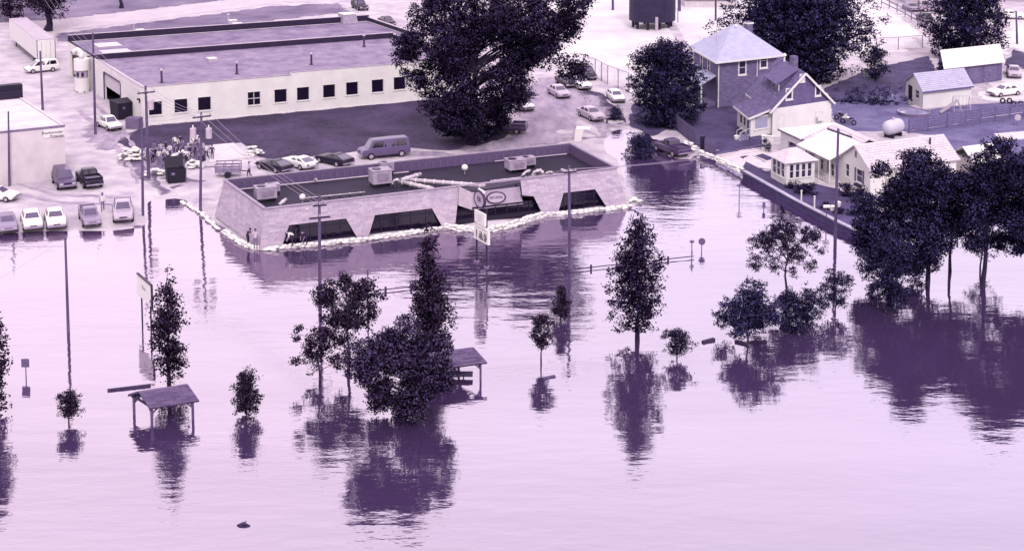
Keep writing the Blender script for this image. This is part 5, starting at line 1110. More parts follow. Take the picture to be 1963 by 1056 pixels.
def car_parts(kind,paint):
    key=(kind,paint.name)
    if key in CARCACHE: return CARCACHE[key]
    k=KIND[kind]; parts=[]; L,Wd=k['L'],k['W']; bed=k.get('bed')
    def sect(x,zb,zt,hw):
        m_=zb+(zt-zb)*.55
        return [(x,-hw*.90,zb),(x,-hw*.985,zb+.10),(x,-hw,m_),(x,-hw*.965,zt-.06),(x,-hw*.86,zt),(x,hw*.86,zt),(x,hw*.965,zt-.06),(x,hw,m_),(x,hw*.985,zb+.10),(x,hw*.90,zb)]
    secs=k['sec']; rings=[]
    for i,s in enumerate(secs):
        rings.append([Vector(p) for p in sect(*s)])
        if i<len(secs)-1:
            a,b=s,secs[i+1]; rings.append([Vector(p) for p in sect(*[(a[j]+b[j])/2+(.012 if j==2 else 0) for j in range(4)])])
    mb=MB(); mb.loft(rings)
    x0,x1,x2,x3,zr=k['cab']; hb=Wd/2*.90; ht=Wd/2*.72
    def belt(x):
        for a,b in zip(secs,secs[1:]):
            if a[0]<=x<=b[0]: t=(x-a[0])/(b[0]-a[0]); return a[2]+(b[2]-a[2])*t
        return secs[-1][2]
    zb0,zb3=belt(x0)-.02,belt(x3)-.02
    def cr(x,z,h): return Vector((x,h,z))
    # cabin hull: base ring, waist, roof edge, roof crown
    base=[(x3,-hb,zb3),(x3*.5+x0*.5,-hb*1.0,(zb0+zb3)/2),(x0,-hb*.93,zb0),(x0,hb*.93,zb0),(x3*.5+x0*.5,hb,(zb0+zb3)/2),(x3,hb,zb3)]
    top=[(x2,-ht,zr-.05),((x1+x2)/2,-ht*1.02,zr-.03),(x1,-ht*.94,zr-.05),(x1,ht*.94,zr-.05),((x1+x2)/2,ht*1.02,zr-.03),(x2,ht,zr-.05)]
    crown=[(x2-.0+.12,-ht*.75,zr),((x1+x2)/2,-ht*.78,zr+.02),(x1-.1,-ht*.7,zr),(x1-.1,ht*.7,zr),((x1+x2)/2,ht*.78,zr+.02),(x2+.12,ht*.75,zr)]
    mb.loft([[Vector(p) for p in q] for q in (base,top,crown)])
    if bed:
        zt=secs[2][2]
        bx0,bx1=-L/2+.12,x3-.12
        mb.box(((bx0+bx1)/2,-Wd/2*.9,zt+.12),(bx1-bx0,.07,.28)); mb.box(((bx0+bx1)/2,Wd/2*.9,zt+.12),(bx1-bx0,.07,.28)); mb.box((bx0,0,zt+.12),(.07,Wd*.9,.28)); mb.box((bx1,0,zt+.12),(.06,Wd*.9,.28))
    parts.append(('body',mb.mesh('body',paint),None))
    if bed:
        b=MB(); b.box(((bx0+bx1)/2,0,zt+.02),(bx1-bx0-.1,Wd*.86,.03)); parts.append(('bed_floor',b.mesh('bed_floor',m_cg if paint is m_cd else M('bed_liner',.28,.05)),None))
    def quad(pts,ins,off,nm,mt):
        c=sum((Vector(p) for p in pts),Vector())/4; n_=(Vector(pts[1])-Vector(pts[0])).cross(Vector(pts[3])-Vector(pts[0])).normalized()
        if n_.dot(c-Vector((x0*.5+x3*.5,0,1)))<0: n_=-n_
        q=[c+(Vector(p)-c)*ins+n_*off for p in pts]; b=MB(); b.hexa([p-n_*.01 for p in q],q); parts.append((nm,b.mesh(nm,mt),None))
    quad([(x0,-hb*.93,zb0),(x0,hb*.93,zb0),(x1,ht*.94,zr-.05),(x1,-ht*.94,zr-.05)],.86,.012,'windscreen',m_cgl)
    quad([(x3,-hb,zb3),(x3,hb,zb3),(x2,ht,zr-.05),(x2,-ht,zr-.05)],.82,.012,'rear_window',m_cgd if kind!='sport' else m_cgl)
    for s in (-1,1):
        nseg=1 if bed else (3 if kind in('van','minivan') else 2)
        for i in range(nseg):
            t0,t1=.06+.88*i/nseg+.015,.06+.88*(i+1)/nseg-.015
            def pt2(t,up):
                b_=Vector((x0,s*hb*.93,zb0)).lerp(Vector((x3,s*hb,zb3)),t); tp=Vector((x1,s*ht*.94,zr-.05)).lerp(Vector((x2,s*ht,zr-.05)),t); return b_.lerp(tp,up)
            mid=.5
            p=[pt2(t0,.16),pt2(t1,.16),pt2(t1,.86),pt2(t0,.86)]; quad(p,.99,.028,'side_window',m_cgd)
    # wheels
    r=k['r']; w=MB(); w.tube((0,-.11,0),(0,.11,0),r,n=16); tyre=w.mesh('tyre',m_black); w=MB(); w.tube((0,-.125,0),(0,.125,0),r*.60,n=10); rim=w.mesh('rim',m_rimm)
    for x in k['wb']:
        for s in (-1,1): parts.append(('wheel',(tyre,rim),(x,s*(Wd/2-.085),r)))
    xf,xr=L/2,-L/2; zf=secs[-1][1]+.04
    for nm,x,m_ in (('front_bumper',xf-.02,m_chr),('rear_bumper',xr+.02,m_chr)):
        b=MB(); b.box((x,0,zf+.02),(.14,Wd*.9,.15)); parts.append((nm,b.mesh(nm,m_),None))
    b=MB(); b.box((0,0,0),(.06,.34,.14)); hl=b.mesh('headlight',m_light); b=MB(); b.box((0,0,0),(.06,.3,.15)); tl=b.mesh('tail_light',m_tail)
    for s in (-1,1): parts.append(('headlight',hl,(xf-.02,s*Wd*.33,secs[-1][2]-.10))); parts.append(('tail_light',tl,(xr+.01,s*Wd*.34,secs[0][2]-.06)))
    b=MB(); b.box((xf-.01,0,secs[-1][2]-.11),(.05,Wd*.36,.12)); parts.append(('grille',b.mesh('grille',m_dark),None))
    CARCACHE[key]=parts; return parts
def car(kind,paint,u,v,du,dv,label,name='parked_car',cat='car',group='parked cars and trucks',wet=0):
    p=G(u,v); q=G(u+du,v+dv); rz=math.atan2(q.y-p.y,q.x-p.x); o=thing(name,label,cat,p,rz,group)
    for nm,me,loc in car_parts(kind,paint):
        if isinstance(me,tuple): w=inst(nm,me[0],o,loc); inst('rim',me[1],w)
        else: inst(nm,me,o,loc or (0,0,0))
    return o
car('hatch',m_cg,14,438,6,22,'grey hatchback cut by the left edge in the front row of the gravel lot')
car('sedan',m_cw,61,432,5,20,'white sedan second from the left in the front row at the water edge')
car('sedan',m_cw,106,429,5,20,'white saloon with a long roof, third from the left in the front row')
car('compickup',m_cg,172,426,8,20,'small grey pickup in the front row of the gravel lot',cat='pickup')
car('pickup',m_cl,236,416,1,20,'silver pickup with dark grille nearest the water edge pole',cat='pickup')
car('suv',m_cm,123,356,12,17,'dark maroon off-roader beside the dark pickup by the block building',cat='off-roader')
car('pickup',m_cd,171,353,-14,-15,'dark pickup seen from behind with an empty bed by the block building',cat='pickup')
car('hatch',m_cw,-4,383,20,1,'white car half cut by the left edge behind the front row')
car('compickup',m_cw,209,246,36,16,'white pickup parked by the open dumpster at the factory',cat='pickup')
car('minivan',m_cw,80,138,-50,5,'white panel van parked behind the trailer doors',name='panel_van',cat='van')
car('sport',m_cd,526,326,-50,-14,'dark low hatchback nearest the corner of the sandbagged building')
car('sport',m_cw,573,320,-50,-14,'white two door coupe between two dark cars behind the sandbagged building')
car('sport',m_cd,641,314,-50,-12,'black coupe beside the big window van')
car('van',m_cv,736,300,-60,6,'large violet grey passenger van with a row of dark windows',name='passenger_van',cat='van')
car('sedan',m_cw,1000,208,30,16,'white car half hidden by the huge spreading tree')
car('pickup',m_cm,968,254,-50,-2,'dark pickup with a pale bed rail under the huge spreading tree',cat='pickup')
car('sedan',m_cl,1071,184,30,17,'silver sedan in the drive, upper left of the two on the gravel')
car('sedan',m_cd,1085,164,30,18,'dark car mostly hidden by the overhanging leaves')
car('sedan',m_cw,1112,168,30,16,'white bonneted car half under the overhanging leaves')
car('sedan',m_cl,1133,227,30,18,'silver sedan alone in the drive beside the weedy mound')
car('hatch',m_cw,1180,193,22,18,'white hatchback tucked beside the dense round tree')
car('minivan',m_cd,1124,150,30,18,'dark green van at the tip of the overhanging leaves')
tr=car('pickup',m_cm,1287,294,-45,-16,'dark pickup at the water edge with sandbags heaped in its bed',cat='pickup')
car('sedan',m_cw,1926,183,-60,7,'white sedan parked side-on by the white shed')
car('sedan',m_cl,1943,146,6,20,'pale car facing the camera beside the white roofed outbuilding')
car('pickup',m_cd,690,18,32,15,'long dark pickup with a pale cover beyond the factory',cat='pickup')
car('sedan',m_cd,742,48,30,14,'dark car beyond the right end of the factory roof')
car('sedan',m_cd,1772,40,-40,-22,'dark car on the far lot left of the big round tree')
car('sedan',m_cg,1745,20,-40,-22,'grey car on the far lot behind the post and rail fence')
car('sedan',m_cw,1938,36,40,2,'white car on the far street at the right edge')
car('van',m_cl,1790,22,40,0,'pale van on the far lot beside the big round tree',name='passenger_van',cat='van')
# ---- semi trailer
zt_=3.95; a=P(70,77,.35+zt_); b=P(108,75,.35+zt_); c_=P(12,32,.35+zt_); d=(c_-a); d.z=0; L=min(d.length,21); d.normalize(); w_=Vector((d.y,-d.x,0)); 
if w_.x<0: w_=-w_
base=Vector((a.x,a.y,.35)); WT=2.55
tr=thing('semi_trailer','long white box trailer with double rear doors at the top left','trailer',base+w_*WT/2+d*L/2)
def tb(mb,l0,l1,w0,w1,z0,z1,m=0): mb.hexa([base+d*l0+w_*w0+Vector((0,0,z0)),base+d*l0+w_*w1+Vector((0,0,z0)),base+d*l1+w_*w1+Vector((0,0,z0)),base+d*l1+w_*w0+Vector((0,0,z0))],[base+d*l0+w_*w0+Vector((0,0,z1)),base+d*l0+w_*w1+Vector((0,0,z1)),base+d*l1+w_*w1+Vector((0,0,z1)),base+d*l1+w_*w0+Vector((0,0,z1))],m)
mb=MB(); tb(mb,.05,L,0,WT,1.15,zt_-.06); mb.build('body',m_white,tr)
mb=MB(); tb(mb,.0,L+.02,-.02,WT+.02,zt_-.059,zt_); mb.build('roof',M('trailer_roof',.78,.05,.6,.6),tr)
for i in range(2): mb=MB(); tb(mb,-.03,.045,.06+i*1.23,1.26+i*1.23,1.25,zt_-.2); dd=mb.build('door',m_white,tr); mb=MB(); tb(mb,-.07,-.032,.62+i*1.23,.67+i*1.23,1.3,zt_-.25); mb.build('lock_bar',m_metal,dd)
mb=MB()
for x in (0,WT-.07): tb(mb,-.05,.04,x-.02,x+.09,1.15,zt_-.06)
mb.build('corner_post',m_trim,tr)
mb=MB(); tb(mb,.3,L-.5,.3,WT-.3,.9,1.14); mb.build('chassis',m_dark,tr)
for x in (1.2,2.4):
    for y in (.2,WT-.2): mb=MB(); q=base+d*x+w_*y+Vector((0,0,.5)); mb.tube(q-w_*.22,q+w_*.22,.5,n=14); mb.build('wheel',m_black,tr)
mb=MB()
for y in (.5,WT-.5): q=base+d*(L-2.5)+w_*y; mb.tube(q,q+Vector((0,0,1.1)),.09,n=6)
mb.build('landing_gear',m_dark,tr)
# ================================================================== SHELTERS, SANDBAGS, STREET FURNITURE
m_shl=M('shelter_shingles',.40,.09,1.5,.9,kv=.6)
EYS=P(244,756,1.3)-P(286,782,1.3)
def shelter(eL,eR,label,ze=1.3,zr=1.98,group='picnic shelters'):
    a=P(*eL,ze); b=P(*eR,ze); ex=(b-a); L=ex.length; ex.normalize(); span=EYS.length; ey=EYS.normalized(); o=thing('picnic_shelter',label,'picnic shelter',((a+b)/2+ey*span/2).xy.to_3d(),0,group)
    f=lambda x,y,z: Vector((a.x,a.y,0))+ex*x+ey*y+Vector((0,0,z))
    p=(span/2)
    mb=MB(); slab(mb,[f(0,0,ze),f(L,0,ze),f(L,p,zr),f(0,p,zr)],.1); slab(mb,[f(0,span,ze),f(L,span,ze),f(L,p,zr),f(0,p,zr)],.1); mb.build('roof',m_woodd,o)
    roof_courses([f(0,0,ze+.01),f(L,0,ze+.01),f(L,p,zr+.01),f(0,p,zr+.01)],9,o,m_shl,.05); roof_courses([f(L,span,ze+.01),f(0,span,ze+.01),f(0,p,zr+.01),f(L,p,zr+.01)],9,o,m_shl,.05)
    for x in (.25,L-.3):
        for y in (.28,span-.28):
            mb=MB(); mb.beam(f(x,y,-1.3),f(x,y,ze-.02+.12),.15,.15); po=mb.build('post',m_wood,o)
            mb=MB(); s=1 if x<1 else -1; t=1 if y<1 else -1; mb.beam(f(x,y,ze-.5),f(x+s*.5,y,ze-.03),.09,.09); mb.beam(f(x,y,ze-.5),f(x,y+t*.5,ze+.15),.09,.09); mb.build('brace',m_wood,po)
    mb=MB(); mb.beam(f(.1,.28,ze-.02),f(L-.1,.28,ze-.02),.1,.16); mb.beam(f(.1,span-.28,ze-.02),f(L-.1,span-.28,ze-.02),.1,.16); mb.beam(f(.25,.1,ze-.03),f(.25,span-.1,ze-.03),.1,.14); mb.beam(f(L-.3,.1,ze-.03),f(L-.3,span-.1,ze-.03),.1,.14); mb.build('beam',m_woodd,o)
    return f
shelter((287,783),(382,768),'shingled picnic shelter standing in the flood in front of the slim columnar tree')
f=shelter((846,707),(934,695),'shingled picnic shelter partly behind the large round bushy tree')
c=f(1.6,1.4,.0); tb_=thing('picnic_table','flooded picnic table with only its top showing under the right shelter','picnic table',c)
mb=MB()
for i in range(5): pass
for i in range(4): mb=MB(); mb.box(c+Vector((.25,-.36+i*.24,.30)),(2.6,.21,.05)); mb.build('plank',m_woodd,tb_)
for s in (-.8,.9): mb=MB(); mb.beam(c+Vector((s,-.4,-.5)),c+Vector((s,.0,.27)),.08,.08); mb.beam(c+Vector((s,.4,-.5)),c+Vector((s,.0,.27)),.08,.08); mb.build('leg',m_woodd,tb_)

# ---- floating planks
def plank(u0,v0,u1,v1,label,w=.22,h=.12,m=m_woodd):
    a,b=P(u0,v0,.03),P(u1,v1,.05); mb=MB(); mb.beam(a,b,w,h); o=mb.build('floating_beam',m,None); tag(o,label,'beam','floating timbers')
plank(206,748,289,738,'long dark floating beam left of the picnic shelter with the slim columnar tree',.2,.16)
plank(1041,725,1064,720,'short pale floating plank below the lollipop sapling',.2,.1,m_wood)
plank(1347,656,1369,650,'short dark floating beam right of the fan shaped shrub',.28,.2)
plank(1410,654,1434,660,'dark beam tilted in the water at the trunk of the pale leaved tree',.28,.2)
c=P(466,1007,0); o=thing('driftwood','small dark clump of driftwood in the open water at the bottom','driftwood',c); mb=MB(); mb.path([c+Vector((-.35,0,.02)),c+Vector((0,.1,.1)),c+Vector((.4,-.05,.03))],[.04,.09,.03],6); mb.build('stick',m_woodd,o); mb=MB(); mb.path([c+Vector((-.2,-.15,.02)),c+Vector((.1,.05,.12)),c+Vector((.15,.2,.2))],[.03,.05,.02],5); mb.build('stick',m_woodd,o)

# ---- submerged rail with post tops
ra,rb=(690,560),(1330,491); o=thing('guard_rail','long dark rail with post tops just above the water across the middle','guard rail',P(1010,525,0))
mb=MB(); pr=None
for i in range(14):
    t=i/13; p=P(ra[0]+(rb[0]-ra[0])*t,ra[1]+(rb[1]-ra[1])*t,.16)
    if pr is not None: mb=MB(); mb.beam(pr,p,.06,.07); mb.build('rail',m_woodd,o)
    pr=p
    if 0<i<13: mb=MB(); mb.box((p.x,p.y,.12),(.16,.2,.5)); mb.build('post',m_woodd,o)

# ---- signs and posts in the water
def sign(u,vb,vt,label,shape='square',w=.7,h=.8,turn=0,text=None):
    b=P(u,vb,0); z=zat(b.x,b.y,vt); o=thing('road_sign',label,'road sign',b,turn,'signs standing in the water'); mb=MB(); mb.tube((0,0,-1),(0,0,z),.045,n=6); mb.build('post',m_trim,o,world=False)
    mb=MB()
    if shape=='round': mb.tube((0,-.06,z-w/2),(0,-.10,z-w/2),w/2,n=18)
    else: mb.box((0,-.07,z-h/2),(w,.035,h))
    pl=mb.build('plate',M('sign_back',.42,.04,2,.6),o,world=False)
    mb=MB(); mb.box((0,-.045,z-h*.5),(.1,.05,.3)); mb.build('bracket',m_dark,pl,world=False); return o
sign(50,722,687,'square grey road sign on a thin post near the left edge','square',.55,.6)
sign(1345,481,456,'round dark sign in the water, right of the rail end','round',.62,.62)
sign(1326,487,461,'thin post with a small cross plate beside the round dark sign','square',.4,.18)
sign(1417,384,354,'thin leaning post with a small blade near the sandbagged street','square',.55,.16)
sign(1464,403,388,'short thick marker post in front of the retaining wall','square',.3,.5)
sign(1326,500,480,'stub post at the very end of the rail','square',.12,.3)
for i,(u,vb,vt,lab) in enumerate([(1536,390,366,'white fence post on the lawn, left of two'),(1561,404,377,'white fence post on the lawn, right of two')]):
    b=P(u,vb,.62); o=thing('lawn_post',lab,'post',b,0,'white lawn posts'); mb=MB(); mb.tube((0,0,0),(0,0,zat(b.x,b.y,vt)-.62),.07,n=6); mb.build('shaft',m_white,o,world=False); mb=MB(); mb.box((0,0,zat(b.x,b.y,vt)-.60),(.18,.18,.05)); mb.build('cap',m_white,o,world=False)
# billboard on two posts
bA,bB=P(273,618,0),P(290,634,0); mid=(bA+bB)/2; z0=zat(bA.x,bA.y,566); z1=zat(bA.x,bA.y,527)
o=thing('billboard','white billboard on two dark posts left of the slim columnar tree','billboard',mid); EXb=(bB-bA).normalized(); nb=Vector((EXb.y,-EXb.x,0))
if nb.x>0: nb=-nb
EXb=Vector((0,0,1)).cross(nb).normalized()
for q in (bA,bB): mb=MB(); mb.tube(q+Vector((0,0,-1)),q+Vector((0,0,z1-.1)),.07,n=6); mb.build('post',m_dark,o)
Lb=(bB-bA).length+1.2; c=Vector((mid.x,mid.y,(z0+z1)/2))-nb*0+EXb*.15
mb=MB(); mb.box(c+nb*.14,(Lb,.12,z1-z0),0,0,.5,(EXb,nb,Vector((0,0,1)))); pn=mb.build('panel',m_white,o)
mb=MB(); mb.beam(c+nb*.14-EXb*(Lb/2+.01)+Vector((0,0,(z1-z0)/2+.04)),c+nb*.14+EXb*(Lb/2+.01)+Vector((0,0,(z1-z0)/2+.04)),.2,.08); mb.beam(c+nb*.14+EXb*(Lb/2+.06)-Vector((0,0,(z1-z0)/2+.2)),c+nb*.14+EXb*(Lb/2+.06)+Vector((0,0,(z1-z0)/2)),.2,.12,up=nb); mb.build('frame',m_dark,o)
text_mesh('Mon',.45,m_face,pn,c+nb*.215+Vector((0,0,.15)),EXb,Vector((0,0,1))); 

# ---- sandbags
def bagmesh(seed):
    r=random.Random(seed); b=bmesh.new(); bmesh.ops.create_cube(b,size=1); bmesh.ops.subdivide_edges(b,edges=b.edges[:],cuts=2,use_grid_fill=True)
    for v in b.verts:
        x,y,z=v.co; k=1-.35*(abs(x)*2)**3*.5; v.co=Vector((x*.62+r.uniform(-.03,.03),y*.40*k+r.uniform(-.02,.02),z*.24*(1-.55*(max(abs(x),abs(y))*2)**3)+r.uniform(-.012,.012)))
    me=bpy.data.meshes.new('sandbag'); b.to_mesh(me); b.free(); me.materials.append(m_bag); at=me.attributes.new('var','FLOAT','FACE'); at.data.foreach_set('value',[r.uniform(.5,1)]*len(me.polygons)); me.polygons.foreach_set('use_smooth',[True]*len(me.polygons)); return me
BAGS=[bagmesh(i) for i in range(6)]; nbag=[0]; extra=MB()
def bag(p,rz,label,group,tilt=.0,force=False):
    me=random.choice(BAGS); rot=(random.uniform(-.12,.12)+tilt,random.uniform(-.1,.1),rz)
    if nbag[0]>=300 or force:
        R=Matrix.Rotation(rz,3,'Z'); i0=len(extra.v)
        for v in me.vertices: extra.v.append(tuple(p+R@v.co))
        for q in me.polygons: extra.f.append(tuple(i0+k for k in q.vertices)); extra.m.append(0); extra.a.append(.7)
        return
    nbag[0]+=1; o=bpy.data.objects.new('sandbag',me); COL.objects.link(o); o.location=p; o.rotation_euler=rot; tag(o,label,'sandbag',group)
def levee(px,z0,courses,label,group,pitch=.58,jit=.08,water=True,row_h=.15,lateral=0):
    pts=[P(u,v,z0) for u,v in px]; seg=[(b-a).length for a,b in zip(pts,pts[1:])]; tot=sum(seg)
    for c in range(courses):
        s=(c%2)*pitch/2
        while s<tot:
            q=s; i=0
            while i<len(seg)-1 and q>seg[i]: q-=seg[i]; i+=1
            d=(pts[i+1]-pts[i]).normalized(); p=pts[i]+d*q; rz=math.atan2(d.y,d.x)
            bk=Vector((-d.y,d.x,0))
            bag(p+bk*(random.uniform(-jit,jit)*1.8+c*.05)+Vector((0,0,c*row_h+.06+random.uniform(-.03,.05))),rz+random.uniform(-.5,.5),label,group); s+=pitch*random.uniform(.9,1.08)
levee([(540,476),(620,470),(700,461),(740,455),(800,447),(850,439)],.02,2,'white sandbag in the straight wall below the two left trapezoid windows','sandbags along the left front of the shingle building')
levee([(852,438),(890,443),(925,447),(962,440),(1000,430),(1020,421),(1040,415)],.02,3,'white sandbag in the bulging wall around the dark entry','sandbags around the entry')
levee([(1044,414),(1110,408),(1160,403),(1212,397)],.02,2,'white sandbag in the wall below the right trapezoid window','sandbags along the right front of the shingle building')
levee([(350,388),(384,408),(410,431),(425,443)],.05,1,'white sandbag in the thin curved line near the transformer pole','sandbags in the thin curved line',.7)
levee([(428,446),(445,457),(468,470),(486,478),(530,479)],.02,2,'white sandbag at the left corner of the shingle building','sandbags at the left corner')
levee([(1340,296),(1362,304),(1380,311),(1400,321),(1420,331)],.3,3,'white sandbag in the line across the flooded street end','sandbags across the street end',.6)
levee([(1206,390),(1216,384),(1228,390)],.05,2,'white sandbag at the right corner of the shingle building','sandbags at the right corner',.5,.15)
def pile(u,v,rx,ry,h,n_,label,group,z=None):
    c=G(u,v) if z is None else P(u,v,z)
    for i in range(n_):
        t=random.random()**.7; a=random.uniform(0,6.28); r=math.sqrt(random.random())
        x,y=rx*r*math.cos(a),ry*r*math.sin(a); zz=h*(1-r*r*.9)*random.uniform(.35,1)
        bag(c+Vector((x,y,zz+.08)),random.uniform(0,3.14),label,group)
pile(1318,290,.9,.7,1.2,16,'white sandbag heaped at the bed of the dark pickup','sandbags in the pickup bed')
pile(255,305,1.7,1.2,1.3,60,'white sandbag in the largest heap left of the volunteers','sandbags in the largest heap')
pile(348,306,1.0,.8,1.2,26,'white sandbag heaped among the volunteers','sandbags among the volunteers')
pile(372,322,.9,.7,1.0,22,'white sandbag heaped beside the dark dumpster','sandbags beside the dumpster')
pile(300,337,1.3,.6,.7,18,'white sandbag at the foot of the grey pole','sandbags at the grey pole')
pile(483,297,1.1,.8,1.0,18,'white sandbag at the right end of the concrete slab','sandbags at the slab end')
if extra.f: o=extra.build('sandbag',m_bag,None,smooth=True); tag(o,'loose white sandbags in heaps around the volunteers','sandbags',kind='stuff')
# ---- dumpsters, crates, trailer, misc
def dumpster(u,v,du,dv,w,d_,h,label,lid=True,open_=True,mat=None):
    p=G(u,v); q=G(u+du,v+dv); rz=math.atan2(q.y-p.y,q.x-p.x); o=thing('dumpster',label,'dumpster',p,rz); mb=MB(); m_=mat or M('dumpster_paint',.05,.03,1,.7)
    f=[(-w/2,-d_/2),(w/2,-d_/2),(w/2,d_/2),(-w/2,d_/2)]
    t=.06
    mb.hexa([(x*.92,y*.92,.12) for x,y in f],[(x*.92,y*.92,.2) for x,y in f])
    for i in range(4):
        a,b=f[i],f[(i+1)%4]; nx_,ny_=(a[1]-b[1]),(b[0]-a[0]); l_=math.hypot(nx_,ny_); nx_/=l_; ny_/=l_; sg=1
        A0=Vector((a[0]*.92,a[1]*.92,.2)); B0=Vector((b[0]*.92,b[1]*.92,.2)); A1=Vector((a[0],a[1],h)); B1=Vector((b[0],b[1],h)); n_=Vector((nx_,ny_,0))*t
        mb.hexa([A0,B0,B0+n_,A0+n_],[A1,B1,B1+n_,A1+n_])
    mb.build('bin_body',m_,o,world=False)
    if lid: mb=MB(); mb.hexa([(-w/2,d_/2-.05,h+.02),(w/2,d_/2-.05,h+.02),(w/2,d_/2+.05,h+.02),(-w/2,d_/2+.05,h+.02)],[(-w/2,d_/2+.35,h+1.0),(w/2,d_/2+.35,h+1.0),(w/2,d_/2+.42,h+1.0),(-w/2,d_/2+.42,h+1.0)]); mb.build('open_lid',m_,o,world=False)
    else: mb=MB(); mb.hexa([(-w/2,-d_/2,h+.01),(w/2,-d_/2,h+.01),(w/2,d_/2,h+.01),(-w/2,d_/2,h+.01)],[(-w/2,-d_/2,h+.06),(w/2,-d_/2,h+.06),(w/2,d_/2,h+.2),(-w/2,d_/2,h+.2)]); mb.build('lid',m_,o,world=False)
    for x in (-w*.35,w*.35): 
        mb=MB(); mb.tube((x,-d_*.3,.08),(x,d_*.3,.08),.1,n=8); mb.build('wheel',m_black,o,world=False)
    mb=MB(); mb.box((-w*.2,-d_/2*1.0-.02,h*.72),(.34,.02,.26)); mb.build('label_plate',m_trim,o,world=False)
    return o
dumpster(337,349,20,-2,1.9,1.4,1.45,'dark open dumpster in front of the volunteers filling sandbags')
dumpster(237,226,18,-3,2.5,2.2,2.0,'large black skip beside the factory corner',lid=False)
c=G(258,246); o=thing('crate','grey slatted crate between the black skip and the factory wall','crate',c,rad(-15))
for i in range(5): mb=MB(); mb.box((0,-.6,.15+.26*i),(1.7,.05,.22)); mb.build('slat',m_trim,o,world=False)
mb=MB(); mb.box((0,0,.66),(1.6,1.1,1.25)); mb.build('box_body',M('crate_wood',.45,.06),o,world=False)
# small cargo trailer near the corner of the shingle building
c=G(438,338); o=thing('utility_trailer','small flat utility trailer with railings behind the left corner of the shingle building','trailer',c,rad(4))
mb=MB(); mb.box((0,0,.62),(2.6,1.5,.12)); mb.build('deck',M('trailer_deck',.55,.05),o,world=False)
for s in (-.72,.72):
    mb=MB(); 
    for z in (.85,1.15,1.45): mb.box((0,s,z),(2.6,.05,.09))
    for x in (-1.25,-.4,.4,1.25): mb.box((x,s,1.0),(.07,.07,.95))
    mb.build('side_rail',m_trim,o,world=False)
for s in (-.8,.8): mb=MB(); mb.tube((0,s-.1,.34),(0,s+.1,.34),.34,n=14); mb.build('wheel',m_black,o,world=False)
mb=MB(); mb.beam((1.3,0,.6),(2.3,0,.45),.09,.09); mb.build('drawbar',m_dark,o,world=False)
# white sheet sign panel leaning at the far right corner of the building
c=G(1112,272); o=thing('leaning_panel','bent white sheet standing behind the right corner of the shingle roof','panel',c,rad(6)); mb=MB(); mb.hexa([(-.7,0,.0),(.1,0,.0),(.1,.08,.0),(-.7,.08,.0)],[(-.55,-.1,1.5),(.4,-.1,1.5),(.4,-.02,1.5),(-.55,-.02,1.5)]); mb.build('sheet',m_white,o,world=False); mb=MB(); mb.hexa([(-.5,-.1,1.48),(1.1,-.1,1.38),(1.3,.8,1.5),(-.3,.8,1.6)],[(-.5,-.1,1.53),(1.1,-.1,1.43),(1.3,.8,1.55),(-.3,.8,1.65)]); mb.build('flap',m_white,o,world=False)
c=G(1213,393); 
# ---- fences
def chainlink(px,h,label,post=3.0,top=True,strands=True):
    pts=[G(u,v) for u,v in px]; o=thing('chain_link_fence',label,'fence',pts[0]); mesh_=MB()
    for a,b in zip(pts,pts[1:]):
        k=max(1,round((b-a).length/post))
        for i in range(k+1):
            if i==0 and a is not pts[0]: continue
            p=a.lerp(b,i/k); mb=MB(); mb.tube(p,p+Vector((0,0,h)),.055,n=6); mb.build('post',m_trim,o)
        mb=MB(); mb.tube(a+Vector((0,0,h)),b+Vector((0,0,h)),.035,n=5); mb.build('top_rail',m_trim,o)
        L=(b-a).length; d=(b-a)/L; n_=int(L/.35)
        for i in range(n_):
            s=i*.35; t=min(L,s+h)
            mesh_.tube(a+d*s,a+d*t+Vector((0,0,min(h,t-s))),.008,n=3,cap=False)
            mesh_.tube(a+d*s+Vector((0,0,h)),a+d*t+Vector((0,0,h-min(h,t-s))),.008,n=3,cap=False)
    mo=mesh_.build('wire_mesh',m_trim,o,fix=False); mo['kind']='stuff'
chainlink([(1118,140),(1141,150),(1165,163),(1205,178)],2.6,'tall chain link fence along the bright gravel lot')
chainlink([(1680,98),(1722,96),(1768,92)],1.9,'low chain link fence across the back of the bright lot')
# post and rail fence on the far lot
def railfence(px,h,label,nb=2,post=3.0,bw=.16,mat=None,name='rail_fence'):
    pts=[G(u,v) for u,v in px]; o=thing(name,label,'fence',pts[0]); mt=mat or m_trim
    for a,b in zip(pts,pts[1:]):
        k=max(1,round((b-a).length/post)); d=(b-a).normalized(); sd_=Vector((d.y,-d.x,0))
        if sd_.y>0: sd_=-sd_
        for i in range(k+1):
            if i==0 and a is not pts[0]: continue
            p=a.lerp(b,i/k); mb=MB(); mb.beam(p-Vector((0,0,.1)),p+Vector((0,0,h+.12)),.14,.14); mb.build('post',mt,o)
        for i in range(k):
            p,q=a.lerp(b,i/k+.002),a.lerp(b,(i+1)/k-.002)
            for j in range(nb):
                z=h*(j+.75)/nb-.0; mb=MB(); mb.beam(p+sd_*.10+Vector((0,0,z)),q+sd_*.10+Vector((0,0,z)),.05,bw); mb.build('board',mt,o)
railfence([(1690,10),(1735,32),(1772,54)],1.5,'pale post and rail fence running diagonally along the far lot',2,4.0)
railfence([(1742,256),(1850,241),(1990,221)],1.75,'long grey board fence with close horizontal boards behind the cottages',6,2.6,.22,M('fence_board',.46,.06,2,.85,shift=.4),'board_fence')
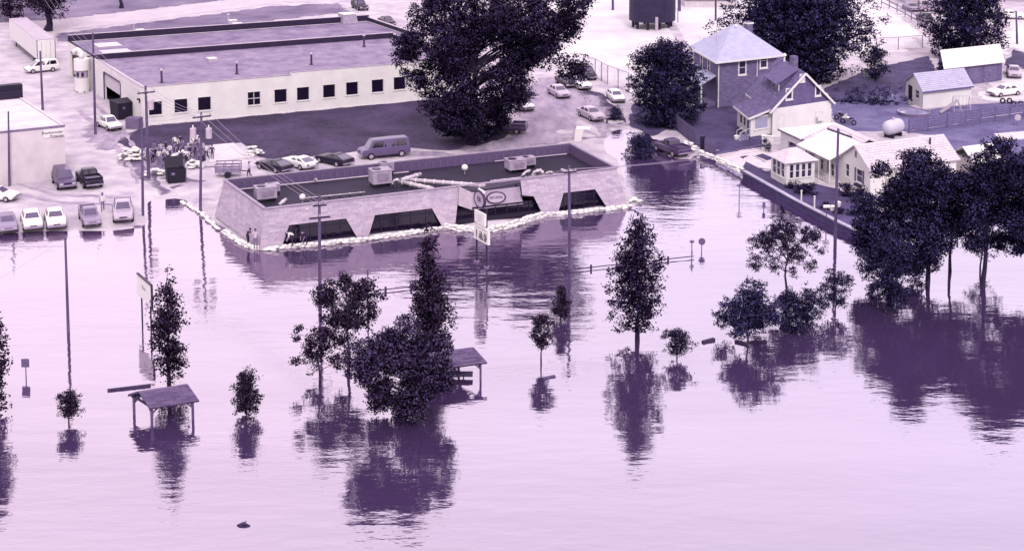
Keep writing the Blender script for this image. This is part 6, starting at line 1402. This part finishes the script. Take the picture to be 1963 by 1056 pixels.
# upright board fence by the pickup
a,b=G(1283,238),G(1334,282); o=thing('plank_fence','upright wooden plank fence beside the dark lawn of the brick house','fence',a); k=int((b-a).length/.4); d=(b-a).normalized()
mpf=M('plank_fence_wood',.42,.08,2,.85,kv=.3,shift=.2)
for i in range(k): p=a.lerp(b,(i+.5)/k); p.z=gz(p.x,p.y); mb=MB(); mb.box(p+Vector((0,0,.9)),((b-a).length/k-.03,.05,1.8+random.uniform(-.05,.05)),math.atan2(d.y,d.x),0,random.random()); mb.build('plank',mpf,o)
mb=MB(); mb.beam(a+Vector((0,.06,1.4)),b+Vector((0,.06,1.4)),.07,.1); mb.build('rail',m_woodd,o)
c=G(1351,292); o=thing('wooden_gate','short dark gate post and panel at the end of the plank fence','gate',c,rad(-40)); mb=MB(); mb.box((-.3,0,.9),(.4,.4,1.8)); mb.build('post',m_dark,o,world=False); mb=MB(); mb.box((.7,0,.75),(1.5,.06,1.5)); mb.build('panel',mpf,o,world=False)
a,b=G(1374,303),G(1482,285); o=thing('low_kerb_wall','low pale kerb wall between the patio and the sloping lawn','wall',a); mb=MB(); mb.beam(a+Vector((0,0,.15)),b+Vector((0,0,.15)),.25,.35); mb.build('kerb',m_conc,o)
c=G(1472,290); o=thing('gate_pillar','pale square pillar beside the flat roofed garage','pillar',c); mb=MB(); mb.box(c+Vector((0,0,.8)),(1.3,.4,1.7),rad(-20)); mb.build('block',m_wallr,o); mb=MB(); mb.box(c+Vector((0,0,1.7)),(1.45,.5,.1),rad(-20)); mb.build('cap',m_wallr,o)
# ---- back yard: pool, slide, swing frame, motorcycles, tyres, hoop
c=G(1752,220); o=thing('paddling_pool','round shallow paddling pool on the back yard grass','paddling pool',c); n_=24; ring=lambda r,z:[c+Vector((math.cos(2*math.pi*i/n_)*r,math.sin(2*math.pi*i/n_)*r,z)) for i in range(n_)]
mb=MB(); mb.loft([ring(1.85,0),ring(1.95,.42),ring(1.82,.42),ring(1.75,.05)]); mb.build('rim',m_cg,o); mb=MB(); mb.poly(ring(1.79,.28)); mb.build('pool_water',M('pool_water',.62,.03,1,.2,shift=.5),o)
c=G(1842,215); o=thing('swing_set','pale metal swing frame beside the slide','swing set',c); mb=MB()
for s in (-1.0,1.0): mb.tube(c+Vector((s,-.8,0)),c+Vector((s,0,2.0)),.04,n=5); mb.tube(c+Vector((s,.8,0)),c+Vector((s,0,2.0)),.04,n=5)
mb.tube(c+Vector((-1.0,0,2.0)),c+Vector((1.0,0,2.0)),.04,n=5); mb.build('frame',m_metal,o)
for x in (-.5,.4): mb=MB(); mb.tube(c+Vector((x-.2,0,2)),c+Vector((x-.2,0,.55)),.015,n=4); mb.tube(c+Vector((x+.2,0,2)),c+Vector((x+.2,0,.55)),.015,n=4); mb.box(c+Vector((x,0,.53)),(.46,.22,.04)); mb.build('swing_seat',m_dark,o)
c=G(1822,219); o=thing('slide','pale childrens slide leaning down to the grass','slide',c); mb=MB(); a=c+Vector((-1.2,0,.15)); b=c+Vector((.9,.2,1.6)); mb.beam(a,b,.5,.06); mb.beam(a+Vector((0,-.26,.1)),b+Vector((0,-.26,.1)),.05,.16); mb.beam(a+Vector((0,.26,.1)),b+Vector((0,.26,.1)),.05,.16); mb.build('chute',m_metal,o)
mb=MB(); mb.tube(b+Vector((0,-.25,0)),c+Vector((1.5,-.25,0)),.04,n=5); mb.tube(b+Vector((0,.25,0)),c+Vector((1.5,.25,0)),.04,n=5)
for i in range(4): q=b.lerp(c+Vector((1.5,.2,0)),(i+1)/5); mb.tube(q+Vector((0,-.25,0)),q+Vector((0,.25,0)),.025,n=4)
mb.build('ladder',m_metal,o)
def moto(u,v,rz,label,m_):
    c=G(u,v); o=thing('motorcycle',label,'motorcycle',c,rz,'motorcycles by the gabled house')
    for x in (-.7,.7):
        mb=MB(); n_=14
        mb.loft([[Vector((x+math.cos(6.283*i/n_)*r,y,.32+math.sin(6.283*i/n_)*r)) for i in range(n_)] for r,y in ((.32,-.05),(.32,.05),(.2,.05),(.2,-.05),(.32,-.05))],cap=False); mb.build('wheel',m_black,o,world=False)
    mb=MB(); mb.path([(.7,0,.32),(.45,0,.85),(.3,0,1.05)],.04,6); mb.tube((.28,-.35,1.05),(.28,.35,1.05),.025,n=5); mb.build('fork',m_metal,o,world=False)
    mb=MB(); mb.ell((.15,0,.82),(.35,.15,.16),10,6); mb.build('fuel_tank',m_,o,world=False,smooth=True); mb=MB(); mb.ell((-.35,0,.78),(.42,.15,.09),10,6); mb.build('seat',m_black,o,world=False,smooth=True); mb=MB(); mb.box((0,0,.45),(.5,.25,.4)); mb.path([(-.7,0,.32),(-.2,0,.4),(.2,0,.7)],.05,6); mb.build('engine',m_trim,o,world=False)
    if m_ is m_cw: mb=MB(); mb.hexa([(.35,-.3,.75),(.75,-.2,.75),(.75,.2,.75),(.35,.3,.75)],[(.2,-.2,1.3),(.4,-.15,1.2),(.4,.15,1.2),(.2,.2,1.3)]); mb.build('fairing',m_cw,o,world=False)
moto(1626,239,2.5,'white faired motorcycle beside the gabled house',m_cw); moto(1612,232,2.2,'dark motorcycle closest to the gabled house wall',m_cd)
for i,(u,v,lab) in enumerate([(1922,199,'dark tyre on the grass, leftmost of the four by the fence'),(1935,199,'dark tyre second from the left by the fence'),(1943,205,'dark tyre third from the left by the fence'),(1956,205,'dark tyre rightmost by the fence')]):
    c=G(u,v); mb=MB(); n_=12; R=.36
    mb.loft([[c+Vector((math.cos(6.283*i/n_)*r,y,R+math.sin(6.283*i/n_)*r)) for i in range(n_)] for r,y in ((R,-.1),(R,.1),(.2,.1),(.2,-.1),(R,-.1))],cap=False); o=mb.build('old_tyre',m_black,None); tag(o,lab,'tyre','tyres by the back fence')
c=G(1950,243); o=thing('hoop_sign','round pale disc on a post in front of the board fence','disc',c); mb=MB(); mb.tube(c,c+Vector((0,0,.9)),.05,n=6); mb.build('post',m_trim,o); mb=MB(); mb.tube(c+Vector((0,-.07,1.1)),c+Vector((0,-.12,1.1)),.38,n=18); mb.build('disc',m_metal,o)
for i,(u,v,lab) in enumerate([(1412,268,'white bucket under the porch steps'),(1660,148,'white garden chair under the dark tree mass'),(1596,404,'pale garden ornament on the front lawn, left one'),(1606,396,'pale garden ornament on the front lawn, right one'),(1584,418,'white mailbox shape near the pole on the lawn edge')]):
    c=G(u,v) if i<2 else P(u,v,.62); o=thing(['bucket','garden_chair','garden_ornament','garden_ornament','mail_box'][i],lab,['bucket','chair','ornament','ornament','mailbox'][i],c)
    if i==1:
        for nm,cc,dd in (('seat',(0,0,.45),(.6,.55,.06)),('backrest',(0,.27,.8),(.6,.06,.7))): mb=MB(); mb.box(c+Vector(cc),dd); mb.build(nm,m_white,o)
        for x in (-.25,.25):
            for y in (-.22,.22): mb=MB(); mb.box(c+Vector((x,y,.21)),(.06,.06,.42)); mb.build('leg',m_white,o)
    elif i==4: mb=MB(); mb.box(c+Vector((0,0,.5)),(.08,.08,1.0)); mb.build('post',m_wood,o); mb=MB(); mb.path([c+Vector((-.3,0,1.1)),c+Vector((.3,0,1.1))],.16,10); mb.build('box_body',m_white,o)
    else: mb=MB(); mb.tube(c,c+Vector((0,0,.45)),.25,.32,n=12); mb.build('bowl',m_white,o); mb=MB(); mb.ell(c+Vector((0,0,.42)),(.3,.3,.12),10,5); mb.build('top',m_white,o)
# far background: loading platform and low sheds on the far lot
for i,(u,v,w_,d_,h_,lab) in enumerate([(1362,14,9,6,1.2,'pale low platform on the far lot by the standpipe tank'),(1795,8,11,7,3.0,'pale low building on the far lot left of the big round tree'),(1945,2,9,8,3.2,'pale house wall behind the far street at the right corner'),(1150,-6,40,3,1.6,'long grey bank of low stores at the back of the far lot')]):
    c=G(u,v); o=thing('far_building',lab,'building',c); mb=MB(); mb.box(c+Vector((0,d_/2,h_/2)),(w_,d_,h_)); mb.build('wall',m_cl if i else m_conc,o); mb=MB(); mb.box(c+Vector((0,d_/2,h_+.08)),(w_+.5,d_+.5,.15)); mb.build('roof',m_white if i in(1,2) else m_trim,o)
# ================================================================== PEOPLE
m_skin=M('skin',.62,.04,2,.7); m_hair=M('hair',.12,.03,3,.8)
CL={k:M('cloth_'+k,v,.05,3,.9) for k,v in dict(white=.97,pale=.80,mid=.52,dark=.16,navy=.24,jeans=.38).items()}
SK=[ # joint name, parent, radius, region
('pelvis',None,.125,'p'),('waist','pelvis',.115,'s'),('chest','waist',.145,'s'),('neck','chest',.055,'k'),('head0','neck',.075,'k'),('head1','head0',.098,'k'),('head2','head1',.075,'k'),
('shL','chest',.075,'s'),('elL','shL',.046,'s'),('wrL','elL',.030,'k'),('paL','wrL',.036,'k'),('shR','chest',.075,'s'),('elR','shR',.046,'s'),('wrR','elR',.030,'k'),('paR','wrR',.036,'k'),
('hiL','pelvis',.098,'p'),('knL','hiL',.066,'p'),('anL','knL',.044,'p'),('toL','anL',.040,'f'),('hiR','pelvis',.098,'p'),('knR','hiR',.066,'p'),('anR','knR',.044,'p'),('toR','anR',.040,'f')]
STAND=dict(pelvis=(0,0,.93),waist=(0,0,1.10),chest=(0,0,1.33),neck=(0,.0,1.48),head0=(0,.02,1.55),head1=(0,.03,1.64),head2=(0,.02,1.72),
 shL=(.19,0,1.40),elL=(.25,-.02,1.12),wrL=(.25,.08,.88),paL=(.25,.10,.80),shR=(-.19,0,1.40),elR=(-.25,-.02,1.12),wrR=(-.25,.08,.88),paR=(-.25,.10,.80),
 hiL=(.10,0,.88),knL=(.11,.03,.48),anL=(.12,0,.08),toL=(.13,.17,.04),hiR=(-.10,0,.88),knR=(-.11,.03,.48),anR=(-.12,0,.08),toR=(-.13,.17,.04))
POSES={'stand':STAND}
POSES['walk']=dict(STAND,knL=(.10,.18,.50),anL=(.10,.22,.08),toL=(.10,.40,.06),knR=(-.10,-.02,.47),anR=(-.10,-.30,.14),toR=(-.10,-.17,.05),elL=(.25,-.14,1.14),wrL=(.24,-.16,.90),paL=(.24,-.14,.82),elR=(-.25,.06,1.13),wrR=(-.24,.24,.96),paR=(-.24,.29,.90))
POSES['bend']=dict(STAND,pelvis=(0,-.10,.88),waist=(0,.04,1.02),chest=(0,.26,1.12),neck=(0,.40,1.15),head0=(0,.46,1.14),head1=(0,.53,1.12),head2=(0,.60,1.09),shL=(.19,.30,1.10),elL=(.22,.34,.82),wrL=(.16,.44,.58),paL=(.14,.47,.51),shR=(-.19,.30,1.10),elR=(-.22,.34,.82),wrR=(-.16,.44,.58),paR=(-.14,.47,.51),hiL=(.11,-.08,.84),hiR=(-.11,-.08,.84),knL=(.15,.06,.47),knR=(-.15,.06,.47),anL=(.17,-.04,.08),anR=(-.17,-.04,.08),toL=(.19,.13,.04),toR=(-.19,.13,.04))
POSES['carry']=dict(STAND,waist=(0,-.02,1.10),chest=(0,-.04,1.33),elL=(.26,.05,1.12),wrL=(.16,.30,1.08),paL=(.10,.35,1.08),elR=(-.26,.05,1.12),wrR=(-.16,.30,1.08),paR=(-.10,.35,1.08),knL=(.11,.14,.49),anL=(.12,.10,.08),toL=(.12,.28,.04),anR=(-.12,-.16,.10),toR=(-.12,.01,.05))
POSES['shovel']=dict(STAND,pelvis=(0,-.05,.90),waist=(0,.02,1.06),chest=(0,.14,1.26),neck=(0,.22,1.38),head0=(0,.26,1.43),head1=(0,.31,1.50),head2=(0,.34,1.57),shL=(.19,.16,1.32),elL=(.24,.30,1.10),wrL=(.10,.48,.98),paL=(.05,.53,.95),shR=(-.19,.12,1.32),elR=(-.27,.14,1.04),wrR=(-.12,.30,.84),paR=(-.06,.35,.80),knL=(.14,.14,.48),anL=(.15,.12,.08),toL=(.16,.30,.04),knR=(-.13,.04,.47),anR=(-.15,-.14,.08),toR=(-.17,.03,.04))
POSES['sit']=dict(STAND,pelvis=(0,-.1,.52),waist=(0,-.1,.70),chest=(0,-.02,.92),neck=(0,.04,1.06),head0=(0,.08,1.12),head1=(0,.11,1.21),head2=(0,.11,1.29),shL=(.19,0,.98),elL=(.26,.10,.74),wrL=(.16,.32,.66),paL=(.12,.38,.64),shR=(-.19,0,.98),elR=(-.26,.10,.74),wrR=(-.16,.32,.66),paR=(-.12,.38,.64),hiL=(.11,-.05,.50),knL=(.15,.36,.50),anL=(.15,.34,.08),toL=(.15,.51,.04),hiR=(-.11,-.05,.50),knR=(-.15,.36,.50),anR=(-.15,.34,.08),toR=(-.15,.51,.04))
BODY={}
def body(pose):
    if pose in BODY: return BODY[pose]
    J=POSES[pose]; verts=[];edges=[];rad_=[];reg=[];ix={}
    for nm,pa,r,g in SK:
        ix[nm]=len(verts); verts.append(Vector(J[nm])); rad_.append(r); reg.append(g)
        if pa: edges.append((ix[pa],ix[nm]))
    for s in 'LR':      # four fingers and a thumb, bent a little
        w,pm=Vector(J['wr'+s]),Vector(J['pa'+s]); d=(pm-w).normalized(); side=Vector((0,1,0)) if abs(d.y)<.8 else Vector((0,0,1)); side=(side-d*side.dot(d)).normalized(); pn=d.cross(side)*(1 if s=='L' else -1)
        for k,(o,l) in enumerate(((-.030,.065),(-.010,.080),(.010,.085),(.030,.075))):
            a=pm+side*o+d*.03; b=a+d*l*.5; c=b+d*l*.4-pn*l*.25; i=len(verts); verts+=[a,b,c]; rad_+=[.011,.010,.008]; reg+=['k']*3; edges+=[(ix['pa'+s],i),(i,i+1),(i+1,i+2)]
        a=w+d*.03+side*.035; b=a+side*.03+d*.03; i=len(verts); verts+=[a,b]; rad_+=[.013,.010]; reg+=['k']*2; edges+=[(ix['wr'+s],i),(i,i+1)]
    me=bpy.data.meshes.new('body_skeleton'); me.from_pydata(verts,edges,[]); o=bpy.data.objects.new('person_body',me); COL.objects.link(o)
    md=o.modifiers.new('skin','SKIN'); md.use_smooth_shade=True
    for i,v in enumerate(me.skin_vertices[0].data): v.radius=(rad_[i],rad_[i]*(.72 if reg[i]=='s' and i==2 else 1)); v.use_root=(i==0)
    sb=o.modifiers.new('sub','SUBSURF'); sb.levels=1; sb.render_levels=1
    bpy.context.view_layer.update(); dg=bpy.context.evaluated_depsgraph_get(); m2=bpy.data.meshes.new_from_object(o.evaluated_get(dg)); bpy.data.objects.remove(o)
    for mt in (m_skin,CL['white'],CL['jeans'],m_black): m2.materials.append(mt)
    # nearest bone decides skin / shirt / trousers / shoes
    E=[(verts[a],verts[b],reg[b]) for a,b in edges]; mi=[]
    for p in m2.polygons:
        c=p.center; best=None
        for a,b,g in E:
            ab=b-a; t=max(0,min(1,(c-a).dot(ab)/ab.length_squared)); dd=(c-a-ab*t).length
            if best is None or dd<best[0]: best=(dd,g)
        mi.append({'k':0,'s':1,'p':2,'f':3}[best[1]])
    m2.polygons.foreach_set('material_index',mi); m2.polygons.foreach_set('use_smooth',[True]*len(m2.polygons)); at=m2.attributes.new('var','FLOAT','FACE'); at.data.foreach_set('value',[.5]*len(mi)); m2.update(); m2.name='person'
    H=(Vector(J['head0'])+Vector(J['head2']))/2; up=(Vector(J['head2'])-Vector(J['head0'])).normalized(); fw_=(Vector((0,1,0))-up*up.y); 
    if fw_.length<.3: fw_=Vector((0,0,-1))-up*(-up.z)
    fw_.normalize(); sd_=up.cross(fw_)
    h=MB(); h.ell(H+up*.035-fw_*.018,(.098,.112,.098),10,7,ax=(sd_,fw_,up)); hair=h.mesh('hair',m_hair,smooth=True)
    f=MB(); f.ell(H+fw_*.105-up*.01,(.014,.022,.022),6,4,ax=(sd_,fw_,up)); f.ell(H+sd_*.098-up*.0,(.012,.025,.03),6,4,ax=(sd_,fw_,up)); f.ell(H-sd_*.098,(.012,.025,.03),6,4,ax=(sd_,fw_,up)); nose=f.mesh('nose_and_ears',m_skin,smooth=True)
    f=MB(); 
    for s in (-.035,.035): f.ell(H+fw_*.092+sd_*s+up*.02,(.014,.01,.008),6,4,ax=(sd_,fw_,up))
    f.ell(H+fw_*.095-up*.05,(.024,.008,.006),6,4,ax=(sd_,fw_,up)); eyes=f.mesh('eyes_and_mouth',m_hair)
    BODY[pose]=(m2,hair,nose,eyes); return BODY[pose]
def person(u,v,pose,shirt,pants,rz,label,group=None,z=None,hold=None):
    p=G(u,v) if z is None else P(u,v,z); me,hair,nose,eyes=body(pose); o=bpy.data.objects.new('person',me); COL.objects.link(o); o.location=p; o.rotation_euler=(0,0,rz); s=random.uniform(.97,1.04); o.scale=(s,s,s)
    for i,mt in ((1,CL[shirt]),(2,CL[pants])): o.material_slots[i].link='OBJECT'; o.material_slots[i].material=mt
    tag(o,label,'person',group); inst('hair',hair,o); inst('nose_and_ears',nose,o); inst('eyes_and_mouth',eyes,o)
    if hold=='shovel':
        R=Matrix.Rotation(rz,4,'Z'); t=thing('shovel','shovel held by the '+label,'shovel',p+R@Vector((0,.4,0)),rz); mb=MB(); mb.tube((-.02,-.1,.66),(.03,.75,.1+.42),.018,n=6); mb.tube((-.06,-.35,.66),(.05,.13,.95),.018,n=6); 
        mb=MB(); mb.tube((-.08,-.16,.72),(.10,.30,1.06),.018,n=6); mb.tube((-.08,-.16,.72),(-.2,-.1,.1),.018,n=6); mb=MB(); mb.tube((.08,.18,1.02),(-.16,-.25,.62),.02,n=6); mb.tube((.08,.18,1.02),(.0,.72,.15),.018,n=6); mb=MB(); mb.tube((.10,.16,.98),(-.2,-.12,.70),.018,n=6); mb=MB(); mb.tube((.06,.14,.96),(-.28,.35,.10),.018,n=6); mb.build('handle',m_wood,t,world=False); mb=MB(); mb.box((-.30,.37,.10),(.22,.28,.03),.6); mb.build('blade',m_trim,t,world=False)
    return o
g='volunteers filling sandbags'
person(197,405,'walk','white','mid',3.4,'person in a white shirt walking alone across the gravel lot behind the parked pickups')
person(407,307,'stand','navy','jeans',3.0,'person in a dark top standing on the pale concrete slab')
person(478,341,'walk','pale','dark',1.9,'person in dark trousers walking behind the left corner of the shingle building')
person(475,470,'shovel','navy','dark',4.2,'person in dark clothes bending at the left corner of the shingle building',z=.15)
person(490,476,'stand','pale','mid',3.3,'person in pale clothes at the very corner of the shingle building',z=.15)
person(561,471,'bend','white','dark',1.8,'person in a white shirt bending inside the leftmost trapezoid window',z=.3)
person(585,468,'bend','dark','dark',2.6,'person in dark clothes bending inside the leftmost trapezoid window',z=.3)
person(130,352,'stand','dark','dark',.5,'person in dark clothes standing at the corner of the block building')
C_=[(283,309,'stand','white','jeans',2.8,'person in a white shirt next to the largest sandbag heap'),(293,312,'bend','mid','dark',1.2,'person in a grey shirt bending behind the brown pole'),
(300,306,'bend','dark','jeans',2.4,'person in a dark shirt stooping left of centre in the crowd'),(309,302,'stand','pale','mid',3.6,'person in a pale shirt standing at the back left of the crowd'),
(318,298,'carry','dark','dark',1.8,'person in black carrying a load in the middle of the crowd'),(326,305,'stand','white','dark',2.6,'person in a white top and dark trousers in mid crowd'),
(333,300,'shovel','mid','jeans',4.4,'person in grey leaning on work behind the dumpster'),(345,287,'stand','dark','mid',3.0,'person in a dark top standing tallest at the back of the crowd'),
(340,293,'carry','white','jeans',3.9,'person in white carrying a sack at the back of the crowd'),(362,300,'stand','pale','jeans',1.4,'person in a pale top right of the middle heap'),
(368,292,'shovel','white','mid',2.0,'person in white working beside the transformer pole'),(374,299,'stand','mid','dark',4.0,'person in grey just left of the transformer pole'),
(378,283,'stand','white','jeans',2.9,'person in white standing behind the transformer pole'),(371,284,'bend','white','pale',1.0,'person in all white bending at the back right of the crowd'),
(357,313,'bend','pale','dark',5.2,'person in a pale shirt bending between the two small heaps'),(390,300,'stand','pale','mid',2.2,'person in a pale top at the left end of the concrete slab'),
(357,341,'stand','white','pale',1.7,'person in pale clothes standing right of the dark dumpster'),(315,320,'bend','mid','jeans',3.3,'person in grey stooping in front of the dumpster lid'),
(296,301,'stand','mid','jeans',2.2,'person in a grey top behind the brown pole at the left of the crowd'),(313,310,'shovel','white','jeans',5.0,'person in white bending over a bag in front of the crowd'),
(322,312,'bend','pale','dark',.6,'person in a pale top stooping just left of the dumpster'),(336,288,'stand','white','dark',3.3,'person in a white shirt at the very back of the crowd'),(352,296,'walk','mid','jeans',2.0,'person in grey walking between the back and middle heap'),
(365,308,'stand','dark','jeans',4.5,'person in a dark shirt standing right of the dumpster lid'),(383,292,'carry','pale','mid',1.5,'person in a pale shirt carrying a bag behind the slab corner'),(305,316,'stand','white','mid',3.0,'person in white nearest the grey pole foot'),
(396,305,'walk','white','dark',2.7,'person in a white shirt stepping onto the concrete slab'),(347,318,'stand','navy','dark',1.1,'person in navy directly behind the open dumpster'),
(388,309,'sit','mid','dark',2.4,'person sitting low at the corner of the slab')]
for u,v,po,sh,pa,rz,lab in C_: person(u,v,po,sh,pa,rz,lab,g)
c=G(388,309); 
o=thing('upturned_crate','small crate used as a seat at the corner of the slab','crate',c+Vector((0,-.0,0)),2.4); mb=MB(); mb.box((0,-.1,.2),(.42,.36,.36)); mb.build('crate_body',m_woodd,o,world=False)
mb=MB()
for i in range(3): mb.box((0,-.285,.1+.11*i),(.42,.02,.08))
mb.build('slat',m_wood,o,world=False)
